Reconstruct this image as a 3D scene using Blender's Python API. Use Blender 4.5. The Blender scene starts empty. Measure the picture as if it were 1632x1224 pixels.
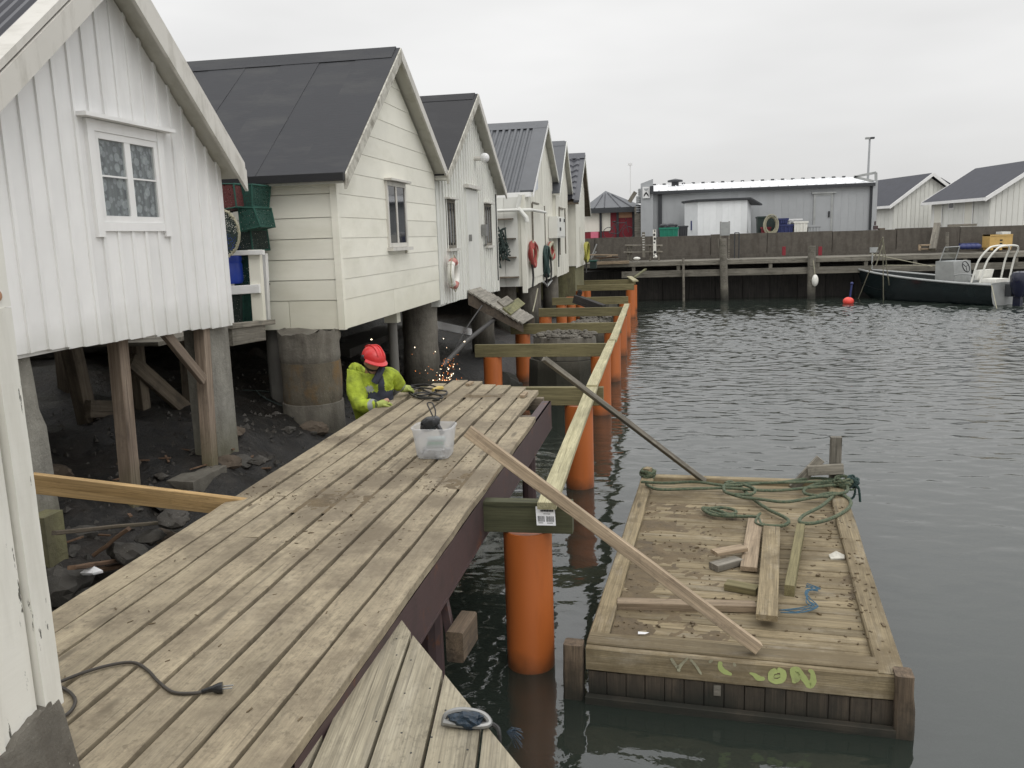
import bpy, bmesh, math, random
from mathutils import Vector, Matrix, noise
rnd = random.Random(7)
scn = bpy.context.scene
COL = scn.collection
R = math.radians

# ------------------------------------------------------------------ camera
EYE = Vector((0.0, 0.0, 1.6))
F, PITCH, ROLL, YAW = 1340.0, R(9.9), R(-1.83), R(10.0)
_f = Vector((-math.sin(YAW) * math.cos(PITCH), math.cos(YAW) * math.cos(PITCH), -math.sin(PITCH)))
_r0 = Vector((math.cos(YAW), math.sin(YAW), 0))
_u0 = _r0.cross(_f)
CR = _r0 * math.cos(ROLL) + _u0 * math.sin(ROLL)
CU = -_r0 * math.sin(ROLL) + _u0 * math.cos(ROLL)
CF = _f
cd = bpy.data.cameras.new('camera')
cam = bpy.data.objects.new('camera', cd)
COL.objects.link(cam)
m = Matrix((CR, CU, -CF)).transposed().to_4x4()
m.translation = EYE
cam.matrix_world = m
cd.sensor_fit = 'HORIZONTAL'; cd.sensor_width = 36.0; cd.lens = F * 36.0 / 1632.0
cd.clip_start = 0.05; cd.clip_end = 2000
scn.camera = cam

# survey: where the sight line of a photo point meets a plane of the place
def ray(px, py):
    return CF * F + CR * (px - 816) - CU * (py - 612)
def Zp(px, py, z):
    d = ray(px, py); return EYE + d * ((z - EYE.z) / d.z)
def Xp(px, py, x):
    d = ray(px, py); return EYE + d * ((x - EYE.x) / d.x)
def Yp(px, py, y):
    d = ray(px, py); return EYE + d * ((y - EYE.y) / d.y)

# ------------------------------------------------------------------ world: overcast daylight
SUN_EL, SUN_AZ = R(48), R(150)
w = bpy.data.worlds.new('World'); scn.world = w; w.use_nodes = True
nt = w.node_tree; nt.nodes.clear()
def N(nt, t, **k):
    n = nt.nodes.new(t)
    for a, b in k.items():
        if a.startswith('i_'):
            n.inputs[int(a[2:]) if a[2:].isdigit() else a[2:]].default_value = b
        else: setattr(n, a, b)
    return n
out = N(nt, 'ShaderNodeOutputWorld'); bg = N(nt, 'ShaderNodeBackground')
sky = N(nt, 'ShaderNodeTexSky', sky_type='NISHITA', sun_disc=False)
sky.sun_elevation = SUN_EL; sky.sun_rotation = SUN_AZ
tc = N(nt, 'ShaderNodeTexCoord'); sep = N(nt, 'ShaderNodeSeparateXYZ')
nt.links.new(tc.outputs['Generated'], sep.inputs[0])
mp = N(nt, 'ShaderNodeMapping'); mp.inputs['Scale'].default_value = (1.6, 1.6, 6.0)
nt.links.new(tc.outputs['Generated'], mp.inputs[0])
cl = N(nt, 'ShaderNodeTexNoise'); cl.inputs['Scale'].default_value = 1.1; cl.inputs['Detail'].default_value = 4
nt.links.new(mp.outputs[0], cl.inputs['Vector'])
ramp = N(nt, 'ShaderNodeValToRGB')          # cloud deck: a little brighter overhead than at the horizon
e = ramp.color_ramp.elements
e[0].position = 0.0; e[0].color = (7.1, 7.05, 7.0, 1)
e[1].position = 1.0; e[1].color = (19.0, 19.0, 19.0, 1)
el = ramp.color_ramp.elements.new(0.28); el.color = (9.4, 9.35, 9.25, 1)
el = ramp.color_ramp.elements.new(0.5); el.color = (13.5, 13.5, 13.6, 1)
nt.links.new(sep.outputs['Z'], ramp.inputs[0])
mr = N(nt, 'ShaderNodeMapRange'); mr.inputs['From Min'].default_value = 0.3; mr.inputs['From Max'].default_value = 0.7
mr.inputs['To Min'].default_value = 0.85; mr.inputs['To Max'].default_value = 1.08
nt.links.new(cl.outputs['Fac'], mr.inputs['Value'])
mul = N(nt, 'ShaderNodeVectorMath', operation='SCALE')
nt.links.new(ramp.outputs[0], mul.inputs[0]); nt.links.new(mr.outputs[0], mul.inputs['Scale'])
mix = N(nt, 'ShaderNodeMixRGB'); mix.inputs[0].default_value = 0.96
nt.links.new(sky.outputs[0], mix.inputs[1]); nt.links.new(mul.outputs[0], mix.inputs[2])
nt.links.new(mix.outputs[0], bg.inputs[0]); bg.inputs[1].default_value = 0.1
nt.links.new(bg.outputs[0], out.inputs[0])
sd = bpy.data.lights.new('sun', 'SUN'); sd.energy = 0.5; sd.angle = R(25); sd.color = (1, 0.96, 0.9)
so = bpy.data.objects.new('sun', sd); COL.objects.link(so)
_sd = Vector((math.sin(SUN_AZ) * math.cos(SUN_EL), math.cos(SUN_AZ) * math.cos(SUN_EL), math.sin(SUN_EL)))
so.rotation_euler = _sd.to_track_quat('Z', 'Y').to_euler()
scn.view_settings.view_transform = 'Standard'; scn.view_settings.look = 'None'
scn.view_settings.exposure = 0; scn.view_settings.gamma = 1; scn.view_settings.use_curve_mapping = False
scn.cycles.max_bounces = 8; scn.cycles.diffuse_bounces = 3; scn.cycles.transparent_max_bounces = 10
scn.cycles.use_denoising = True

# ------------------------------------------------------------------ materials
def mat(name):
    m = bpy.data.materials.new(name); m.use_nodes = True
    t = m.node_tree; b = t.nodes['Principled BSDF']
    return m, t, b
def L(t, a, b): t.links.new(a, b)
def coords(t, rand=True, world=False):
    if world: return N(t, 'ShaderNodeNewGeometry').outputs['Position']
    c = N(t, 'ShaderNodeTexCoord').outputs['Object']
    if not rand: return c
    oi = N(t, 'ShaderNodeObjectInfo')
    sc = N(t, 'ShaderNodeMath', operation='MULTIPLY'); sc.inputs[1].default_value = 61.0
    L(t, oi.outputs['Random'], sc.inputs[0])
    ad = N(t, 'ShaderNodeVectorMath', operation='ADD'); L(t, c, ad.inputs[0]); L(t, sc.outputs[0], ad.inputs[1])
    return ad.outputs[0]
def nz(t, vec, scale=(1, 1, 1), s=1.0, detail=4, rough=0.55, dist=0.0):
    mp = N(t, 'ShaderNodeMapping'); mp.inputs['Scale'].default_value = scale; L(t, vec, mp.inputs[0])
    n = N(t, 'ShaderNodeTexNoise'); n.inputs['Scale'].default_value = s; n.inputs['Detail'].default_value = detail
    n.inputs['Roughness'].default_value = rough; n.inputs['Distortion'].default_value = dist
    L(t, mp.outputs[0], n.inputs['Vector']); return n.outputs['Fac']
def rng(t, v, a, b, c=0.0, d=1.0):
    n = N(t, 'ShaderNodeMapRange'); n.inputs[1].default_value = a; n.inputs[2].default_value = b
    n.inputs[3].default_value = c; n.inputs[4].default_value = d; L(t, v, n.inputs[0]); return n.outputs[0]
def rgb(t, c):
    n = N(t, 'ShaderNodeRGB'); n.outputs[0].default_value = (*c, 1); return n.outputs[0]
def mixc(t, f, a, b, mode='MIX'):
    n = N(t, 'ShaderNodeMixRGB', blend_type=mode)
    if isinstance(f, (int, float)): n.inputs[0].default_value = f
    else: L(t, f, n.inputs[0])
    for k, x in ((1, a), (2, b)):
        if isinstance(x, tuple): n.inputs[k].default_value = (*x, 1)
        else: L(t, x, n.inputs[k])
    return n.outputs[0]
def vmul(t, c, v):
    n = N(t, 'ShaderNodeVectorMath', operation='SCALE'); L(t, c, n.inputs[0])
    if isinstance(v, (int, float)): n.inputs['Scale'].default_value = v
    else: L(t, v, n.inputs['Scale'])
    return n.outputs[0]
def bump(t, b, h, strength=0.3, dist=0.01):
    n = N(t, 'ShaderNodeBump'); n.inputs['Strength'].default_value = strength; n.inputs['Distance'].default_value = dist
    L(t, h, n.inputs['Height']); L(t, n.outputs[0], b.inputs['Normal'])
def mul2(t, a, b):
    n = N(t, 'ShaderNodeMath', operation='MULTIPLY')
    for k, x in ((0, a), (1, b)):
        if isinstance(x, (int, float)): n.inputs[k].default_value = x
        else: L(t, x, n.inputs[k])
    return n.outputs[0]
def tide(t, col, z0, z1, tcol, amt=0.85):
    """a stain that starts at height z0 and is full at z1 (algae and wet mud on things standing in the sea)"""
    p = coords(t, world=True); s = N(t, 'ShaderNodeSeparateXYZ'); L(t, p, s.inputs[0])
    n = nz(t, p, (3, 3, 3), 1.0, 4)
    a = N(t, 'ShaderNodeMath', operation='MULTIPLY_ADD'); a.inputs[1].default_value = 0.35; L(t, n, a.inputs[0]); L(t, s.outputs[2], a.inputs[2])
    f = rng(t, a.outputs[0], z1 + 0.17, z0 + 0.17, amt, 0.0)
    return mixc(t, f, col, tcol)

DECKDIRT = [((530, 795), 0.34), ((612, 765), 0.32), ((585, 852), 0.28), ((742, 762), 0.3), ((655, 740), 0.22), ((780, 632), 0.3), ((410, 780), 0.16), ((545, 700), 0.22), ((700, 800), 0.2)]
def wood(name, dark, light, stain=(0.05, 0.045, 0.035), samt=0.5, sscale=5.0, s0=0.55, bstr=0.5, rough=0.85, knots=True, algae=None, white=0.0, wstain=False, tone=0.22, fleck=0.5, patches=False, gr=(0.76, 1.15)):
    m, t, b = mat(name)
    v = coords(t)
    g1 = nz(t, v, (1.3, 26, 26), 1.0, 6, 0.6, 0.4)
    g2 = nz(t, v, (4, 160, 160), 1.0, 3, 0.5)
    br = nz(t, v, (0.9, 3.5, 3.5), 1.0, 4, 0.6)
    c = mixc(t, rng(t, g1, 0.3, 0.7), dark, light)
    c = vmul(t, c, rng(t, br, 0.25, 0.75, 0.72, 1.2))
    c = vmul(t, c, rng(t, g2, 0.35, 0.65, gr[0], gr[1]))
    oi = N(t, 'ShaderNodeObjectInfo')
    c = vmul(t, c, rng(t, oi.outputs['Random'], 0, 1, 1 - tone, 1 + tone * 0.8))
    if white:
        c = mixc(t, mul2(t, rng(t, nz(t, v, (1.2, 5, 5), 1.6, 5, 0.7), 0.52, 0.75), white), c, (0.42, 0.39, 0.33))
    if knots:
        mp = N(t, 'ShaderNodeMapping'); mp.inputs['Scale'].default_value = (1.1, 5.2, 5.2); L(t, v, mp.inputs[0])
        vo = N(t, 'ShaderNodeTexVoronoi'); vo.inputs['Scale'].default_value = 1.0; L(t, mp.outputs[0], vo.inputs['Vector'])
        c = mixc(t, rng(t, vo.outputs['Distance'], 0.06, 0.13, 0.75, 0.0), c, tuple(x * 0.35 for x in dark))
    if samt:
        sv = coords(t, world=True) if wstain else v
        sn = nz(t, sv, (1, 1, 1), sscale, 7, 0.72)
        c = mixc(t, mul2(t, rng(t, sn, s0, s0 + 0.14), samt), c, stain)
    if fleck:
        fn = nz(t, v, (22, 42, 42), 1.0, 5, 0.75); fm = nz(t, v, (1.6, 3, 3), 1.0, 4, 0.65)
        c = mixc(t, mul2(t, mul2(t, rng(t, fn, 0.5, 0.72), rng(t, fm, 0.38, 0.62)), fleck), c, tuple(x * 0.4 for x in dark))
    if patches:
        p2 = coords(t, world=True)
        c = mixc(t, mul2(t, rng(t, nz(t, p2, (1, 0.8, 1), 7, 8, 0.78), 0.5, 0.66), 0.6), c, (0.135, 0.107, 0.07))
        c = mixc(t, mul2(t, rng(t, nz(t, p2, (1, 1, 1), 26, 5, 0.7), 0.56, 0.68), 0.55), c, (0.11, 0.088, 0.058))
        p = coords(t, world=True); tot = None
        for (q, r_) in DECKDIRT:
            w_ = Zp(*q, 0.0)
            d = N(t, 'ShaderNodeVectorMath', operation='DISTANCE'); d.inputs[1].default_value = w_; L(t, p, d.inputs[0])
            k = rng(t, d.outputs['Value'], 0.0, r_ * 1.5, 1.0, 0.0)
            if tot is None: tot = k
            else:
                mx_ = N(t, 'ShaderNodeMath', operation='MAXIMUM'); L(t, tot, mx_.inputs[0]); L(t, k, mx_.inputs[1]); tot = mx_.outputs[0]
        a1 = N(t, 'ShaderNodeMath', operation='MULTIPLY_ADD'); L(t, nz(t, p, (1, 0.7, 1), 9, 8, 0.75), a1.inputs[0]); a1.inputs[1].default_value = 1.5; L(t, tot, a1.inputs[2])
        c = mixc(t, rng(t, a1.outputs[0], 1.12, 1.5, 0.0, 0.8), c, (0.15, 0.12, 0.08))
    # splits along the grain
    sp = nz(t, v, (0.9, 34, 34), 1.0, 2, 0.4, 0.6)
    cr = rng(t, sp, 0.69, 0.71)
    c = mixc(t, mul2(t, cr, 0.45), c, tuple(x * 0.25 for x in dark))
    if algae: c = tide(t, c, *algae)
    L(t, c, b.inputs['Base Color']); b.inputs['Roughness'].default_value = rough
    h = N(t, 'ShaderNodeMath', operation='SUBTRACT'); L(t, g1, h.inputs[0]); L(t, cr, h.inputs[1])
    bump(t, b, h.outputs[0], bstr, 0.006)
    return m

def paint(name, col, dirt=(0.3, 0.28, 0.22), damt=0.4, rough=0.6, streak=(5, 5, 0.7), d0=0.5, peel=0.0, peelc=(0.25, 0.23, 0.2), bstr=0.15, metallic=0.0, rust=0.0, tone=0.05, algae=None):
    m, t, b = mat(name)
    v = coords(t)
    s = nz(t, v, streak, 1.0, 6, 0.65)
    c = mixc(t, mul2(t, rng(t, s, d0, d0 + 0.28), damt), col, dirt)
    c = vmul(t, c, rng(t, nz(t, v, (1, 1, 1), 2.5, 4), 0.2, 0.8, 0.93, 1.05))
    oi = N(t, 'ShaderNodeObjectInfo')
    c = vmul(t, c, rng(t, oi.outputs['Random'], 0, 1, 1 - tone, 1 + tone))
    fine = nz(t, v, (9, 9, 60), 1.0, 4)
    if peel:
        pn = nz(t, v, (30, 30, 5), 1.0, 5, 0.75)
        c = mixc(t, rng(t, pn, 0.75 - peel, 0.77 - peel), c, peelc)
    if rust:
        c = mixc(t, rng(t, nz(t, v, (4, 4, 3), 1.5, 7, 0.75), 0.66 - rust, 0.8 - rust), c, (0.16, 0.06, 0.025))
    if algae: c = tide(t, c, *algae)
    L(t, c, b.inputs['Base Color']); b.inputs['Roughness'].default_value = rough; b.inputs['Metallic'].default_value = metallic
    bump(t, b, fine, bstr, 0.004)
    return m

def concrete(name, col, algae=(-0.15, -0.7, (0.02, 0.02, 0.012), 0.9), dirt=(0.06, 0.05, 0.04), damt=0.7, speck=True, rust=0.0):
    m, t, b = mat(name)
    v = coords(t, world=True)
    c = mixc(t, rng(t, nz(t, v, (1, 1, 1), 7, 7, 0.7), 0.3, 0.7), tuple(x * 0.75 for x in col), tuple(x * 1.15 for x in col))
    c = mixc(t, mul2(t, rng(t, nz(t, v, (4, 4, 0.8), 1.3, 5, 0.65), 0.45, 0.7), damt), c, dirt)
    if rust: c = mixc(t, mul2(t, rng(t, nz(t, v, (2, 2, 1.4), 1.2, 5, 0.7), 0.5, 0.66), rust), c, (0.2, 0.11, 0.03))
    if speck:
        vo = N(t, 'ShaderNodeTexVoronoi'); vo.inputs['Scale'].default_value = 45; L(t, v, vo.inputs['Vector'])
        c = mixc(t, mul2(t, rng(t, vo.outputs['Distance'], 0.1, 0.16, 1, 0), rng(t, nz(t, v, (1, 1, 1), 3, 3), 0.5, 0.65, 0, 0.5)), c, (0.5, 0.48, 0.42))
    if algae: c = tide(t, c, *algae)
    L(t, c, b.inputs['Base Color']); b.inputs['Roughness'].default_value = 0.9
    bump(t, b, nz(t, v, (1, 1, 1), 28, 6, 0.7), 0.55, 0.02)
    return m

def plain(name, col, rough=0.5, metallic=0.0, var=0.1, scale=8.0, bstr=0.0, bscale=40, spec=0.5):
    m, t, b = mat(name)
    v = coords(t)
    c = vmul(t, rgb(t, col), rng(t, nz(t, v, (1, 1, 1), scale, 5, 0.6), 0.25, 0.75, 1 - var, 1 + var))
    L(t, c, b.inputs['Base Color']); b.inputs['Roughness'].default_value = rough; b.inputs['Metallic'].default_value = metallic
    b.inputs['Specular IOR Level'].default_value = spec
    if bstr: bump(t, b, nz(t, v, (1, 1, 1), bscale, 4), bstr, 0.01)
    return m

DIRT = (0.07, 0.058, 0.042)
M = dict(
    deck=wood('weathered deck wood', (0.31, 0.257, 0.175), (0.40, 0.337, 0.23), (0.175, 0.142, 0.097), 0.85, 1.6, 0.47, 0.5, wstain=True, white=0.12, tone=0.09, fleck=0.9, patches=True, gr=(0.86, 1.08)),
    deck2=wood('grey deck wood', (0.235, 0.205, 0.145), (0.37, 0.33, 0.24), (0.12, 0.105, 0.08), 0.5, 3.0, 0.54, 0.5, white=0.25, tone=0.06, fleck=0.8),
    raft=wood('muddy raft wood', (0.165, 0.128, 0.072), (0.30, 0.242, 0.145), (0.125, 0.094, 0.05), 0.8, 1.7, 0.48, 0.5, wstain=True, white=0.35),
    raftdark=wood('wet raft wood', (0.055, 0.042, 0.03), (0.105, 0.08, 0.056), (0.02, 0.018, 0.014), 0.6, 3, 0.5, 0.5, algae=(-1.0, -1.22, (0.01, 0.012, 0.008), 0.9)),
    raftpost=wood('brown post wood', (0.075, 0.054, 0.035), (0.18, 0.13, 0.085), (0.03, 0.025, 0.02), 0.6, 4, 0.5, 0.8, algae=(-1.0, -1.25, (0.015, 0.015, 0.01), 0.9)),
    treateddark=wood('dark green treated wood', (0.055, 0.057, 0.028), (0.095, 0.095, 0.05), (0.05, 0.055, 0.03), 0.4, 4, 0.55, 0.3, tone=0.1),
    treated=wood('green treated wood', (0.145, 0.125, 0.058), (0.225, 0.195, 0.098), (0.10, 0.095, 0.05), 0.35, 4, 0.55, 0.3, tone=0.1),
    stringer=wood('pale treated wood', (0.34, 0.31, 0.18), (0.50, 0.46, 0.29), (0.16, 0.15, 0.08), 0.4, 5, 0.56, 0.3, tone=0.08),
    fresh=wood('fresh yellow pine', (0.40, 0.26, 0.11), (0.52, 0.355, 0.17), (0.2, 0.1, 0.03), 0.25, 3, 0.6, 0.25, tone=0.05),
    loose=wood('loose timber', (0.22, 0.165, 0.105), (0.45, 0.35, 0.24), (0.1, 0.06, 0.04), 0.5, 6, 0.55, 0.5),
    grey=wood('grey timber', (0.13, 0.12, 0.095), (0.29, 0.265, 0.22), (0.06, 0.055, 0.045), 0.5, 5, 0.52, 0.6),
    slat=wood('pale grey slat', (0.19, 0.175, 0.145), (0.36, 0.335, 0.285), (0.1, 0.09, 0.07), 0.5, 5, 0.54, 0.5),
    brown=wood('brown dark timber', (0.09, 0.07, 0.05), (0.2, 0.165, 0.12), (0.04, 0.035, 0.028), 0.5, 5, 0.5, 0.5, algae=(-0.1, -0.6, (0.05, 0.055, 0.02), 0.6)),
    post=wood('brown new post', (0.17, 0.125, 0.09), (0.32, 0.255, 0.195), (0.08, 0.06, 0.045), 0.4, 5, 0.56, 0.4, algae=(0.1, -0.35, (0.07, 0.075, 0.025), 0.75)),
    dock=wood('dock timber', (0.12, 0.11, 0.085), (0.26, 0.24, 0.2), (0.05, 0.045, 0.035), 0.5, 3, 0.52, 0.4, algae=(-0.7, -1.15, (0.02, 0.02, 0.015), 0.9)),
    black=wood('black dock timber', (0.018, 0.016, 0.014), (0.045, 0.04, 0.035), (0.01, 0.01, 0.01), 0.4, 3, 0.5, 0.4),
    mossy=wood('mossy timber', (0.11, 0.11, 0.05), (0.2, 0.19, 0.09), (0.05, 0.05, 0.025), 0.5, 5, 0.5, 0.5),
    white=paint('white painted boards', (0.82, 0.815, 0.80), (0.5, 0.49, 0.45), 0.25, peel=0.006, bstr=0.04, algae=(1.2, 0.92, (0.42, 0.42, 0.36), 0.45)),
    corner=paint('peeling white paint', (0.74, 0.725, 0.66), (0.42, 0.4, 0.33), 0.6, peel=0.125, peelc=(0.1, 0.095, 0.08)),
    barge=paint('weathered bargeboard', (0.62, 0.6, 0.55), (0.2, 0.18, 0.13), 0.5, streak=(2, 8, 2), peel=0.02),
    bargeold=paint('flaking bargeboard', (0.55, 0.53, 0.46), (0.14, 0.125, 0.09), 0.85, streak=(9, 9, 9), d0=0.42, peel=0.06, peelc=(0.12, 0.11, 0.09)),
    cream=paint('cream boards', (0.84, 0.82, 0.715), (0.54, 0.52, 0.4), 0.45, streak=(0.6, 0.9, 2.2), d0=0.5, bstr=0.05, algae=(1.25, 0.65, (0.5, 0.48, 0.34), 0.4)),
    creamwhite=paint('off white boards', (0.72, 0.705, 0.62), (0.45, 0.43, 0.34), 0.35, d0=0.52, bstr=0.05),
    greywhite=paint('grey white boards', (0.72, 0.72, 0.67), (0.45, 0.45, 0.39), 0.25, d0=0.52, bstr=0.05),
    soffit=paint('soffit boards', (0.55, 0.54, 0.48), (0.25, 0.23, 0.17), 0.6),
    felt=paint('roofing felt', (0.032, 0.033, 0.037), (0.062, 0.062, 0.06), 0.8, rough=0.8, streak=(0.9, 2.2, 2.2), bstr=0.6, peel=-0.03, peelc=(0.2, 0.2, 0.18)),
    felt2=paint('dark roofing felt', (0.021, 0.021, 0.023), (0.04, 0.04, 0.042), 0.8, rough=0.8, streak=(1.2, 1.5, 1.5), bstr=0.5),
    eave=plain('black eave', (0.012, 0.012, 0.013), 0.5),
    metroof=plain('grey roof metal', (0.075, 0.08, 0.088), 0.45, 0.0, 0.15, 3),
    metroof0=plain('dark roof metal', (0.03, 0.031, 0.04), 0.4, 0.0, 0.12, 3),
    tile=plain('tile roof metal', (0.05, 0.052, 0.062), 0.4, 0.0, 0.15, 4),
    conc=concrete('old concrete', (0.19, 0.175, 0.145)),
    concrust=concrete('stained concrete', (0.15, 0.13, 0.095), rust=0.75),
    concpale=concrete('pale concrete', (0.27, 0.26, 0.225), algae=(0.1, -0.35, (0.09, 0.085, 0.035), 0.7), damt=0.5),
    wall=concrete('quay concrete', (0.11, 0.098, 0.082), algae=None, damt=0.75, speck=False),
    foot=concrete('footing concrete', (0.15, 0.138, 0.115), algae=None, damt=0.85),
    mosscon=concrete('mossy concrete', (0.2, 0.19, 0.1), algae=None, damt=0.6),
    rock=concrete('shore rock', (0.075, 0.07, 0.062), algae=(-0.2, -0.9, (0.022, 0.022, 0.016), 0.8), damt=0.6),
    orange=paint('orange plastic pipe', (0.45, 0.124, 0.029), (0.27, 0.078, 0.025), 0.55, rough=0.42, streak=(7, 7, 1.0), bstr=0.08, peel=0.012, peelc=(0.62, 0.3, 0.17), tone=0.08, algae=(-1.08, -1.24, (0.07, 0.035, 0.016), 0.8)),
    maroon=paint('maroon steel', (0.072, 0.045, 0.045), (0.035, 0.028, 0.026), 0.8, rough=0.6, rust=0.08, streak=(2, 6, 6), bstr=0.4),
    darkpipe=plain('dark steel pipe', (0.035, 0.033, 0.03), 0.6, 0, 0.25),
    pipe=paint('grey steel pipe', (0.15, 0.145, 0.13), (0.09, 0.08, 0.065), 0.7, rough=0.6, algae=(-0.1, -0.6, (0.03, 0.03, 0.02), 0.8)),
    steel=plain('bare steel', (0.3, 0.3, 0.29), 0.45, 0.7, 0.2),
    alu=plain('aluminium', (0.36, 0.37, 0.36), 0.45, 0.35, 0.2, 3),
    rubber=plain('black rubber', (0.022, 0.021, 0.02), 0.55, 0, 0.2),
    cord=plain('brown cable', (0.045, 0.038, 0.03), 0.5, 0, 0.2),
    blackplastic=plain('black plastic', (0.015, 0.016, 0.017), 0.25, 0, 0.2),
    whiteplastic=plain('white plastic', (0.78, 0.78, 0.77), 0.4, 0, 0.05),
    glassdark=plain('dark window glass', (0.02, 0.022, 0.025), 0.04, 0, 0.3, 2, spec=0.6),
    helmet=plain('red helmet', (0.62, 0.035, 0.035), 0.3, 0, 0.06, 30),
    hivis=plain('hi-vis yellow cloth', (0.32, 0.40, 0.03), 0.8, 0, 0.55, 9, 0.8, 26),  # strong mottling: dirt, plus fold shading painted into the cloth colour
    navy=plain('navy cloth', (0.032, 0.036, 0.055), 0.8, 0, 0.3, 12, 0.5, 22),
    reflect=plain('reflective tape', (0.33, 0.35, 0.33), 0.4, 0, 0.1),
    skin=plain('skin', (0.42, 0.24, 0.165), 0.55, 0, 0.1),
    beard=plain('dark stubble', (0.03, 0.024, 0.02), 0.9),
    glove=plain('work glove', (0.33, 0.38, 0.1), 0.8, 0, 0.3, 20),
    rope=paint('green rope', (0.05, 0.078, 0.05), (0.17, 0.17, 0.10), 0.8, streak=(60, 60, 60), d0=0.4, rough=0.9, bstr=0.6),
    ropepale=paint('pale rope', (0.4, 0.38, 0.28), (0.2, 0.19, 0.13), 0.6, streak=(60, 60, 60), d0=0.4, rough=0.9),
    ropeblue=plain('blue rope', (0.04, 0.10, 0.15), 0.8, 0, 0.3, 40),
    ropered=plain('red rope', (0.32, 0.06, 0.05), 0.8, 0, 0.35, 30),
    ropeyel=plain('yellow rope', (0.33, 0.31, 0.06), 0.8, 0, 0.3, 30),
    ropedark=plain('dark green rope', (0.02, 0.045, 0.04), 0.8, 0, 0.3, 30),
    nety=plain('green net twine', (0.015, 0.075, 0.055), 0.8, 0, 0.3, 20),
    netb=plain('dark net twine', (0.025, 0.04, 0.035), 0.8, 0, 0.3, 20),
    blue=plain('blue plastic', (0.02, 0.06, 0.42), 0.4, 0, 0.12),
    darkblue=plain('dark blue plastic', (0.025, 0.035, 0.13), 0.45, 0, 0.15),
    green=plain('green plastic', (0.01, 0.19, 0.12), 0.45, 0, 0.12),
    red=paint('red boards', (0.22, 0.014, 0.025), (0.09, 0.012, 0.016), 0.5),
    osb=paint('raw board panel', (0.42, 0.23, 0.13), (0.3, 0.15, 0.08), 0.6, streak=(8, 8, 8)),
    greyclad=paint('grey wall cladding', (0.38, 0.393, 0.4), (0.3, 0.31, 0.32), 0.5, rough=0.45, streak=(2, 2, 0.4)),
    greydark=plain('dark grey trim', (0.035, 0.038, 0.042), 0.5),
    whiteroof=plain('white roof sheet', (0.82, 0.83, 0.84), 0.4, 0, 0.05),
    shed=paint('white container', (0.78, 0.80, 0.80), (0.6, 0.63, 0.63), 0.4, streak=(2, 2, 0.5)),
    slate=plain('dark slate roof', (0.035, 0.037, 0.048), 0.7, 0, 0.2, 3),
    hull=plain('dark hull', (0.010, 0.016, 0.017), 0.22, 0, 0.15, 2),
    motor=plain('motor cowl', (0.01, 0.012, 0.03), 0.12, 0, 0.1),
    buoyfade=plain('faded red segment', (0.5, 0.2, 0.17), 0.6, 0, 0.2), pink=plain('pink cloth', (0.6, 0.15, 0.22), 0.7),
    buoy=plain('red float', (0.75, 0.07, 0.05), 0.4, 0, 0.08),
    fender=plain('white fender', (0.75, 0.74, 0.68), 0.45, 0, 0.1),
    crate=plain('yellow crate', (0.55, 0.36, 0.12), 0.55, 0, 0.12),
    paper=plain('white paper', (0.78, 0.78, 0.78), 0.6, 0, 0.04),
    ink=plain('black ink', (0.02, 0.02, 0.02), 0.6),
    spray=paint('green spray paint', (0.40, 0.46, 0.17), (0.24, 0.23, 0.13), 0.6, streak=(18, 18, 18), d0=0.5),
    sprayold=paint('worn spray paint', (0.38, 0.37, 0.25), (0.2, 0.175, 0.12), 0.9, streak=(22, 22, 22), d0=0.38),
    bluebanner=paint('blue and white poster', (0.6, 0.63, 0.68), (0.12, 0.16, 0.3), 0.95, streak=(4, 4, 3), d0=0.48),
    mud=concrete('dried mud', (0.15, 0.112, 0.064), algae=None, damt=0.5, speck=False),
    rock2=concrete('brown shore rock', (0.11, 0.085, 0.062), algae=(-0.3, -0.9, (0.025, 0.022, 0.016), 0.7), damt=0.6),
    bark=wood('rotten wood scraps', (0.08, 0.045, 0.027), (0.2, 0.125, 0.075), (0.05, 0.03, 0.02), 0.5, 6, 0.5),
    tealglove=plain('blue cloth', (0.007, 0.02, 0.036), 0.35, 0, 0.7, 60, 0.6, 40),
    connector=plain('yellow connector', (0.5, 0.38, 0.1), 0.4, 0, 0.1),
    bottle=plain('grey bottle', (0.35, 0.42, 0.4), 0.4, 0, 0.2),
    greenband=plain('green label', (0.03, 0.25, 0.12), 0.5),
)
def glowing(name, col, s):
    m, t, b = mat(name); b.inputs['Base Color'].default_value = (0, 0, 0, 1)
    b.inputs['Emission Color'].default_value = (*col, 1); b.inputs['Emission Strength'].default_value = s; return m
M['spark'] = glowing('white hot spark', (1.0, 0.82, 0.55), 6.0)
M['ember'] = glowing('orange spark', (1.0, 0.28, 0.05), 1.6)

def glass_mat():
    m, t, b = mat('clear pane'); t.nodes.remove(b)
    o = t.nodes['Material Output']
    tr = N(t, 'ShaderNodeBsdfTransparent'); tr.inputs[0].default_value = (0.86, 0.88, 0.88, 1)
    gl = N(t, 'ShaderNodeBsdfGlossy'); gl.inputs['Roughness'].default_value = 0.03
    fr = N(t, 'ShaderNodeFresnel'); fr.inputs[0].default_value = 1.5
    gm = N(t, 'ShaderNodeNewGeometry'); iv = N(t, 'ShaderNodeMath', operation='SUBTRACT'); iv.inputs[0].default_value = 1.0; L(t, gm.outputs['Backfacing'], iv.inputs[1])
    mx = N(t, 'ShaderNodeMixShader'); L(t, mul2(t, fr.outputs[0], iv.outputs[0]), mx.inputs[0]); L(t, tr.outputs[0], mx.inputs[1]); L(t, gl.outputs[0], mx.inputs[2])
    L(t, mx.outputs[0], o.inputs[0]); return m
M['pane'] = glass_mat()
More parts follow.
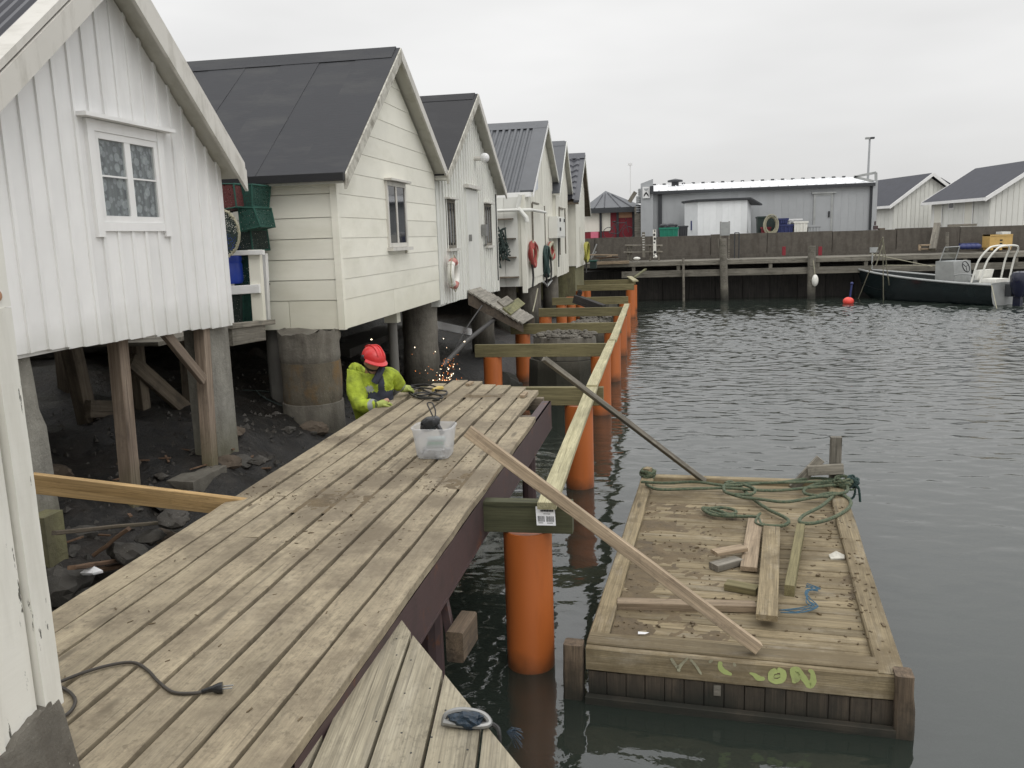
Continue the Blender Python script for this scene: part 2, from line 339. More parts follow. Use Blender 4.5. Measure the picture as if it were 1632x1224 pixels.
def tub_mat():
    m, t, b = mat('milky plastic'); o = t.nodes['Material Output']
    b.inputs['Base Color'].default_value = (0.85, 0.85, 0.86, 1); b.inputs['Roughness'].default_value = 0.3
    tr = N(t, 'ShaderNodeBsdfTransparent'); tr.inputs[0].default_value = (0.95, 0.96, 0.97, 1)
    mx = N(t, 'ShaderNodeMixShader'); mx.inputs[0].default_value = 0.3
    L(t, tr.outputs[0], mx.inputs[1]); L(t, b.outputs[0], mx.inputs[2]); L(t, mx.outputs[0], o.inputs[0]); return m
M['tub'] = tub_mat()
def lace_mat():
    m, t, b = mat('dotted lace curtain'); v = coords(t)
    sp = N(t, 'ShaderNodeSeparateXYZ'); L(t, v, sp.inputs[0]); cb = N(t, 'ShaderNodeCombineXYZ'); L(t, sp.outputs[1], cb.inputs[0]); L(t, sp.outputs[2], cb.inputs[1])
    f = rng(t, nz(t, v, (1, 30, 0.6), 1.0, 2), 0.3, 0.7)
    c = mixc(t, f, (0.15, 0.155, 0.165), (0.30, 0.305, 0.31))
    for off, sc, r_, a_ in ((0.0, 11.0, 0.22, 0.4), (4.3, 8.0, 0.22, 0.55), (2.1, 16.0, 0.18, 0.35)):
        ad = N(t, 'ShaderNodeVectorMath', operation='ADD'); ad.inputs[1].default_value = (off, off * 1.7, 0); L(t, cb.outputs[0], ad.inputs[0])
        vo = N(t, 'ShaderNodeTexVoronoi', voronoi_dimensions='2D'); vo.inputs['Scale'].default_value = sc; L(t, ad.outputs[0], vo.inputs['Vector'])
        c = mixc(t, rng(t, vo.outputs['Distance'], r_, r_ + 0.05, a_, 0), c, (0.62, 0.63, 0.64))
    L(t, c, b.inputs['Base Color']); b.inputs['Roughness'].default_value = 0.9; return m
M['lace'] = lace_mat()
def net_mat(name, col, scale):
    """open netting: twine between clear holes"""
    m, t, b = mat(name); o = t.nodes['Material Output']; v = coords(t)
    b.inputs['Base Color'].default_value = (*col, 1); b.inputs['Roughness'].default_value = 0.85
    vo = N(t, 'ShaderNodeTexVoronoi', feature='DISTANCE_TO_EDGE'); vo.inputs['Scale'].default_value = scale; L(t, v, vo.inputs['Vector'])
    tr = N(t, 'ShaderNodeBsdfTransparent'); mx = N(t, 'ShaderNodeMixShader')
    L(t, rng(t, vo.outputs['Distance'], 0.2, 0.3), mx.inputs[0]); L(t, b.outputs[0], mx.inputs[1]); L(t, tr.outputs[0], mx.inputs[2])
    L(t, mx.outputs[0], o.inputs[0]); return m
M['netg'] = net_mat('green netting', (0.015, 0.062, 0.047), 60)
M['netd'] = net_mat('dark netting', (0.022, 0.035, 0.03), 60)
M['netr'] = net_mat('red netting', (0.11, 0.03, 0.028), 60)

def water_mat():
    m, t, b = mat('harbour water'); t.nodes.remove(b); o = t.nodes['Material Output']
    p = coords(t, world=True)
    n1 = nz(t, p, (2.6, 3.6, 1), 1.0, 3, 0.5, 0.3)
    n2 = nz(t, p, (7.5, 10.5, 1), 1.0, 3, 0.55, 0.4)
    n3 = nz(t, p, (0.55, 0.8, 1), 1.0, 2, 0.5)
    h = N(t, 'ShaderNodeMath', operation='MULTIPLY_ADD'); L(t, n2, h.inputs[0]); h.inputs[1].default_value = 0.34; L(t, n1, h.inputs[2])
    # the wind reaches the open basin, the corner by the raft lies calm
    s = N(t, 'ShaderNodeSeparateXYZ'); L(t, p, s.inputs[0])
    near_ = rng(t, s.outputs[1], 5.5, 15.0, 0.12, 0.35); far_ = rng(t, s.outputs[1], 15.0, 34.0, 1.0, 0.7); open_ = mul2(t, near_, far_)
    patch = rng(t, n3, 0.3, 0.7, 0.55, 1.15)
    st = mul2(t, open_, patch)
    sw = nz(t, p, (1.5, 2.3, 1), 1.0, 2, 0.4, 0.5)
    b0 = N(t, 'ShaderNodeBump'); b0.inputs['Distance'].default_value = 0.05; b0.inputs['Strength'].default_value = 0.3; L(t, sw, b0.inputs['Height'])
    bp = N(t, 'ShaderNodeBump'); bp.inputs['Distance'].default_value = 0.034; L(t, h.outputs[0], bp.inputs['Height']); L(t, b0.outputs[0], bp.inputs['Normal'])
    L(t, mul2(t, st, 1.0), bp.inputs['Strength'])
    gl = N(t, 'ShaderNodeBsdfGlossy'); gl.inputs['Roughness'].default_value = 0.02; gl.inputs[0].default_value = (1.0, 1.0, 1.0, 1); L(t, bp.outputs[0], gl.inputs['Normal'])
    df = N(t, 'ShaderNodeBsdfDiffuse'); df.inputs[0].default_value = (0.036, 0.046, 0.038, 1)
    tr = N(t, 'ShaderNodeBsdfTransparent'); tr.inputs[0].default_value = (0.5, 0.62, 0.52, 1)
    mx = N(t, 'ShaderNodeMixShader'); mx.inputs[0].default_value = 0.42; L(t, df.outputs[0], mx.inputs[1]); L(t, tr.outputs[0], mx.inputs[2])
    fr = N(t, 'ShaderNodeFresnel'); fr.inputs[0].default_value = 1.62; L(t, bp.outputs[0], fr.inputs['Normal'])
    m2 = N(t, 'ShaderNodeMixShader'); L(t, fr.outputs[0], m2.inputs[0]); L(t, mx.outputs[0], m2.inputs[1]); L(t, gl.outputs[0], m2.inputs[2])
    L(t, m2.outputs[0], o.inputs[0]); return m
M['water'] = water_mat()
def shore_mat():
    m, t, b = mat('wet shore'); p = coords(t, world=True)
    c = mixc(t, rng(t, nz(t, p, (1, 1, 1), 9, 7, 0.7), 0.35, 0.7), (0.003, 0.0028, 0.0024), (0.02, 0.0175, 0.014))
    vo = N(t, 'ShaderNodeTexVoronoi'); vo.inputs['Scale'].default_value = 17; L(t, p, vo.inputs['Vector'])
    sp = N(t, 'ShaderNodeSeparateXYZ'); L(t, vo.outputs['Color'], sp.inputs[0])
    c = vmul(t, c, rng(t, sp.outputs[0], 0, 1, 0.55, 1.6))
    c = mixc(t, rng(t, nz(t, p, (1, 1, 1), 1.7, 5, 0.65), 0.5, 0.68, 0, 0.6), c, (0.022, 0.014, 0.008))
    L(t, c, b.inputs['Base Color']); b.inputs['Roughness'].default_value = 0.5
    bump(t, b, nz(t, p, (1, 1, 1), 14, 7, 0.7), 0.8, 0.04); return m
M['shore'] = shore_mat()
M['ground'] = concrete('quay ground', (0.16, 0.155, 0.145), algae=None, speck=False)

# ------------------------------------------------------------------ geometry helpers
class G:
    """collects shapes in world coordinates; make() links them as one mesh object"""
    def __init__(s): s.v = []; s.f = []; s.m = []; s.cur = 0
    def add(s, vs, fs):
        o = len(s.v); s.v += [Vector(p) for p in vs]; s.f += [[i + o for i in f] for f in fs]; s.m += [s.cur] * len(fs); return s
    def box(s, lo, hi):
        (a, b, c), (d, e, f) = lo, hi
        return s.add([(a, b, c), (d, b, c), (d, e, c), (a, e, c), (a, b, f), (d, b, f), (d, e, f), (a, e, f)],
                     [(3, 2, 1, 0), (4, 5, 6, 7), (0, 1, 5, 4), (1, 2, 6, 5), (2, 3, 7, 6), (3, 0, 4, 7)])
    def prism(s, poly, d):
        """poly: 3-D points of a flat outline, pushed along d"""
        p = [Vector(q) for q in poly]; d = Vector(d); n = len(p)
        nn = Vector()
        for i in range(n): nn += p[i].cross(p[(i + 1) % n])
        if nn.dot(d) > 0: p.reverse()
        return s.add(p + [q + d for q in p], [list(range(n)), list(range(2 * n - 1, n - 1, -1))] + [[(i + 1) % n, i, n + i, n + (i + 1) % n] for i in range(n)])
    def tube(s, pts, r, n=8, cap=True, closed=False):
        p = [Vector(q) for q in pts]; k = len(p)
        rs = r if isinstance(r, (list, tuple)) else [r] * k
        prev = None; vs = []
        for i in range(k):
            a = p[(i - 1) % k] if closed else p[max(i - 1, 0)]
            b = p[(i + 1) % k] if closed else p[min(i + 1, k - 1)]
            t = (b - a)
            t = t.normalized() if t.length > 1e-9 else Vector((0, 0, 1))
            if prev is None:
                u = t.cross(Vector((0, 0, 1)))
                if u.length < 0.1: u = t.cross(Vector((1, 0, 0)))
            else: u = prev - t * prev.dot(t)
            u.normalize(); prev = u; w_ = t.cross(u)
            for j in range(n):
                an = 2 * math.pi * j / n
                vs.append(p[i] + (u * math.cos(an) + w_ * math.sin(an)) * rs[i])
        fs = []
        for i in range(k if closed else k - 1):
            q = (i + 1) % k
            for j in range(n): fs.append((i * n + j, i * n + (j + 1) % n, q * n + (j + 1) % n, q * n + j))
        if cap and not closed: fs += [list(range(n - 1, -1, -1)), [(k - 1) * n + j for j in range(n)]]
        return s.add(vs, fs)
    def beam(s, A, B, w_, t_, up=(0, 0, 1)):
        A, B = Vector(A), Vector(B); x = (B - A).normalized(); up = Vector(up); y = up.cross(x).normalized(); z = x.cross(y)
        a, b = y * (w_ / 2), z * (t_ / 2)
        return s.add([A - a - b, A + a - b, A + a + b, A - a + b, B - a - b, B + a - b, B + a + b, B - a + b],
                     [(0, 1, 2, 3), (7, 6, 5, 4), (0, 4, 5, 1), (1, 5, 6, 2), (2, 6, 7, 3), (3, 7, 4, 0)])
    def ball(s, c, r, nu=12, nv=8, sq=(1, 1, 1)):
        c = Vector(c); vs = [c + Vector((0, 0, -r * sq[2]))]
        for i in range(1, nv):
            la = -math.pi / 2 + math.pi * i / nv
            for j in range(nu):
                lo = 2 * math.pi * j / nu
                vs.append(c + Vector((r * sq[0] * math.cos(la) * math.cos(lo), r * sq[1] * math.cos(la) * math.sin(lo), r * sq[2] * math.sin(la))))
        vs.append(c + Vector((0, 0, r * sq[2]))); fs = []
        for j in range(nu): fs.append((0, 1 + (j + 1) % nu, 1 + j))
        for i in range(nv - 2):
            for j in range(nu): fs.append((1 + i * nu + j, 1 + i * nu + (j + 1) % nu, 1 + (i + 1) * nu + (j + 1) % nu, 1 + (i + 1) * nu + j))
        k = len(vs) - 1
        for j in range(nu): fs.append((k, k - nu + j, k - nu + (j + 1) % nu))
        return s.add(vs, fs)
    def lathe(s, base, prof, n=24, cap=True):
        b = Vector(base); vs = []; fs = []
        for r, z in prof:
            for j in range(n):
                a = 2 * math.pi * j / n; vs.append(b + Vector((r * math.cos(a), r * math.sin(a), z)))
        for i in range(len(prof) - 1):
            for j in range(n): fs.append((i * n + j, i * n + (j + 1) % n, (i + 1) * n + (j + 1) % n, (i + 1) * n + j))
        if cap: fs += [list(range(n - 1, -1, -1)), [(len(prof) - 1) * n + j for j in range(n)]]
        return s.add(vs, fs)
    def grid(s, rows):
        nr, nc = len(rows), len(rows[0])
        return s.add([p for r_ in rows for p in r_], [(i * nc + j, i * nc + j + 1, (i + 1) * nc + j + 1, (i + 1) * nc + j) for i in range(nr - 1) for j in range(nc - 1)])
    def make(s, name, mats, parent=None, smooth=False, **props):
        me = bpy.data.meshes.new(name)
        xs = [p.x for p in s.v]; ys = [p.y for p in s.v]; zs = [p.z for p in s.v]
        c = Vector(((min(xs) + max(xs)) / 2, (min(ys) + max(ys)) / 2, min(zs)))
        me.from_pydata([tuple(p - c) for p in s.v], [], s.f); me.update()
        for mm in (mats if isinstance(mats, (list, tuple)) else [mats]): me.materials.append(M[mm])
        if any(s.m): me.polygons.foreach_set('material_index', s.m)
        if smooth:
            me.polygons.foreach_set('use_smooth', [True] * len(me.polygons))
            try: me.set_sharp_from_angle(angle=R(smooth if smooth is not True else 40))
            except Exception: pass
        return link(name, me, c, parent, **props)

WPOS = {}
def link(name, me, loc, parent=None, rot=None, **props):
    o = bpy.data.objects.new(name, me); COL.objects.link(o)
    loc = Vector(loc); WPOS[o.name] = loc
    if parent is not None:
        o.parent = parent; inv = PINV(parent)
        mw = (rot.to_4x4() if rot else Matrix.Identity(4)); mw.translation = loc
        o.matrix_basis = inv @ mw
        WM[o.name] = mw
    else:
        mw = (rot.to_4x4() if rot else Matrix.Identity(4)); mw.translation = loc
        o.matrix_basis = mw; WM[o.name] = mw
    for k, v in props.items(): o[{'cat': 'category'}.get(k, k)] = v
    return o
WM = {}
def PINV(p): return WM[p.name].inverted()
def thing(name, label, cat, loc, group=None):
    o = link(name, None, loc, None, label=label, cat=cat)
    o.empty_display_size = 0.1
    if group: o['group'] = group
    return o
def plank(name, A, B, w_, t_, mat_, parent=None, up=(0, 0, 1), segs=1, jit=0.0, bev=0.004, bow=0.0, ends=0.0, **props):
    """one timber from A to B (centre line), local X along its length"""
    A, B = Vector(A), Vector(B); x = (B - A); ln = x.length; x.normalize()
    up = Vector(up); y = up.cross(x).normalized(); z = x.cross(y)
    prof = [(-w_ / 2 + bev, -t_ / 2), (w_ / 2 - bev, -t_ / 2), (w_ / 2, -t_ / 2 + bev), (w_ / 2, t_ / 2 - bev), (w_ / 2 - bev, t_ / 2), (-w_ / 2 + bev, t_ / 2), (-w_ / 2, t_ / 2 - bev), (-w_ / 2, -t_ / 2 + bev)]
    vs = []; fs = []
    sl = rnd.uniform(-ends, ends), rnd.uniform(-ends, ends)
    for i in range(segs + 1):
        u = i / segs; px = -ln / 2 + ln * u
        jl, jr = rnd.uniform(-jit, jit), rnd.uniform(-jit, jit)
        dz = bow * math.sin(math.pi * u) + rnd.uniform(-jit, jit) * 0.5
        for (yy, zz) in prof:
            ex = (sl[0] if i == 0 else sl[1] if i == segs else 0) * yy / w_ * 2
            vs.append((px + ex, yy + (jr if yy > 0 else jl), zz + dz))
    for i in range(segs):
        for j in range(8): fs.append((i * 8 + j, i * 8 + (j + 1) % 8, (i + 1) * 8 + (j + 1) % 8, (i + 1) * 8 + j))
    fs += [[7, 6, 5, 4, 3, 2, 1, 0], [segs * 8 + j for j in range(8)]]
    me = bpy.data.meshes.new(name); me.from_pydata(vs, [], fs); me.update(); me.materials.append(M[mat_])
    return link(name, me, (A + B) / 2, parent, Matrix((x, y, z)).transposed(), **props)
def cr(pts, n=6, closed=False):
    """smooth curve through points"""
    p = [Vector(q) for q in pts]; k = len(p); out_ = []
    for i in range(k if closed else k - 1):
        g = lambda a: p[a % k] if closed else p[min(max(a, 0), k - 1)]
        a, b, c, d = g(i - 1), g(i), g(i + 1), g(i + 2)
        for j in range(n):
            t = j / n
            out_.append(0.5 * ((2 * b) + (c - a) * t + (2 * a - 5 * b + 4 * c - d) * t * t + (3 * b - a - 3 * c + d) * t ** 3))
    if not closed: out_.append(p[-1])
    return out_
def clip(poly, a, b, c):
    """keep a*y+b*z<=c of a flat (y,z) outline"""
    o = []; n = len(poly)
    for i in range(n):
        p, q = poly[i], poly[(i + 1) % n]; dp = a * p[0] + b * p[1] - c; dq = a * q[0] + b * q[1] - c
        if dp <= 0: o.append(p)
        if dp * dq < 0:
            t = dp / (dp - dq); o.append((p[0] + (q[0] - p[0]) * t, p[1] + (q[1] - p[1]) * t))
    return o
def lerp(a, b, t): return a + (b - a) * t
# ------------------------------------------------------------------ setting: water, shore, quay
WATER = -1.25
g = G()
WX0, WX1, WY0, WY1 = -3.0, 22.0, 3.0, 35.9
for (a, b, c_, d) in ((-16, -12, 90, WY0), (-16, WY1, 90, 38.2), (-16, WY0, WX0, WY1), (WX1, WY0, 90, WY1)):
    g.add([(a, b, WATER), (c_, b, WATER), (c_, d, WATER), (a, d, WATER)], [(0, 1, 2, 3)])
ysw = [WY0]
while ysw[-1] < WY1 - 0.06: ysw.append(ysw[-1] + 0.034 + 0.001 * max(0, 8 - ysw[-1]))
ysw.append(WY1)
nxw = 330; xsw = [lerp(WX0, WX1, i / nxw) for i in range(nxw + 1)]
rows = []
for y in ysw:
    row = []
    ky = min(1, (y - WY0) / 1.5) * min(1, (WY1 - y) / 0.6); wind = min(max((y - 5.0) / 9.0, 0.0), 1.0)
    for x in xsw:
        k = ky * min(1, (x - WX0) / 1.0) * min(1, (WX1 - x) / 2)
        lee = min(max((x + 0.9) / 1.2, 0.25), 1.0)
        pt = 0.65 + 0.7 * noise.noise(Vector((x * 0.16, y * 0.10, 3)))
        h = noise.noise(Vector((x * 1.2 + 0.35 * y, y * 2.1, 0))) * 0.3 + noise.noise(Vector((x * 2.9 - 0.5 * y, y * 4.8, 7))) * 0.5 + noise.noise(Vector((x * 5.2 + 0.6 * y, y * 8.6, 13))) * 0.36
        row.append((x, y, WATER + k * (0.005 + 0.031 * wind * lee * max(pt, 0.25) * (1 + 1.7 * min(max((y - 18) / 12, 0), 1))) * h))
    rows.append(row)
g.grid(rows)
g.make('water', 'water', smooth=180, kind='structure')
def shore_z(x, y):
    xs = [(-20, 0.45), (-6.5, 0.3), (-5.0, 0.05), (-3.9, -0.28), (-3.2, -0.62), (-2.8, -0.95), (-2.2, -1.2), (-1.4, -1.55), (0, -2.2), (4, -3.2), (100, -3.6)]
    for (a, za), (b, zb) in zip(xs, xs[1:]):
        if x <= b:
            z = lerp(za, zb, (x - a) / (b - a)); break
    k = min(max((y - 8.5) / 4, 0), 1)
    if x < -1.4: z -= 0.42 * k * (1 if x > -6 else 0.6)
    p = Vector((x, y, 0))
    amp = 0.11 if x < -1.2 else 0.04
    return z + amp * noise.noise(p * 1.3) + amp * 0.8 * noise.noise(p * 3.7) + 0.03 * noise.noise(p * 9)
xs = [-30, -20, -14, -10] + [-8 + 0.12 * i for i in range(60)] + [-0.7 + 0.5 * i for i in range(6)] + [4, 8, 20, 50, 90]
ys = [-12, -4, 0] + [2 + 0.13 * i for i in range(100)] + [15.2 + 0.45 * i for i in range(51)]
G().grid([[(x, y, shore_z(x, y)) for x in xs] for y in ys]).make('shore', 'shore', smooth=60, kind='structure')
G().box((-30, 38.7, -3), (300, 420, 1.28)).make('quay_ground', 'ground', kind='structure')
G().box((-320, -40, -3), (-14, 420, 0.6)).make('land', 'ground', kind='structure')

# ------------------------------------------------------------------ boathouses
def slope_lines(roof, d):
    yl, zl, yc, za, yr, zr = roof
    s1 = (za - zl) / (yc - yl); s2 = (zr - za) / (yr - yc)
    return (-s1, 1, zl - d - s1 * yl), (-s2, 1, za - d - s2 * yc)
def gable(poly, roof, d):
    for l in slope_lines(roof, d): poly = clip(poly, *l) if len(poly) > 2 else poly
    return poly
def shell(name, label, xf, y0, y1, zb, roof, xr, depth, matw, cat='boathouse'):
    root = thing(name, label, cat, (xf, (y0 + y1) / 2, zb), 'boathouses along the harbour')
    p = gable([(y0, zb + 0.02), (y1, zb + 0.02), (y1, 9), (y0, 9)], roof, 0.15)
    G().prism([(xf - 0.006, y, z) for y, z in p], (-depth + 0.25, 0, 0)).make('wall', matw, root)
    return root
def vboards(root, xf, y0, y1, zb, roof, pitch, matb, holes=(), d=0.12, ridge=0.03, rt=0.018, zbf=None, t=0.02, name='board'):
    n = max(1, round((y1 - y0) / pitch)); pw = (y1 - y0) / n
    for i in range(n):
        a, b = y0 + i * pw, y0 + (i + 1) * pw
        zz = (zbf((a + b) / 2) if zbf else zb) + rnd.uniform(-0.012, 0.008)
        spans = [(zz, 9.0)]
        for (h0, h1, hz0, hz1) in holes:
            if h0 - 0.01 < (a + b) / 2 < h1 + 0.01:
                spans = [q for s in spans for q in ((s[0], min(s[1], hz0)), (max(s[0], hz1), s[1])) if q[1] - q[0] > 0.03]
        for (s0, s1) in spans:
            g = G(); tt = t + rnd.uniform(-0.002, 0.003)
            p = gable([(a, s0), (b - ridge, s0), (b - ridge, s1), (a, s1)], roof, d)
            if len(p) > 2: g.prism([(xf, y, z) for y, z in p], (tt, 0, 0))
            p = gable([(b - ridge, s0), (b, s0), (b, s1), (b - ridge, s1)], roof, d)
            if len(p) > 2 and ridge > 0: g.prism([(xf, y, z) for y, z in p], (t + rt, 0, 0))
            if g.v: g.make(name, matb, root)
def hboards(root, xf, y0, y1, zlist, roof, matb, holes=(), d=0.12, splits={}):
    for k, (za, zb_) in enumerate(zip(zlist, zlist[1:])):
        segs = [(y0, y1)]
        for (h0, h1, hz0, hz1) in holes:
            if hz0 < (za + zb_) / 2 < hz1: segs = [q for s in segs for q in ((s[0], min(s[1], h0)), (max(s[0], h1), s[1])) if q[1] - q[0] > 0.03]
        if k in splits: segs = [q for s in segs for q in ((s[0], splits[k] - 0.003), (splits[k] + 0.003, s[1]))]
        for (a, b) in segs:
            p = gable([(a, za + 0.001), (b, za + 0.001), (b, zb_ - 0.001), (a, zb_ - 0.001)], roof, d)
            if len(p) < 3: continue
            n = len(p); lo, hi = za, zb_            # lapped: the lower edge stands proud
            fx = lambda z: xf + 0.018 + 0.005 * (hi - z) / (hi - lo)
            vs = [(xf, y, z) for y, z in p] + [(fx(z), y, z) for y, z in p]
            fs = [list(range(n - 1, -1, -1)), list(range(n, 2 * n))] + [[i, (i + 1) % n, n + (i + 1) % n, n + i] for i in range(n)]
            G().add(vs, fs).make('board', matb, root)
def roof_slabs(root, roof, xr, depth, under='soffit', t=0.05, drop=0.03):
    yl, zl, yc, za, yr, zr = roof
    for (ya, z1, yb, z2) in ((yl, zl, yc, za), (yc, za, yr, zr)):
        G().prism([(xr, ya, z1 - drop), (xr, yb, z2 - drop), (xr, yb, z2 - drop - t), (xr, ya, z1 - drop - t)], (-depth, 0, 0)).make('roof', under, root)
def felt_roof(root, roof, xr, depth, matr, strip=1.0):
    yl, zl, yc, za, yr, zr = roof
    for (ya, z1, yb, z2) in ((yl, zl, yc, za), (yr, zr, yc, za)):
        x = xr; k = 0
        while x > xr - depth:
            e_ = max(x - strip, xr - depth); h = 0.0 if k % 2 else 0.005
            dy = (yb - ya); nseg = 6; top = []; bot = []
            for i in range(nseg + 1):
                u = i / nseg; wv = 0.004 * noise.noise(Vector((x * 3, u * 4, 1.7)))
                top.append((ya + dy * u, z1 + (z2 - z1) * u - 0.028 + 0.02 + h + wv))
            poly = [(x + 0.012, y, z) for y, z in top] + [(x + 0.012, yb, z2 - 0.03), (x + 0.012, ya, z1 - 0.03)]
            G().prism(poly, (e_ - x - 0.02, 0, 0)).make('roofing_strip', matr, root)
            x = e_ ; k += 1
    G().prism([(xr - 0.04, yc - 0.22, za - 0.22 * (za - zl) / (yc - yl) + 0.006), (xr - 0.04, yc, za + 0.014), (xr - 0.04, yc + 0.22, za - 0.22 * (za - zr) / (yr - yc) + 0.006), (xr - 0.04, yc, za - 0.06)], (-depth + 0.04, 0, 0)).make('ridge_cap', matr, root)
def corr_roof(root, roof, xr, depth, matr, pitch=0.12, amp=0.018, cap=0.3, trim=0.12, trimmat=None):
    yl, zl, yc, za, yr, zr = roof
    for (ya, z1, yb, z2) in ((yl, zl, yc, za), (yr, zr, yc, za)):
        xs_ = []; x = xr - trim
        n = int((depth - trim) / pitch * 6)
        rows = [[], [], []]
        for i in range(n + 1):
            ph = (i % 6) / 6; zz = amp * (1.0 if ph < 0.34 else (-1.0 if 0.5 <= ph < 0.84 else 0.0))
            xx = x - i * pitch / 6
            for r_, u in enumerate((-0.03, 0.5, 0.97)): rows[r_].append((xx, lerp(ya, yb, u), lerp(z1, z2, u) + zz + 0.01))
        g = G(); g.grid(rows); g.grid([[(a, b, c - 0.012) for a, b, c in r_[::-1]] for r_ in rows]); g.make('roof_sheet', matr, root)
        if trimmat:
            s = (z2 - z1) / (yb - ya)
            G().prism([(xr + 0.02, ya, z1 + 0.03), (xr + 0.02, yb, z2 + 0.03), (xr + 0.02, yb, z2 - 0.02), (xr + 0.02, ya, z1 - 0.02)], (-trim - 0.03, 0, 0)).make('rake_flashing', trimmat, root)
    if cap:
        sl = (za - zl) / (yc - yl); sr = (za - zr) / (yr - yc)
        G().prism([(xr + 0.022, yc - cap, za - cap * sl + 0.035), (xr + 0.022, yc, za + 0.045), (xr + 0.022, yc + cap, za - cap * sr + 0.035), (xr + 0.022, yc, za - 0.02)], (-depth + 0.1, 0, 0)).make('ridge_cap', matr, root)
def barge(root, roof, xr, hgt, mat1, mat2=None, t=0.028, lo=0.0):
    yl, zl, yc, za, yr, zr = roof
    for (ya, z1, yb, z2, mm) in ((yl, zl, yc, za, mat1), (yc, za, yr, zr, mat2 or mat1)):
        s = (z2 - z1) / (yb - ya); v = hgt * math.sqrt(1 + s * s)
        G().prism([(xr + 0.003, ya, z1 - lo), (xr + 0.003, yb, z2 - lo), (xr + 0.003, yb, z2 - lo - v), (xr + 0.003, ya, z1 - lo - v)], (t, 0, 0)).make('barge_board', mm, root)
def window(root, xf, y0, y1, z0, z1, fm, vb=(0.5,), hb=(), fr=0.05, bar=0.028, sill=True, cap=0.0, glass='glassdark', curtain=None, casing=0.0, cm=None):
    g = G(); a = xf + 0.004; b = xf + 0.034
    g.box((a, y0, z0), (b, y0 + fr, z1)).box((a, y1 - fr, z0), (b, y1, z1)).box((a, y0 + fr, z1 - fr), (b, y1 - fr, z1)).box((a, y0 + fr, z0), (b, y1 - fr, z0 + fr))
    for u in vb: yy = lerp(y0, y1, u); g.box((a, yy - bar, z0 + fr), (b - 0.003, yy + bar, z1 - fr))
    f = g.make('window', fm, root)
    if hb:
        for u in hb: G().box((a + 0.012, y0 + fr, lerp(z0, z1, u) - 0.006), (b - 0.006, y1 - fr, lerp(z0, z1, u) + 0.006)).make('glazing_bar', fm, f)
    cuts = [y0 + fr] + [lerp(y0, y1, u) for u in vb] + [y1 - fr]
    for c0, c1 in zip(cuts, cuts[1:]):
        x = a + 0.014
        G().box((x, c0 + 0.002, z0 + fr + 0.002), (x + 0.004, c1 - 0.002, z1 - fr - 0.002)).make('pane', glass, f)
        if curtain: G().box((a + 0.001, c0 + 0.003, z0 + fr + 0.003), (a + 0.004, c1 - 0.003, z1 - fr - 0.003)).make('curtain', curtain, f)
    if casing:
        c = casing; g = G(); d = xf + 0.046
        g.box((a, y0 - c, z0 - 0.1), (d, y0 - 0.001, z1 + c)).box((a, y1 + 0.001, z0 - 0.1), (d, y1 + c, z1 + c)).box((a, y0, z1 + 0.001), (d - 0.004, y1, z1 + c)).box((a, y0, z0 - 0.06), (d - 0.004, y1, z0 - 0.001))
        g.make('casing', cm or fm, f)
    if sill: G().box((a, y0 - 0.04, z0 - 0.045), (xf + 0.09, y1 + 0.04, z0 - 0.003)).make('sill', cm or fm, f)
    if cap: G().box((a, y0 - cap, z1 + (casing or 0) + 0.004), (xf + 0.11, y1 + cap, z1 + (casing or 0) + 0.03)).make('window_cap', cm or fm, f)
    return f

# --- boathouse 1: white, vertical boards, lace curtains
X1 = -3.8; R1 = (4.0, 2.345, 5.562, 3.613, 7.125, 2.287)
h1 = shell('boathouse', 'near white boathouse with vertical boards and a lace curtained window', X1, 4.38, 7.0, 0.95, R1, -3.6, 4.6, 'white')
vboards(h1, X1, 4.38, 7.0, 0.95, R1, 0.165, 'white', holes=[(5.31, 6.13, 1.76, 2.44)], zbf=lambda y: lerp(1.005, 0.905, (y - 4.38) / 2.62), ridge=0.03, rt=0.014)
window(h1, X1, 5.345, 6.085, 1.79, 2.40, 'white', vb=(0.5,), hb=(0.52,), fr=0.045, bar=0.034, sill=False, cap=0.16, glass='pane', curtain='lace', casing=0.075, cm='white')
roof_slabs(h1, R1, -3.6, 4.4, 'soffit', drop=0.05)
corr_roof(h1, R1, -3.6, 4.4, 'metroof0', pitch=0.085, amp=0.012, cap=0.0, trim=0.13, trimmat='barge')
barge(h1, R1, -3.6, 0.135, 'barge', lo=0.035)
plank('corner_board', (X1 + 0.01, 7.0, 0.92), (X1 + 0.01, 7.0, 2.34), 0.07, 0.05, 'white', h1, up=(1, 0, 0))

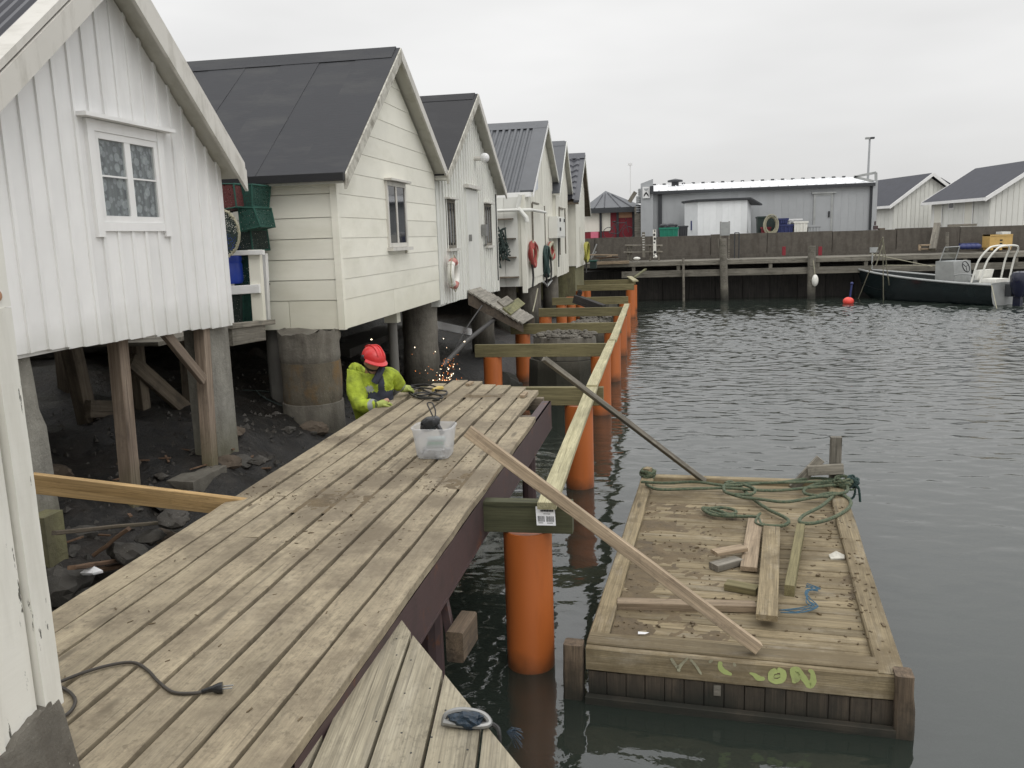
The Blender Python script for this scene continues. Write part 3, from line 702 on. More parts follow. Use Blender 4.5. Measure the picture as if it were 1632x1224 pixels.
# --- boathouse 2: cream, horizontal boards, felt roof
X2 = -3.4; R2 = (8.56, 2.31, 10.82, 4.01, 13.08, 2.60)
h2 = shell('boathouse', 'cream boathouse with wide horizontal boards and a dark felt roof', X2, 8.75, 12.89, 0.66, R2, -3.22, 5.2, 'cream')
ZL2 = [0.665] + [0.985 + 0.222 * i for i in range(0, 5)] + [2.12 + 0.24 * i for i in range(8)]
W2 = (10.42, 11.24, 1.52, 2.35)
hboards(h2, X2, 8.775, 12.88, ZL2, R2, 'cream', holes=[W2], d=0.15, splits={0: 10.55})
for k, (za, zb_) in enumerate(zip(ZL2[:8], ZL2[1:8])):
    zb_ = min(zb_, 2.25)
    if zb_ - za < 0.05: continue
    for xa, xb in (((-4.0, X2 - 0.02), (-5.6, -4.006)) if k == 0 else ((-5.6, X2 - 0.02),)):
        vs = [(xa, 8.742, za + 0.004), (xb, 8.742, za + 0.004), (xb, 8.742, zb_ - 0.004), (xa, 8.742, zb_ - 0.004), (xa, 8.742 - 0.023, za + 0.004), (xb, 8.742 - 0.023, za + 0.004), (xb, 8.742 - 0.018, zb_ - 0.004), (xa, 8.742 - 0.018, zb_ - 0.004)]
        G().add(vs, [(0, 1, 2, 3), (7, 6, 5, 4), (0, 4, 5, 1), (1, 5, 6, 2), (2, 6, 7, 3), (3, 7, 4, 0)]).make('board', 'cream', h2)
G().box((X2 - 0.035, 8.7, 0.662), (X2 + 0.04, 8.772, 2.28)).make('corner_board', 'cream', h2)
window(h2, X2 + 0.012, *W2[:2], *W2[2:], 'barge', vb=(0.48,), fr=0.055, sill=True, cap=0.03, cm='barge')
G().box((X2 + 0.012, 10.5, 2.12), (X2 + 0.016, 11.16, 2.29)).make('blind', 'greywhite', h2)
roof_slabs(h2, R2, -3.22, 5.2, 'soffit', t=0.06, drop=0.04)
felt_roof(h2, R2, -3.22, 5.2, 'felt', 0.5)
barge(h2, R2, -3.22, 0.12, 'bargeold', 'barge', lo=0.012)
G().box((-8.4, 8.5, 2.235), (-3.2, 8.62, 2.315)).make('gutter', 'eave', h2)
G().box((-8.4, 12.9, 2.5), (-3.2, 13.1, 2.53)).make('eave_board', 'soffit', h2)

# --- boathouse 3: grey white with narrow boards, door, lamp, two dark windows
X3 = -3.4; R3 = (12.93, 2.60, 15.5, 4.17, 18.13, 2.575)
h3 = shell('boathouse', 'narrow boarded grey white boathouse with a globe lamp and lifebuoy on its gable', X3, 12.93, 17.93, 0.53, R3, -3.2, 6.0, 'greywhite')
W3 = [(13.5, 14.12, 1.45, 2.24), (16.62, 17.3, 1.45, 2.27)]
vboards(h3, X3, 12.94, 17.92, 0.53, R3, 0.2, 'greywhite', holes=W3, zbf=lambda y: lerp(0.585, 0.475, (y - 12.93) / 5), ridge=0.035, rt=0.02)
for q in W3: window(h3, X3, *q, 'grey', vb=(0.33, 0.66), fr=0.05, bar=0.02, sill=True, cap=0.05, cm='barge')
dr = G().box((X3 + 0.024, 14.93, 0.62), (X3 + 0.05, 15.9, 2.47)).make('door', 'greywhite', h3)
G().box((X3 + 0.024, 14.86, 2.49), (X3 + 0.12, 15.97, 2.55)).make('door_cap', 'barge', dr)
G().box((X3 + 0.05, 15.02, 1.55), (X3 + 0.1, 15.06, 1.67)).make('handle', 'steel', dr)
g = G(); g.tube([(X3 + 0.02, 15.8, 3.06), (X3 + 0.16, 15.8, 3.06)], 0.04); lb = g.make('lamp', 'barge', h3)
G().ball((X3 + 0.23, 15.82, 3.07), 0.09, 16, 10).make('globe', 'whiteplastic', lb, smooth=True)
roof_slabs(h3, R3, -3.2, 6, 'soffit', drop=0.035); felt_roof(h3, R3, -3.2, 6, 'felt2', 1.0); barge(h3, R3, -3.2, 0.13, 'bargeold', 'barge', lo=0.012)
g = G(); g.box((X3 + 0.03, 16.25, 1.64), (X3 + 0.12, 16.45, 1.86)); g.tube([(X3 + 0.09, 16.35, 1.7), (X3 + 0.09, 16.35, 1.5), (X3 + 0.05, 16.5, 1.46)], 0.02); g.make('meter_box', 'steel', h3)
G().tube([(X3 + 0.03, 17.8, 0.7), (X3 + 0.03, 17.8, 2.5)], 0.02).make('cable', 'rubber', h3)

# --- boathouse 4: ribbed metal roof, rope coils, gutters
X4 = -3.2; R4 = (20.95, 2.70, 24.2, 4.73, 27.0, 3.03)
h4 = shell('boathouse', 'off white boathouse with a ribbed grey metal roof and ropes on its front', X4, 20.55, 26.2, 0.38, R4, -3.03, 6.5, 'creamwhite')
vboards(h4, X4, 20.66, 26.2, 0.38, R4, 0.46, 'creamwhite', zbf=lambda y: lerp(0.33, 0.36, (y - 20.6) / 5.6), ridge=0.02, rt=0.006)
for i in range(9):
    G().box((X4 - 0.15 - 0.34 * (i + 1) + 0.01, 20.51, 0.4), (X4 - 0.15 - 0.34 * i, 20.54 + 0.004 * (i % 2), 2.55)).make('board', 'greywhite', h4)
G().box((X4 - 0.07, 20.49, 0.24), (X4 + 0.04, 20.63, 2.6)).make('corner_board', 'creamwhite', h4)
roof_slabs(h4, R4, -3.03, 6.2, 'soffit', drop=0.035); corr_roof(h4, R4, -3.03, 6.2, 'metroof', pitch=0.17, amp=0.022, cap=0.35, trim=0.3, trimmat='metroof'); barge(h4, R4, -3.03, 0.1, 'white', 'greywhite', lo=0.02)
G().box((-9, 20.72, 2.56), (-3.05, 20.9, 2.67)).make('gutter', 'white', h4)
g = G(); g.tube([(-3.25, 20.4, 2.6), (-3.32, 20.4, 2.3), (-3.12, 20.4, 2.05), (-3.1, 20.4, 1.95)], 0.055); g.make('drainpipe', 'greywhite', h4)
g = G(); g.tube([(-4.1, 20.36, 2.24), (-3.3, 20.36, 2.24), (-3.02, 20.6, 2.24), (-3.02, 23.2, 2.24)], 0.038); g.make('gutter_pipe', 'greywhite', h4)
dr = G().box((X4 + 0.027, 21.75, 0.55), (X4 + 0.04, 24.05, 2.42)).make('door', 'creamwhite', h4)
for yy in (21.72, 24.08): G().box((X4 + 0.027, yy - 0.03, 1.25), (X4 + 0.06, yy + 0.03, 2.44)).make('door_rail', 'grey', dr)
G().box((X4 + 0.03, 21.8, 2.44), (X4 + 0.05, 23.0, 2.48)).make('door_top', 'grey', dr)
a, b = Xp(848, 297, X4), Xp(858, 268, X4)
G().prism([(X4 + 0.03, 22.1, 2.75), (X4 + 0.03, 22.9, 2.85), (X4 + 0.03, 22.9, 3.5), (X4 + 0.03, 22.1, 3.1)], (0.012, 0, 0)).make('poster', 'bluebanner', h4)
for (xx, zz, ln) in ((-3.95, 1.55, 0.55), (-3.9, 1.1, 0.5), (-3.95, 0.62, 0.6), (-3.95, 2.02, 0.5)):
    G().box((xx, 20.3, zz), (xx + ln, 20.5, zz + 0.03)).make('shelf', 'brown', h4)

# --- boathouse 5 and 6
X5 = -3.1; R5 = (26.1, 2.9, 28.35, 4.64, 30.35, 2.88)
h5 = shell('boathouse', 'plain off white boathouse fifth in the row with dark sheet roof', X5, 26.22, 29.7, 0.36, R5, -2.95, 6.5, 'creamwhite')
vboards(h5, X5, 26.23, 29.7, 0.34, R5, 0.58, 'creamwhite', ridge=0.02, rt=0.004)
for yy in (26.9, 28.6): G().box((X5 + 0.028, yy - 0.03, 1.0), (X5 + 0.06, yy + 0.03, 2.5)).make('door_rail', 'grey', h5)
G().box((X5 + 0.028, 27.2, 2.44), (X5 + 0.05, 28.2, 2.49)).make('door_top', 'grey', h5)
roof_slabs(h5, R5, -2.95, 6, 'soffit', drop=0.035); felt_roof(h5, R5, -2.95, 6, 'metroof', 0.8); barge(h5, R5, -2.95, 0.1, 'greywhite', lo=0.012)
X6 = -2.86; R6 = (29.75, 2.74, 32.6, 4.52, 35.0, 2.42)
h6 = shell('boathouse', 'last boathouse in the row with a tile pattern roof', X6, 30.05, 33.75, 0.5, R6, -2.7, 6.5, 'creamwhite')
vboards(h6, X6, 30.06, 33.75, 0.46, R6, 0.62, 'creamwhite', ridge=0.02, rt=0.004)
G().box((X6 + 0.03, 31.4, 0.9), (X6 + 0.05, 31.44, 1.9)).make('door_rail', 'barge', h6)
roof_slabs(h6, R6, -2.7, 6, 'brown', drop=0.035); barge(h6, R6, -2.7, 0.1, 'greywhite', lo=0.012)
for (ya, z1, yb, z2) in ((R6[0], R6[1], R6[2], R6[3]), (R6[4], R6[5], R6[2], R6[3])):
    rows = []; n = 8
    for c in range(n):
        for u, st in ((c / n, 0.05), ((c + 0.98) / n, 0.0)):
            rows.append([(-2.85 - 0.075 * i, lerp(ya, yb, u), lerp(z1, z2, u) + st + 0.035 * math.sin(i * math.pi / 2) + 0.03) for i in range(76)])
    G().grid(rows).make('roof_tiles', 'tile', h6)
    G().prism([(-2.68, ya, z1 + 0.05), (-2.68, yb, z2 + 0.05), (-2.68, yb, z2 - 0.02), (-2.68, ya, z1 - 0.02)], (-0.2, 0, 0)).make('rake_flashing', 'tile', h6)
G().prism([(-2.68, R6[2] - 0.3, R6[3] - 0.1), (-2.68, R6[2], R6[3] + 0.12), (-2.68, R6[2] + 0.3, R6[3] - 0.1)], (-5.9, 0, 0)).make('ridge_cap', 'tile', h6)

# --- boathouse 0: its peeling corner stands at the left edge of the photo
P0 = Zp(111, 1262, -0.05); X0, Y0 = P0.x - 0.02, P0.y * (P0.x - 0.02) / P0.x
h0 = thing('boathouse', 'peeling white corner of the closest boathouse on a concrete footing', 'boathouse', (X0, Y0, 0.2), 'boathouses along the harbour')
def zon(px, py): return Xp(px, py, X0).z
zb0 = zon(91, 1108)
G().box((X0 - 5, Y0 - 5, zb0 - 0.5), (X0 - 0.012, Y0 - 0.012, 3.0)).make('wall', 'corner', h0)
zj = zon(8, 490)
def cboard(ya, yb, xa, xb, za, zb_, nm='corner_board'):
    g = G(); n = 9
    vs = []; k = 18
    for i in range(k + 1):
        z = lerp(za, zb_, i / k); j = rnd.uniform(-0.0012, 0.001); q = rnd.uniform(-0.001, 0.001)
        if i == 0: vs += [(xa, ya, z - 0.01), (xb, ya, z - 0.01), (xb, yb + j, z), (xa, yb + j, z)]
        else: vs += [(xa, ya + q, z), (xb, ya + q, z), (xb, yb + j, z), (xa, yb + j, z)]
    fs = [(3, 2, 1, 0), (4 * k, 4 * k + 1, 4 * k + 2, 4 * k + 3)]
    for i in range(k):
        for j in range(4): fs.append((i * 4 + j, i * 4 + (j + 1) % 4, i * 4 + 4 + (j + 1) % 4, i * 4 + 4 + j))
    g.add(vs, fs).make(nm, 'corner', h0)
cboard(Y0 - 0.075, Y0 + 0.0, X0 - 0.01, X0 + 0.022, zb0 - 0.02, zj)
cboard(Y0 - 0.075, Y0 + 0.005, X0 - 0.01, X0 + 0.018, zj + 0.004, 2.2)
yq = Y0 - 0.082
for i in range(8):
    w_ = 0.15 + rnd.uniform(-0.01, 0.02)
    cboard(yq - w_, yq - 0.008, X0 - 0.012, X0 + 0.006 + 0.012 * (i % 2), zb0 - 0.05 - 0.16 * (i + 1) * 0.7 + rnd.uniform(-0.03, 0.0), 2.6, 'board'); yq -= w_
rs = Xp(2, 471, X0 + 0.024)
G().ball((X0 + 0.024, rs.y - 0.01, rs.z), 0.014, 8, 5, (0.25, 1, 1.1)).make('rust_spot', 'ember' if False else 'osb', h0)
# concrete footing with a ragged top
tops = [Xp(*q, X0 + 0.02) for q in ((92, 1110), (80, 1118), (69, 1130), (55, 1141), (39, 1162), (27, 1174), (15, 1196), (0, 1206), (-60, 1262), (-200, 1390))]
ybot = Xp(137, 1262, X0 + 0.05).y
prof = []
for a, b in zip(tops, tops[1:]):
    for k in range(5): prof.append(a.lerp(b, k / 5))
g = G(); rows = []
for u in (0.0, 0.04, 0.12, 0.3, 0.6, 1.0):
    row = []
    for i, p in enumerate(prof):
        z = lerp(p.z + 0.012 * noise.noise(Vector((p.y * 40, 2, 1))), -0.75, u)
        y = p.y + (ybot - prof[0].y) * min(1, (prof[0].z - z) / (prof[0].z + 0.05)) * (1 if i == 0 else max(0, 1 - i / 12))
        row.append((X0 + 0.026 + 0.03 * min(1, u * 3) + 0.014 * noise.noise(Vector((p.y * 13, z * 13, 3))), y, z))
    rows.append(row)
g.grid([[(X0 - 0.15, p[1], p[2] + 0.03) for p in rows[0]]] + rows)
g.grid([[(X0 - 0.8, r_[0][1] + 0.0, r_[0][2]), r_[0]] for r_ in rows])
g.make('footing', 'foot', h0, smooth=50)
# ------------------------------------------------------------------ under the boathouses
g = G(); rows = []
for z in (-1.6, -0.5, 0.2, 0.9, 1.6):
    rows.append([(-7.6 + 0.25 * noise.noise(Vector((y * 0.9, z * 1.4, 0))) - 0.15 * z, y, z) for y in [-6 + 0.4 * i for i in range(105)]])
g.grid(rows); g.make('light_blocking_backdrop', 'rock', label='added dark stone backdrop keeping light out from under the boathouses', cat='wall', smooth=60)  # added backdrop: stops light coming in from behind under the boathouses

def pillar(c, r, z0, z1, matn, label, rough=0.0, rings=(), nm='concrete_pillar', grp='concrete pillars carrying the boathouses', n=28):
    prof = [(r, z0)]; zs = [z0 + (z1 - z0) * i / 10 for i in range(1, 11)]
    g = G(); vs = []; fs = []
    lv = [z0] + zs
    for i, z in enumerate(lv):
        k = 0.0
        for q in rings:
            if abs(z - q) < (z1 - z0) / 21: k = -0.012
        for j in range(n):
            a = 2 * math.pi * j / n
            nn = noise.noise(Vector((math.cos(a) * 2 + c[0], math.sin(a) * 2 + c[1], z * 2))) * 0.012
            top = (i == len(lv) - 1)
            zz = z + (rough * noise.noise(Vector((math.cos(a) * 4, math.sin(a) * 4, 1.1))) if top else 0)
            rr = r + nn + k + (rough * 0.6 * noise.noise(Vector((math.cos(a) * 5, math.sin(a) * 5, z * 6))) if i >= len(lv) - 2 else 0)
            vs.append((c[0] + rr * math.cos(a), c[1] + rr * math.sin(a), zz))
    for i in range(len(lv) - 1):
        for j in range(n): fs.append((i * n + j, i * n + (j + 1) % n, (i + 1) * n + (j + 1) % n, (i + 1) * n + j))
    fs.append([(len(lv) - 1) * n + j for j in range(n)])
    return g.add(vs, fs).make(nm, matn, label=label, cat='pillar', group=grp, smooth=45)
def px_y(px, py, x): return Xp(px, py, x).y
y_ = px_y(497, 600, -3.78)
big = thing('concrete_pillar', 'wide rust stained ring pillar under the corner of the cream boathouse', 'pillar', (-3.78, y_, -1), 'concrete pillars carrying the boathouses')
def ringpart(zs0, zs1, r, mt, rough, nm):
    g = G(); n = 32; k = 8; vs = []; fs = []
    for i in range(k + 1):
        z = lerp(zs0, zs1, i / k)
        for j in range(n):
            a = 2 * math.pi * j / n; v = Vector((math.cos(a) * 2.4, math.sin(a) * 2.4, z * 3))
            rr = r + 0.01 * noise.noise(v) + (rough * noise.noise(v * 3) if i > k - 3 else 0) - (0.012 if i in (0,) else 0)
            vs.append((-3.78 + rr * math.cos(a), y_ + rr * math.sin(a), z + (rough * 1.3 * noise.noise(v * 2.2) if i == k else 0)))
    for i in range(k):
        for j in range(n): fs.append((i * n + j, i * n + (j + 1) % n, (i + 1) * n + (j + 1) % n, (i + 1) * n + j))
    fs.append([k * n + j for j in range(n)])
    g.add(vs, fs).make(nm, mt, big, smooth=45)
ringpart(-1.0, -0.12, 0.335, 'conc', 0, 'ring'); ringpart(-0.12, 0.33, 0.325, 'concrust', 0, 'ring'); ringpart(0.33, 0.66, 0.33, 'conc', 0.05, 'ring')
y2_ = px_y(671, 545, -3.78)
pillar((-3.78, y2_), 0.29, -1.6, 0.62, 'conc', 'tall round pillar under the right side of the cream boathouse', 0.01, rings=(-0.1, 0.3))
ys_ = px_y(627, 550, -3.6)
sp = thing('steel_post', 'thin grey steel pipe post with a square white head under the cream boathouse', 'post', (-3.6, ys_, -1.4))
G().tube([(-3.6, ys_, -1.4), (-3.6, ys_, 0.5)], 0.065, 16).make('pipe', 'pipe', sp, smooth=True)
G().box((-3.68, ys_ - 0.09, 0.5), (-3.5, ys_ + 0.07, 0.66)).make('head_block', 'cream', sp)
pillar((-4.3, px_y(440, 560, -4.3)), 0.1, -1, 0.66, 'pipe', 'thin dark round post behind the rust stained pillar', nm='round_post', grp='thin posts under the boathouses')
pillar((-3.6, px_y(770, 530, -3.6)), 0.24, -1.6, 0.5, 'conc', 'round pillar behind the slatted ramp under the narrow boarded boathouse', rings=(-0.4,))
pillar((-3.9, px_y(806, 480, -3.9)), 0.28, -1.6, 0.42, 'conc', 'dark round pillar between the narrow boarded and the ribbed roof boathouse')
pillar((-3.55, px_y(842, 480, -3.55)), 0.27, -1.6, 0.36, 'conc', 'round pillar under the corner downpipe of the ribbed roof boathouse')
pillar((-3.5, 23.6), 0.25, -1.6, 0.36, 'conc', 'round pillar under the rope coils of the ribbed roof boathouse')
pillar((-3.4, 27.0), 0.25, -1.6, 0.36, 'conc', 'round pillar under the fifth boathouse of the row')
G().box((-5.5, 30.1, -1.6), (-2.9, 33.7, 0.5)).make('foundation', 'mosscon', label='mossy concrete foundation under the tile roofed boathouse', cat='foundation')
# boathouse 1: square concrete columns, timber posts and braces
cl_ = thing('concrete_column', 'square concrete column with a mossy foot under the left end of the white boathouse', 'column', (-3.9, 4.5, -0.4), 'square concrete columns of the white boathouse')
a0 = px_y(22, 600, -3.86); a1 = px_y(50, 600, -3.86)
g = G(); rows = []
for z, e0, e1 in ((-0.5, -0.01, 0.1), (-0.1, -0.01, 0.1), (0.05, 0, 0.09), (0.5, 0, 0.075), (0.62, 0, 0.03), (0.8, 0, 0.02), (1.02, 0, 0.0)):
    rows.append([(-3.86, a0 + e0, z), (-3.86, a1 + e1, z), (-4.1, a1 + e1, z), (-4.1, a0 + e0, z), (-3.86, a0 + e0, z)])
g.grid(rows).make('shaft', 'concpale', cl_)
G().box((-4.2, a0 - 0.05, -0.75), (-3.74, px_y(100, 850, -3.76), -0.02)).make('foot_block', 'mosscon', cl_)
b0 = px_y(336, 600, -3.86); b1 = px_y(370, 600, -3.86)
G().box((-4.08, b0, -0.7), (-3.86, b1, 0.93)).make('concrete_column', 'concpale', label='square concrete column under the right corner of the white boathouse', cat='column', group='square concrete columns of the white boathouse')
p_ = (Xp(187, 540, -3.95), Xp(205, 765, -3.9))
plank('timber_post', (p_[1].x, p_[1].y, -0.5), p_[0] + Vector((0, 0, 0.05)), 0.115, 0.1, 'post', up=(1, 0, 0), label='newer brown timber post standing free under the window of the white boathouse', cat='post', group='timber posts under the white boathouse')
p_ = (Xp(321, 520, -3.86), Xp(333, 735, -3.82))
plank('timber_post', (p_[1].x, p_[1].y, -0.55), p_[0] + Vector((0, 0, 0.05)), 0.1, 0.1, 'post', up=(1, 0, 0), label='timber post with green foot beside the right concrete column', cat='post', group='timber posts under the white boathouse')
plank('brace', Xp(258, 525, -3.84), Xp(324, 606, -3.79), 0.085, 0.045, 'post', up=(1, 0, 0), label='slanting brace from the white boathouse down to the green footed post', cat='brace')
for (q0, q1, w_, x_, lb) in (((112, 560), (152, 700), 0.15, -5.2, 'dark leaning post deep under the white boathouse'), ((212, 530), (232, 705), 0.13, -5.0, 'dark upright post behind the newer brown post'), ((100, 560), (108, 660), 0.1, -6.0, 'faint dark post furthest back under the white boathouse'), ((300, 560), (310, 705), 0.16, -4.9, 'dark stout post behind the right concrete column')):
    a, b = Xp(*q0, x_), Xp(*q1, x_)
    plank('timber_post', b + Vector((0, 0, -0.3)), a + Vector((0, 0, 0.15)), w_, 0.12, 'brown', up=(1, 0, 0), label=lb, cat='post', group='dark posts under the white boathouse')
plank('brace', Xp(208, 575, -4.95), Xp(305, 660, -4.85), 0.16, 0.05, 'brown', up=(1, 0, 0), label='dark slanting brace between the posts under the white boathouse', cat='brace')
plank('beam', Xp(140, 652, -5.1), Xp(310, 652, -5.1), 0.16, 0.06, 'brown', up=(1, 0, 0), label='dark level timber low between the posts under the white boathouse', cat='beam')

q0, q1 = Xp(296, 745, -3.72), Xp(352, 738, -3.72)
G().prism([(q0.x + 0.03, q0.y + 0.03, -0.5), (q0.x + 0.05, q1.y, -0.5), (q0.x - 0.2, q1.y + 0.02, -0.5), (q0.x - 0.22, q0.y + 0.06, -0.5)], (0, 0, 0.5 + min(q0.z, q1.z) - 0.02)).make('concrete_slab', 'conc', label='mossy broken concrete slab under the green footed post', cat='slab')
# rocks on the shore
RK_EXTRA = []
def rock(c, r, seed, label=None, matn='rock', sq=(1, 1, 0.7)):
    bm = bmesh.new(); bmesh.ops.create_icosphere(bm, subdivisions=3, radius=1)
    cuts = [(Vector((math.sin(seed * 7.3 + i * 2.1), math.cos(seed * 3.7 + i * 4.3), math.sin(seed * 1.9 + i * 5.7))).normalized(), 0.62 + 0.2 * math.sin(seed + i * 3.3)) for i in range(7)]
    for v in bm.verts:
        p = v.co.normalized(); o = Vector((seed * 3.1, seed * 1.7, 0))
        kk = min([1.0] + [d_ / max(p.dot(n_), 1e-3) for n_, d_ in cuts if p.dot(n_) > 0.3])
        k = kk + 0.2 * noise.noise(p * 1.1 + o) + 0.13 * noise.noise(p * 2.7 + o) + 0.05 * noise.noise(p * 6 + o)
        v.co = Vector((p.x * sq[0], p.y * sq[1], p.z * sq[2])) * r * k
    me = bpy.data.meshes.new('rock'); bm.to_mesh(me); bm.free(); me.materials.append(M[matn])
    me.polygons.foreach_set('use_smooth', [True] * len(me.polygons))
    try: me.set_sharp_from_angle(angle=R(24))
    except Exception: pass
    return link('rock', me, c, None, label=label or 'dark rounded rock on the wet shore beside the old deck', cat='rock', group='rocks on the shore')
for i in range(70):
    x = rnd.uniform(-4.6, -2.6); y = rnd.uniform(3.6, 8.6) if i % 2 else rnd.uniform(3.6, 6.2); r = rnd.uniform(0.04, 0.15) * (0.6 if i % 3 else 1)
    if x > -2.95: x -= 0.25
    RK_EXTRA.append((x, y, r))
RK = [((160, 822), 0.17, 'rounded dark rock below the yellow plank'), ((278, 825), 0.12, 'flat pale rock between the yellow plank and the deck edge'), ((200, 880), 0.16, 'brown rock behind the bark scraps by the deck edge'), ((350, 742), 0.2, 'mossy rock at the foot of the right concrete column'), ((378, 735), 0.13, 'pale angular rock beside the right concrete column'), ((320, 748), 0.14, None),
      ((255, 800), 0.14, None), ((215, 795), 0.11, None), ((130, 850), 0.1, None), ((240, 860), 0.11, None), ((280, 870), 0.09, None), ((95, 930), 0.2, None), ((140, 960), 0.15, None), ((300, 790), 0.09, None), ((360, 770), 0.11, None), ((410, 735), 0.09, None), ((440, 705), 0.1, None), ((180, 840), 0.08, None), ((120, 790), 0.16, None)]
for i, ((a, b), r, lb) in enumerate(RK):
    q = Zp(a, b, -0.35)
    for _ in range(6): q = Zp(a, b, shore_z(q.x, q.y) + r * 0.3)
    rock(q, r, i + 1, lb, 'rock' if i != 3 else 'mosscon', (1.1 + 0.3 * noise.noise(q), 1, 0.62))
for i, (x, y, r) in enumerate(((-2.3, 14.1, 0.32), (-2.0, 13.8, 0.22), (-2.75, 12.6, 0.3), (-3.3, 12.2, 0.35), (-2.5, 11.2, 0.25), (-3.0, 10.6, 0.3), (-2.2, 15.6, 0.3), (-2.9, 15.4, 0.35), (-1.5, 10.6, 0.25), (-1.2, 9.9, 0.22), (-1.35, 8.5, 0.2), (-2.1, 17.4, 0.3))):
    rock((x, y, shore_z(x, y) + r * 0.25), r, 40 + i, 'wet dark rock among the orange piles beyond the old deck', 'rock', (1.2, 1, 0.7))
for i, (x, y, r) in enumerate(RK_EXTRA): rock((x, y, shore_z(x, y) + r * 0.2), r, 100 + i, 'small dark stone on the wet shore below the huts', 'rock' if i % 3 else 'rock2', (1.2, 0.9, 0.65))
g = G()
for i in range(2400):
    x, y = rnd.uniform(-5.5, -1.6), rnd.uniform(3.0, 14.0); r = rnd.uniform(0.008, 0.04) * (1.5 if rnd.random() < 0.1 else 1)
    z = shore_z(x, y); a = rnd.uniform(0, 6)
    g.add([(x + r * math.cos(a), y + r * math.sin(a), z - 0.01), (x + r * math.cos(a + 2), y + r * math.sin(a + 2), z - 0.01), (x + r * math.cos(a + 4), y + r * math.sin(a + 4), z), (x + r * 0.2, y, z + r * 0.8)], [(0, 1, 3), (1, 2, 3), (2, 0, 3)])
g.make('gravel', 'rock', kind='stuff', label='wet stones scattered over the shore', cat='gravel')
for (a, b, c, d, lb) in ((150, 885, 205, 842, 'reddish strip of rotten wood leaning on the rocks by the deck'), (115, 905, 190, 893, 'greenish broken board among the rocks by the deck'), (140, 912, 200, 900, 'orange brown splintered board lowest by the deck edge'), (85, 850, 300, 828, 'long dark stick lying across the shore stones')):
    A, B = Zp(a, b, -0.4), Zp(c, d, -0.4); A.z = shore_z(A.x, A.y) + 0.12; B.z = shore_z(B.x, B.y) + 0.12
    A2, B2 = Zp(a, b, A.z), Zp(c, d, B.z)
    plank('wood_scrap', A2, B2, 0.05 if c < 250 else 0.03, 0.025, 'bark' if c < 250 else 'brown', segs=5, jit=0.006, label=lb, cat='wood scrap')
SCR = G()
for i in range(46):
    x, y = rnd.uniform(-4.3, -2.85), rnd.uniform(3.7, 7.5); a = rnd.uniform(0, 3.14); l_ = rnd.uniform(0.03, 0.13); z = shore_z(x, y) + 0.015
    dv_ = Vector((math.cos(a), math.sin(a), rnd.uniform(-.1, .1))) * l_
    SCR.beam(Vector((x, y, z)) - dv_, Vector((x, y, z)) + dv_, rnd.uniform(0.008, 0.03), 0.01)
SCR.make('driftwood_bits', 'bark', kind='stuff', label='small bits of driftwood littering the shore', cat='driftwood')
q = Zp(128, 918, -0.35)
G().add([tuple(q + Vector(v)) for v in ((0, 0, 0.02), (0.1, -0.02, 0.03), (0.12, 0.05, 0.02), (0.03, 0.07, 0.045), (0.01, 0.01, 0.0), (0.1, -0.01, 0.015), (0.12, 0.05, 0.005), (0.03, 0.07, 0.03))], [(0, 1, 2, 3), (7, 6, 5, 4), (0, 4, 5, 1), (1, 5, 6, 2), (2, 6, 7, 3), (3, 7, 4, 0)]).make('paper_scrap', 'paper', label='crumpled white scrap lying by the rotten boards', cat='litter')
q = Zp(375, 776, -0.5)
ty = thing('small_wheel', 'small dark wheel with a yellow bit lying on the shore by the deck', 'wheel', q)
G().tube([q + Vector((0.09 * math.cos(t * math.pi / 8), 0.09 * math.sin(t * math.pi / 8), 0.06)) for t in range(16)], 0.04, 8, closed=True).make('ring', 'rubber', ty, smooth=True)
G().lathe(q + Vector((0, 0, 0.04)), [(0.03, 0), (0.02, 0.08), (0.0, 0.1)], 8).make('cap', 'connector', ty)
pts = [Zp(a, b, -0.72) for a, b in ((395, 717), (430, 708), (470, 705), (500, 712), (470, 722), (430, 720), (415, 714))]
G().tube(cr([(p.x, p.y, shore_z(p.x, p.y) + 0.03) for p in pts], 8), 0.007, 6).make('cable', 'netb', label='thin green cable looped on the shore by the rust stained pillar', cat='cable')

# fresh plank from the deck to the shore
A = Zp(372, 800, -0.03); d_ = Vector((-1.0, 0.02, 0)).normalized()
tA = Xp(50, 763, -3.55)
plank('new_plank', Vector((-2.6, 4.86, -0.075)), Vector((-3.62, tA.y * 3.62 / 3.55, 0.27)), 0.125, 0.036, 'fresh', up=(0.15, 1, 0), bev=0.003, label='fresh yellow plank on edge from the old deck towards the boathouse', cat='plank')

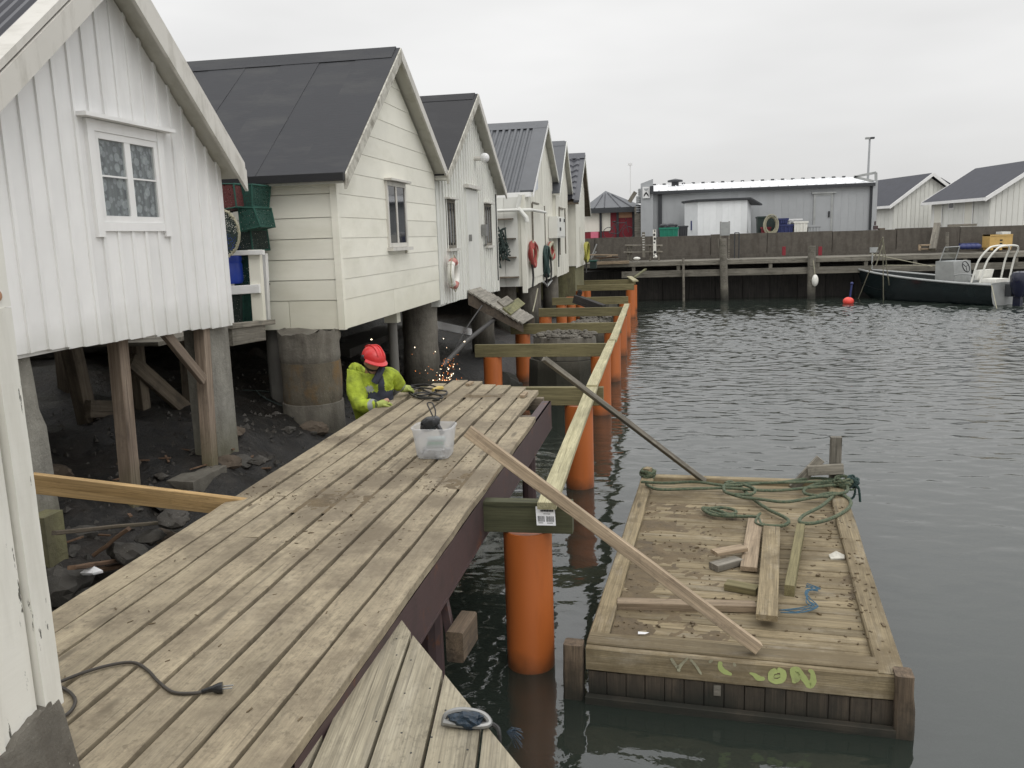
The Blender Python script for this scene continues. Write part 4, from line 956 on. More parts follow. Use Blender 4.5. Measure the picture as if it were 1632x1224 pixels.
# ------------------------------------------------------------------ the old deck
deck = thing('old_deck', 'weathered grey plank deck with long boards and a maroon steel edge', 'deck', (-1.9, 5.0, -0.3))
E3 = [-2.705, -2.545, -2.384, -2.19, -2.0, -1.824, -1.644, -1.467, -1.305, -1.135]
E8 = [-2.765, -2.545, -2.345, -2.15, -1.955, -1.775, -1.59, -1.41, -1.24, -1.062]
END = [8.75, 9.1, 9.3, 9.22, 9.02, 8.97, 8.85, 8.66, 7.32]
START = [2.2, 2.2, 2.2, 2.2, 1.0, 0.8, 0.8, 0.8, 0.8]
def ed(i, y): return lerp(E3[i], E8[i], (y - 3) / 5)
JO = [6.55, 4.9, 4.15, None, 5.9, None, 5.0, None, None]
for i in range(9):
    cuts = [START[i]] + ([JO[i]] if JO[i] else []) + [END[i]]
    for k, (c0, c1) in enumerate(zip(cuts, cuts[1:])):
        c0 += 0.004 if k else 0
        gap = rnd.uniform(0.021, 0.031)
        sh = rnd.uniform(-0.006, 0.006) if k else 0
        xa = (ed(i, c0) + ed(i + 1, c0)) / 2 + sh; xb = (ed(i, c1) + ed(i + 1, c1)) / 2 + sh
        plank('plank', (xa, c0, -0.0235 + rnd.uniform(-0.003, 0.003)), (xb, c1, -0.0235 + rnd.uniform(-0.003, 0.003)), (ed(i + 1, 5) - ed(i, 5)) - gap, 0.045, 'deck', deck, segs=int((c1 - c0) * 6), jit=0.0028, bev=0.0022, ends=0.01)
for y in (2.6, 3.6, 4.6, 5.6, 6.6, 7.6, 8.5):
    plank('joist', (-2.68, y, -0.115), (-1.17, y, -0.115), 0.07, 0.13, 'brown', deck)
ybm0, ybm1 = 2.45, 8.32
g = G(); xe = lambda y: ed(9, y) - 0.012
for (y0_, y1_) in ((2.3, 8.32),):
    g.prism([(xe(y0_), y0_, -0.05), (xe(y1_), y1_, -0.05), (xe(y1_), y1_, -0.315), (xe(y0_), y0_, -0.315)], (-0.02, 0, 0))
    g.prism([(xe(y0_) + 0.004, y0_, -0.315), (xe(y1_) + 0.004, y1_, -0.315), (xe(y1_) + 0.004, y1_, -0.33), (xe(y0_) + 0.004, y0_, -0.33)], (-0.09, 0, 0))
    g.prism([(xe(y0_) - 0.001, y0_, -0.05), (xe(y1_) - 0.001, y1_, -0.05), (xe(y1_) - 0.001, y1_, -0.064), (xe(y0_) - 0.001, y0_, -0.064)], (-0.09, 0, 0))
g.make('edge_girder', 'maroon', deck)
G().prism([(-2.68, 2.3, -0.06), (-2.72, 8.7, -0.06), (-2.72, 8.7, -0.2), (-2.68, 2.3, -0.2)], (0.05, 0, 0)).make('edge_girder', 'brown', deck)
for y in (4.4, 8.2):
    for x in (-1.3, -2.55): G().tube([(x, y, -0.3), (x, y, -2.6)], 0.07, 10).make('leg', 'maroon', deck)
# bracket with a block end under the girder
q = Yp(716, 940, 3.9); 
br = thing('hanging_block', 'sawn timber block bolted to a maroon arm under the deck edge', 'timber block', (-1.02, 3.9, -0.5))
A = Zp(733, 1015, -0.52); A2 = Zp(708, 925, -0.30)
plank('arm', A2 + Vector((-0.03, 0.0, 0.03)), A + Vector((-0.045, 0, -0.03)), 0.05, 0.035, 'maroon', br, up=(0, 1, 0))
plank('block', A + Vector((0, -0.12, 0.0)), A + Vector((0.02, 0.14, 0.0)), 0.095, 0.17, 'raftpost', br, bev=0.008)
# second, lower deck in the corner below the camera
low = thing('lower_deck', 'lower grey plank deck cut off at an angle in the bottom corner', 'deck', (-0.7, 2.4, -0.2))
ZL = -0.085
def polyplank(name, top, t_, mat_, parent, dirv, **props):
    x = Vector(dirv).normalized(); z = Vector((0, 0, 1)); y = z.cross(x)
    c = sum((Vector(p) for p in top), Vector()) / len(top); n = len(top)
    loc = [((Vector(p) - c).dot(x), (Vector(p) - c).dot(y), 0) for p in top]
    area = sum(loc[i][0] * loc[(i + 1) % n][1] - loc[(i + 1) % n][0] * loc[i][1] for i in range(n))
    if area < 0: loc.reverse()
    vs = [p for p in loc] + [(a * 1.0, b, -t_) for a, b, _ in loc]
    fs = [list(range(n)), list(range(2 * n - 1, n - 1, -1))] + [[(i + 1) % n, i, n + i, n + (i + 1) % n] for i in range(n)]
    me = bpy.data.meshes.new(name); me.from_pydata(vs, [], fs); me.update(); me.materials.append(M[mat_])
    return link(name, me, c, parent, Matrix((x, y, z)).transposed(), **props)
def pl(a, b, y): t = (y - a[1]) / (b[1] - a[1]); return (a[0] + (b[0] - a[0]) * t, y)
g0 = ((525, 1152), (493, 1224)); gA = ((657, 1008.6), (584, 1224)); gB = ((707.6, 1068.6), (672, 1224)); gC = ((767.6, 1159), (760, 1224)); gD = ((835, 1230), (850, 1400)); gW = ((470, 1100), (380, 1224))
cutl = ((640, 990), (830, 1224))
def cross(l1, l2):
    (x1, y1), (x2, y2) = l1; (x3, y3), (x4, y4) = l2
    d = (x1 - x2) * (y3 - y4) - (y1 - y2) * (x3 - x4)
    a, b = x1 * y2 - y1 * x2, x3 * y4 - y3 * x4
    return ((a * (x3 - x4) - (x1 - x2) * b) / d, (a * (y3 - y4) - (y1 - y2) * b) / d)
YB = 1420
def gapoff(l, o): return tuple((a + o * (1 + (b - 1000) / 400), b) for a, b in l)
tipA = (638, 985)
lines = [gW, g0, gA, gB, gC, gD]
for i in range(5):
    l, r_ = gapoff(lines[i], 2.2), gapoff(lines[i + 1], -2.2)
    if i == 0: pts = [pl(*l, YB), pl(*r_, YB), pl(*r_, 1130), pl(*l, 1110)]
    elif i == 1: pts = [pl(*l, YB), pl(*r_, YB), cross(r_, cutl), tipA, (600, 1010), pl(*l, 1140)]
    else: pts = [pl(*l, YB), pl(*r_, YB), cross(r_, cutl), cross(l, cutl)]
    P = [Zp(a, b, ZL) for a, b in pts]
    dv = Zp(*l[0], ZL) - Zp(*l[1], ZL)
    polyplank('plank', P, 0.042, 'deck2', low, dv)
for k in (0.35, 0.8):
    A, B = Zp(690, 1100 + 300 * (k - 0.35), ZL - 0.09), Zp(480, 1330 + 300 * (k - 0.35), ZL - 0.09)
    plank('joist', A, B, 0.06, 0.09, 'brown', low)
# nail heads in the lower deck
g = G()
for a, b in ((632, 1018), (632, 1044), (655, 1052), (645, 1105), (685, 1097), (710, 1132), (745, 1195), (688, 1175), (640, 1168), (655, 1200), (700, 1215), (600, 1150)):
    q = Zp(a, b, ZL); g.lathe(q, [(0.004, -0.002), (0.004, 0.0012), (0.003, 0.0015)], 8)
g.make('nail', 'ink', low)
# cleat with blue cloth on the lower deck
q = Zp(745, 1158, ZL)
ct = thing('mooring_shackle', 'steel shackle wrapped in dark blue cloth tied to the lower deck edge', 'shackle', q)
G().tube(cr([q + Vector(v) for v in ((-0.085, 0.0, 0.0), (-0.075, 0.012, 0.035), (-0.02, 0.02, 0.05), (0.05, 0.02, 0.04), (0.08, 0.0, 0.02), (0.05, -0.015, 0.015), (-0.03, -0.02, 0.018), (-0.08, -0.015, 0.02))], 6), 0.011, 8).make('shackle', 'steel', ct, smooth=True)
bm = bmesh.new(); bmesh.ops.create_icosphere(bm, subdivisions=3, radius=0.043)
for v in bm.verts:
    n_ = noise.noise(v.co * 40) * 0.35 + noise.noise(v.co * 90) * 0.2
    v.co = Vector((v.co.x * 1.45, v.co.y * 0.7, v.co.z * 0.72)) * (1 + n_)
me = bpy.data.meshes.new('cloth'); bm.to_mesh(me); bm.free(); me.materials.append(M['tealglove']); link('cloth', me, q + Vector((0.0, -0.005, 0.03)), ct)
G().tube(cr([q + Vector(v) for v in ((0.05, 0.0, 0.02), (0.1, 0.0, 0.01), (0.12, -0.03, -0.02), (0.115, -0.05, -0.2))], 6), 0.008, 6).make('cord', 'rubber', ct)
g = G()
for i in range(26):
    a = q + Vector((0.14, 0.0, -0.01)); d_ = Vector((rnd.uniform(0.02, 0.06), rnd.uniform(-0.03, 0.02), rnd.uniform(-0.05, 0.01)))
    g.tube([a, a + d_ * 0.6 + Vector((0, 0, 0.01)), a + d_], 0.0018, 4)
g.make('frayed_end', 'tealglove', ct)

# ------------------------------------------------------------------ new pier: orange piles, beams, stringers
ORD = ['first', 'second', 'third', 'fourth', 'fifth', 'sixth', 'seventh', 'eighth', 'ninth']
BM = [(5.1, -2.3, -0.54, -0.078), (9.2, -2.72, -0.6, -0.075), (13.2, -2.925, -0.745, -0.098), (16.35, -2.88, -0.70, -0.095), (19.85, -2.80, -0.72, -0.095), (23.3, -2.9, -0.8, -0.1), (29.1, -2.75, -0.8, -0.1), (32.0, -2.75, -0.82, -0.1)]
def pile(x, y, r, top, label, grp):
    g = G(); n = 36
    prof = [(r, -3.2), (r, -1.24), (r, -0.9), (r, top), (r - 0.012, top), (r - 0.012, top - 0.05)]
    g.lathe((x, y, 0), prof, n, cap=False)
    g.lathe((x, y, 0), [(0.001, top - 0.03), (r - 0.011, top - 0.03)], n, cap=False)
    return g.make('orange_pile', 'orange', smooth=40, label=label, cat='pile', group=grp)
for i, (y, xl, xr, zt) in enumerate(BM):
    px_ = (-0.85, -0.885, -0.9, -0.88, -0.88, -0.9, -0.92, -0.93)[i]
    pile(px_, y + 0.13, 0.16, zt - 0.212, f'{ORD[i]} orange pile of the water side row counted from the lower deck', 'orange piles on the water side')
    if i in (0,): continue
    pile(-2.66 if i != 1 else -2.5, y + 0.13, 0.15, zt - 0.212, f'{ORD[i-1]} orange pile of the shore side row counted from the old deck', 'orange piles on the shore side')
for i, (y, xl, xr, zt) in enumerate(BM):
    lb = ('dark green treated beam closest to the camera meeting the deck edge' if i == 0 else f'{ORD[i]} green treated cross beam on the orange piles counted from the camera')
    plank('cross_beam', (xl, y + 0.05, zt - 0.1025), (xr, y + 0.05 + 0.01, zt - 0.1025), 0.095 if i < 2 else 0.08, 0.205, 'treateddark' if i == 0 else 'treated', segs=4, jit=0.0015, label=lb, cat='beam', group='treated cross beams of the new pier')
pile(-2.68, 26.3, 0.15, -0.3, 'orange pile standing free between the sixth and seventh beam', 'orange piles on the shore side')
# stringers laid on the beams
S0 = (-0.685, 4.98); S1 = (-0.75, 20.3)
def sx(y): return lerp(S0[0], S1[0], (y - S0[1]) / (S1[1] - S0[1]))
st = []
for k, (ya, yb, dx, lb) in enumerate(((4.98, 9.05, 0.0, 'pale treated stringer board nearest the camera with a paper label'), (8.9, 13.35, 0.0, 'middle pale treated stringer board crossed by a dark plank'), (13.2, 20.3, 0.02, 'far pale treated stringer board reaching to the fifth beam'))):
    zz = (-0.055, -0.05 + 0.02, -0.072)[k]
    o = thing('stringer', lb, 'board', (sx(ya), ya, -0.06), 'stringer boards on the cross beams')
    plank('board', (sx(ya) + dx, ya, -0.055 if k != 1 else -0.012), (sx(yb) + dx, yb, -0.03 if k == 0 else -0.072), 0.12, 0.045, 'stringer', o, segs=6, jit=0.002)
    st.append(o)
A = Vector((S0[0], S0[1] - 0.003, -0.033))
lab = G(); lab.cur = 0
tl = Zp(852, 806, -0.05); w1 = 0.105
lx0, lx1 = S0[0] - 0.062, S0[0] + 0.058; ly = S0[1] - 0.012
def LB(u, v, o=0.0): return Vector((lerp(lx0, lx1, u) + 0.012 * (1 - v) - 0.012, ly - o - 0.05 * (1 - v) + 0.045, -0.07 - 0.105 * (1 - v)))
paper = G().add([LB(0, 0), LB(1, 0), LB(1, 1), LB(0, 1), LB(0, 0, -0.002), LB(1, 0, -0.002), LB(1, 1, -0.002), LB(0, 1, -0.002)], [(0, 1, 2, 3), (7, 6, 5, 4), (0, 4, 5, 1), (1, 5, 6, 2), (2, 6, 7, 3), (3, 7, 4, 0)]).make('label', 'paper', st[0])
g = G()
def bar(u0, u1, v0, v1): g.add([LB(u0, v0, 0.0012), LB(u1, v0, 0.0012), LB(u1, v1, 0.0012), LB(u0, v1, 0.0012)], [(0, 1, 2, 3)])
u = 0.08
while u < 0.42: wv = rnd.uniform(0.008, 0.028); bar(u, u + wv, 0.2, 0.5); u += wv + rnd.uniform(0.01, 0.02)
u = 0.52
while u < 0.92: wv = rnd.uniform(0.008, 0.03); bar(u, u + wv, 0.2, 0.5); u += wv + rnd.uniform(0.01, 0.02)
u = 0.25
while u < 0.9: bar(u, u + 0.07, 0.74, 0.84); u += 0.085
for u in (0.4, 0.5, 0.6, 0.68): bar(u, u + 0.06, 0.6, 0.64)
bar(0.1, 0.35, 0.12, 0.15); bar(0.55, 0.85, 0.12, 0.15)
g.make('print', 'ink', paper)
plank('short_board', Zp(1003, 441, -0.06), Zp(1013, 448, -0.06), 0.2, 0.045, 'stringer', label='short pale board laid across the last two beams', cat='board')
plank('slanting_board', Zp(1011, 442, -0.05), Yp(1029, 429, 35.6), 0.1, 0.05, 'mossy', label='mottled board rising from the last beam towards the far dock', cat='board')

# old concrete caissons between the beams
def caisson(c, r, z0, z1, label):
    o = thing('concrete_caisson', label, 'caisson', (c[0], c[1], z0), 'old concrete caissons between the new beams')
    n = 10
    for (ra, rb, za, zb_, nm) in ((r * 1.2, r * 1.1, z0, z1 - 0.42, 'base_ring'), (r * 1.0, r * 0.95, z1 - 0.41, z1 - 0.02, 'upper_ring')):
        g = G(); vs = []
        for rr, z in ((ra, za), (rb, zb_)):
            for j in range(n):
                a = 2 * math.pi * (j + 0.25) / n; k = 1 + 0.05 * noise.noise(Vector((math.cos(a) * 2, math.sin(a) * 2, c[1])))
                vs.append((c[0] + rr * k * math.cos(a) * 1.1, c[1] + rr * k * math.sin(a), z))
        fs = [[j, (j + 1) % n, n + (j + 1) % n, n + j] for j in range(n)] + [[n + j for j in range(n)]]
        g.add(vs, fs).make(nm, 'conc', o)
    g = G()
    for i in range(190):
        a = rnd.uniform(0, 6.3); q = rnd.uniform(0, 1) ** 0.5 * r * 0.95; s_ = rnd.uniform(0.015, 0.05) * (1.7 if rnd.random() < 0.12 else 1)
        x, y = c[0] + 1.1 * q * math.cos(a), c[1] + q * math.sin(a)
        g.ball((x, y, z1 + 0.06 * (1 - q / r) + rnd.uniform(-0.03, 0.01)), s_, 6, 4, (1, 1, 0.6))
    ob = g.make('rubble_top', 'foot', o); ob['kind'] = 'stuff'
caisson((-1.62, 14.75), 0.52, -1.9, -0.12, 'rubble topped concrete caisson behind the third beam')
caisson((-1.45, 18.3), 0.38, -1.9, -0.28, 'rubble topped concrete caisson behind the fourth beam')
caisson((-1.6, 21.8), 0.38, -1.9, -0.5, 'rubble topped concrete caisson behind the fifth beam')
caisson((-1.7, 26.6), 0.42, -1.9, -0.45, 'rubble topped concrete caisson behind the sixth beam')
o = thing('broken_timber', 'dark broken timber with a knobbed end sticking up by the sixth beam', 'timber', (-2.0, 20.9, -0.3))
plank('log', Yp(962, 492, 20.6), Yp(917, 476, 20.9), 0.2, 0.2, 'black', o, segs=3, jit=0.02)
G().tube(cr([Yp(915, 482, 20.9), Yp(921, 472, 20.9), Yp(923, 464, 20.9), Yp(926, 466, 20.9), Yp(923, 474, 20.9)], 5), 0.04, 6).make('hook', 'black', o)

# ramp to the door of boathouse 3
rp = thing('slatted_ramp', 'slatted wooden ramp sloping from the boathouse door to the new beams', 'ramp', (-2.9, 15.5, 0.2))
TL, TR, BL, BR = Xp(745, 464, -3.34), Xp(765, 458.5, -3.34), Zp(833, 516, -0.02), Zp(851, 505, -0.02)
nS = 13
for i in range(nS):
    u0 = (i + 0.5) / nS; A, B = TL.lerp(BL, u0), TR.lerp(BR, u0)
    plank('slat', A + Vector((0, -0.02 + rnd.uniform(-0.03, 0.03), 0)), B + Vector((0, rnd.uniform(-0.03, 0.03), 0)), (BL - TL).length / nS * 0.88, 0.028, 'slat', rp, up=((BL - TL).cross(TR - TL)).normalized() * (1 if (BL - TL).cross(TR - TL).z > 0 else -1))
for (A, B) in ((TL, BL), (TR, BR)):
    G().prism([A + Vector((0, 0.02, -0.02)), B + Vector((0, 0.02, -0.02)), B + Vector((0, 0.02, -0.17)), A + Vector((0, 0.02, -0.24))], (0, 0.05, 0)).make('side_board', 'raftdark', rp)
u_ = ((BL - TL).cross(TR - TL)).normalized(); u_ = u_ if u_.z > 0 else -u_
for (a, b, c, d, lb) in ((806, 499, 829, 482, 'mossy short board lying on the ramp'), (797, 488, 812, 479, 'grey short board lying on the ramp beside the mossy one')):
    def onramp(px, py):
        dd = ray(px, py); t = (TL - EYE).dot(u_) / dd.dot(u_); return EYE + dd * t + u_ * 0.035
    plank('loose_board', onramp(a, b), onramp(c, d), 0.2, 0.03, 'mossy' if a == 806 else 'grey', up=u_, label=lb, cat='board')
G().tube([Xp(704, 585, -3.0), Xp(742, 545, -3.0), Xp(790, 507, -3.0)], 0.04, 10).make('steel_pipe', 'darkpipe', label='dark steel pipe leaning under the ramp', cat='pipe')
G().tube(cr([Xp(722, 565, -3.1), Xp(742, 525, -3.1), Xp(768, 487, -3.1)], 5), 0.012, 6).make('cable', 'rubber', label='thin black cable hanging down under the ramp', cat='cable')
plank('white_drain', Xp(690, 517, -4.0), Xp(816, 543, -4.0), 0.15, 0.06, 'whiteplastic', up=(1, 0, 0), label='white plastic rail running low behind the pillars', cat='rail')
G().box((-6, 13.6, -1.3), (-5.2, 17.5, -0.2)).make('stone_block', 'rock', label='dark stone block deep under the narrow boarded boathouse', cat='stone')
G().tube(cr([Xp(857, 460, -3.0), Xp(853, 480, -3.0), Xp(849, 497, -3.0)], 5), 0.015, 6).make('cable', 'ropepale', label='thin pale cable hanging from the ribbed roof boathouse', cat='cable')
G().tube([Xp(866, 449, -3.1), Xp(872, 456, -3.1), Xp(879, 447, -3.1)], 0.03, 6).make('metal_hoop', 'alu', label='bright bent hoop hanging under the rope coils', cat='hoop')

# loose timbers across to the raft
B = Zp(1208, 1033, -0.855)
def along(B, S, px):
    lo, hi = 0.5, 6.0
    for _ in range(40):
        mid = (lo + hi) / 2
        if PIX(B + (S - B) * mid)[0] > px: lo = mid
        else: hi = mid
    return B + (S - B) * lo
def PIX(p):
    d = Vector(p) - EYE; z = d.dot(CF); return 816 + F * d.dot(CR) / z, 612 - F * d.dot(CU) / z
A = along(B, Zp(905, 806, 0.012), 745)
plank('timber', A, B, 0.062, 0.07, 'loose', up=(0.25, 0.1, 1), segs=8, jit=0.0015, bev=0.003, label='long pale timber leaning from the old deck down onto the raft', cat='timber')
Bp = Zp(1122, 766, -0.85); Sp = Zp(958, 641, 0.06)
Ap = along(Bp, Sp, 867)
plank('timber', Ap, Bp, 0.042, 0.06, 'grey', up=(0.2, -0.8, 0.5), segs=6, jit=0.001, bev=0.003, label='dark thin timber leaning over the stringer onto the far end of the raft', cat='timber')
# ------------------------------------------------------------------ the raft
ZR = -0.9
NL, NR, FL, FR = Zp(934, 1030, ZR), Zp(1441, 1078, ZR), Zp(1024, 757, ZR), Zp(1341, 768, ZR)
def rp_(u, v, z=0.0):
    p = NL.lerp(NR, u).lerp(FL.lerp(FR, u), v); return p + Vector((0, 0, z))
raft = thing('work_raft', 'muddy wooden work raft moored beside the orange piles', 'raft', NL + Vector((0, 0, -0.4)))
NB = 34
for i in range(NB):
    v = 0.055 + (0.985 - 0.055) * (i + 0.5) / NB
    wv = (FL - NL).length * 0.93 / NB
    plank('deck_board', rp_(0.05, v, -0.055 + rnd.uniform(-0.003, 0.003)), rp_(0.935, v, -0.055 + rnd.uniform(-0.003, 0.003)), wv - rnd.uniform(0.003, 0.009), 0.03, 'raft', raft, segs=6, jit=0.002, ends=0.003)
plank('edge_timber', rp_(0.03, 0.02, -0.035), rp_(0.03, 1.0, -0.035), 0.125, 0.075, 'raft', raft, segs=8, jit=0.004, bev=0.01)
plank('edge_timber', rp_(0.965, 0.0, -0.03), rp_(0.965, 1.0, -0.03), 0.15, 0.075, 'raft', raft, segs=8, jit=0.004, bev=0.01)
plank('edge_timber', rp_(0.02, 0.99, -0.03), rp_(0.99, 0.99, -0.03), 0.1, 0.09, 'raft', raft, segs=6, jit=0.004, bev=0.01)
fd = (NR - NL).normalized(); fn = Vector((fd.y, -fd.x, 0))
fb = plank('front_beam', rp_(0.0, 0.0, -0.075) + fn * -0.01, rp_(0.985, 0.0, -0.075) + fn * -0.01, 0.05, 0.15, 'raft', raft, segs=8, jit=0.003, bev=0.008)
plank('front_cap', rp_(0.0, 0.029, -0.006), rp_(0.93, 0.029, -0.006), 0.15, 0.028, 'raft', raft, segs=8, jit=0.003, bev=0.006)
for i in range(15):
    u = 0.005 + 0.97 * (i + 0.5) / 15
    plank('front_board', rp_(u, 0.004, -0.152 - rnd.uniform(0, 0.01)) + fn * 0.0, rp_(u, 0.004, -0.46), 0.97 * 1.8 / 15 - rnd.uniform(0.001, 0.004), 0.03 + 0.004 * (i % 2), 'raftdark', raft, up=(fn.x, fn.y, 0))
plank('waler', rp_(0.0, -0.003, -0.36) + fn * 0.03, rp_(0.98, -0.003, -0.36) + fn * 0.03, 0.05, 0.12, 'raftdark', raft)
plank('corner_post', rp_(-0.045, 0.004, 0.012), rp_(-0.045, 0.004, -0.6), 0.125, 0.1, 'raftpost', raft, up=(fn.x, fn.y, 0), segs=6, jit=0.006, bev=0.012)
plank('corner_post', rp_(1.0, -0.002, 0.03), rp_(1.0, -0.002, -0.6), 0.1, 0.12, 'raftpost', raft, up=(fn.x, fn.y, 0), segs=6, jit=0.008, bev=0.012)
q = [rp_(0.0, 0.02, -0.07), rp_(0.97, 0.02, -0.07), rp_(0.97, 0.99, -0.07), rp_(0.0, 0.99, -0.07)]
G().prism(q, (0, 0, -0.5)).make('float_box', 'raftdark', raft)
pa, pb = rp_(0.985, 0.985, 0.0), None
pv = Yp(1332, 730, pa.y)
plank('mooring_post', (pv.x, pa.y + 0.02, -1.35), (pv.x, pa.y + 0.02, Yp(1332, 697, pa.y).z), 0.105, 0.06, 'grey', raft, up=(0, 1, 0))
plank('cross_piece', Yp(1287, 750, pa.y - 0.05), Yp(1344, 747, pa.y - 0.05), 0.045, 0.1, 'grey', raft)
plank('diagonal_brace', Yp(1264, 778, pa.y - 0.02), Yp(1308, 731, pa.y - 0.02), 0.09, 0.045, 'grey', raft, up=(0, 1, 0))
plank('stub_post', rp_(0.035, 0.985, -0.2), rp_(0.03, 0.98, 0.1), 0.07, 0.07, 'raft', raft)
# sprayed marks on the front beam (strokes lie on the board)
def FB(px, py):
    n = fn; o = rp_(0.0, 0.0, -0.075) + fn * 0.0175; d = ray(px, py); return EYE + d * ((o - EYE).dot(n) / d.dot(n))
def stroke(name, pts, w_, mt):
    P = cr([FB(*p) for p in pts], 4); g = G(); n = len(P); vs = []; fs = []
    ws = w_ if isinstance(w_, list) else [w_] * len(pts)
    for i, p in enumerate(P):
        t = (P[min(i + 1, n - 1)] - P[max(i - 1, 0)]).normalized(); s_ = t.cross(fn).normalized()
        k = i / (n - 1) * (len(ws) - 1); a = int(k); ww = lerp(ws[a], ws[min(a + 1, len(ws) - 1)], k - a) / 2
        e_ = 0.35 if i in (0, n - 1) else 1
        ww *= 1.3 + 0.3 * noise.noise(p * 60)
        vs += [p + s_ * ww * e_ + fn * 0.001, p - s_ * ww * e_ + fn * 0.001]
    for i in range(n - 1): fs.append((2 * i, 2 * i + 1, 2 * i + 3, 2 * i + 2))
    g.add(vs, fs).make(name, mt, fb)
PX = lambda x, y: (1040 + x / 5.44, 1020 + y / 5.44)
stroke('paint_mark', [PX(160, 155), PX(190, 205), PX(228, 248)], 0.014, 'sprayold')
stroke('paint_mark', [PX(310, 150), PX(262, 200), PX(228, 240), PX(230, 275)], [0.008, 0.012, 0.018, 0.014], 'sprayold')
stroke('paint_mark', [PX(325, 165), PX(375, 220), PX(425, 300)], 0.012, 'sprayold')
stroke('paint_mark', [PX(490, 195), PX(520, 170)], 0.012, 'sprayold')
stroke('paint_mark', [PX(592, 185), PX(585, 225), PX(610, 265), PX(650, 285), PX(688, 300)], [0.014, 0.024, 0.024, 0.022, 0.012], 'spray')
stroke('paint_mark', [PX(705, 195), PX(718, 230)], 0.012, 'sprayold')
stroke('paint_mark', [PX(840, 285), PX(880, 300), PX(920, 330), PX(975, 335)], [0.008, 0.018, 0.03, 0.014], 'spray')
stroke('paint_mark', [PX(1080, 262), PX(1032, 285), PX(1030, 340), PX(1080, 360), PX(1130, 335), PX(1128, 275), PX(1080, 258)], 0.026, 'spray')
stroke('paint_mark', [PX(1075, 300), PX(1085, 325)], 0.03, 'spray')
stroke('paint_mark', [PX(1232, 375), PX(1222, 320), PX(1215, 262), PX(1250, 250), PX(1285, 290), PX(1325, 350), PX(1365, 395), PX(1392, 350), PX(1385, 280), PX(1350, 262)], [0.02, 0.022, 0.024, 0.024, 0.026, 0.028, 0.028, 0.026, 0.02, 0.014], 'spray')
stroke('paint_mark', [PX(1250, 275), PX(1262, 330), PX(1240, 360)], 0.02, 'spray')
G().add([tuple(rp_(u, 0.004, z) + fn * 0.0225) for u, z in ((0.425, -0.235), (0.448, -0.235), (0.448, -0.165), (0.425, -0.165))], [(0, 1, 2, 3)]).make('pale_tag', 'grey', raft)
# mud that has collected between the boards
nu, nv = 70, 110; rows = []
for j in range(nv + 1):
    row = []
    for i in range(nu + 1):
        u, v = 0.065 + 0.86 * i / nu, 0.03 + 0.95 * j / nv
        k = 1.0 - 1.5 * u + 0.1 * (0.5 - abs(v - 0.4))
        k = max(k, 0.55 - 6 * (0.925 - u) if u > 0.84 else -1) - (0.5 if v > 0.82 else 0) 
        p = Vector((u * 6, v * 12, 0)); nn = 0.7 * noise.noise(p) + 0.5 * noise.noise(p * 2.7) + 0.35 * noise.noise(p * 7) + 0.2 * noise.noise(p * 17)
        h = -0.048 + 0.014 * (k - 0.12 + nn) + 0.002 * noise.noise(p * 30)
        row.append(rp_(u, v, min(max(h, -0.068), -0.022)))
    rows.append(row)
mo = G().grid(rows).make('mud', 'mud', raft, smooth=True); mo['kind'] = 'stuff'
g = G()
for i in range(340):
    u = rnd.random(); u = 0.08 + 0.84 * (u * u if rnd.random() < 0.6 else u); v = rnd.uniform(0.03, 0.8)
    if rnd.random() < 0.25: u = rnd.uniform(0.88, 0.99)
    p = rp_(u, v, -0.036 if u < 0.92 else 0.01); s_ = rnd.uniform(0.003, 0.010) * (1.9 if rnd.random() < 0.06 else 1); a = rnd.uniform(0, 6); h = s_ * rnd.uniform(0.3, 0.8); e_ = rnd.uniform(1, 1.9)
    c, s2 = math.cos(a), math.sin(a)
    pts = [(-s_ * e_, -s_ * 0.6), (s_ * e_, -s_ * 0.5), (s_ * e_ * 0.8, s_ * 0.6), (-s_ * e_ * 0.7, s_ * 0.5)]
    b_ = [p + Vector((x * c - y * s2, x * s2 + y * c, -0.006)) for x, y in pts]
    t_ = [q_ + Vector((rnd.uniform(-.2, .2) * s_, rnd.uniform(-.2, .2) * s_, h + 0.006)) for q_ in b_]
    g.add(b_ + t_, [(3, 2, 1, 0), (4, 5, 6, 7), (0, 1, 5, 4), (1, 2, 6, 5), (2, 3, 7, 6), (3, 0, 4, 7)])
o = g.make('crumbs', 'mud', raft); o['kind'] = 'stuff'
g = G()
for (a, b) in ((1022, 1011),):
    p = Zp(a, b, ZR - 0.03); g.add([p + Vector(v) * rnd.uniform(0.7, 1.3) for v in ((-0.03, -0.01, 0.006), (0.035, -0.012, 0.01), (0.04, 0.01, 0.008), (-0.02, 0.014, 0.012))], [(0, 1, 2, 3)])
g.make('pale_chip', 'paper', raft)['kind'] = 'stuff'
# loose boards lying on the raft
def lb_(a, b, w_, t_, z, mt, label, bev=0.004):
    A, B = Zp(*a, ZR + z), Zp(*b, ZR + z)
    plank('loose_board', A, B, w_, t_, mt, label=label, cat='board', segs=4, jit=0.001, bev=bev, group='loose boards on the raft')
lb_((984, 962), (1204, 967), 0.095, 0.05, -0.015, 'loose', 'long dark edged board lying across the raft under the others')
lb_((1157, 932), (1207, 941), 0.1, 0.05, -0.012, 'treated', 'short green tinted block touching the long brown board')
lb_((1204, 829), (1193, 907), 0.125, 0.035, -0.01, 'loose', 'pale board lying left of the longest upright board')
lb_((1137, 904), (1177, 893), 0.1, 0.05, -0.012, 'grey', 'short dark block under the orange ended block')
lb_((1138, 881), (1186, 873), 0.1, 0.03, 0.04, 'loose', 'short pale block lying on the dark block')
lb_((1230, 842), (1222, 985), 0.135, 0.04, 0.035, 'raft', 'longest brown board with a reddish cut end lying on the pile')
lb_((1276, 842), (1258, 942), 0.068, 0.085, 0.0, 'treated', 'narrow greenish square timber lying right of the pile')
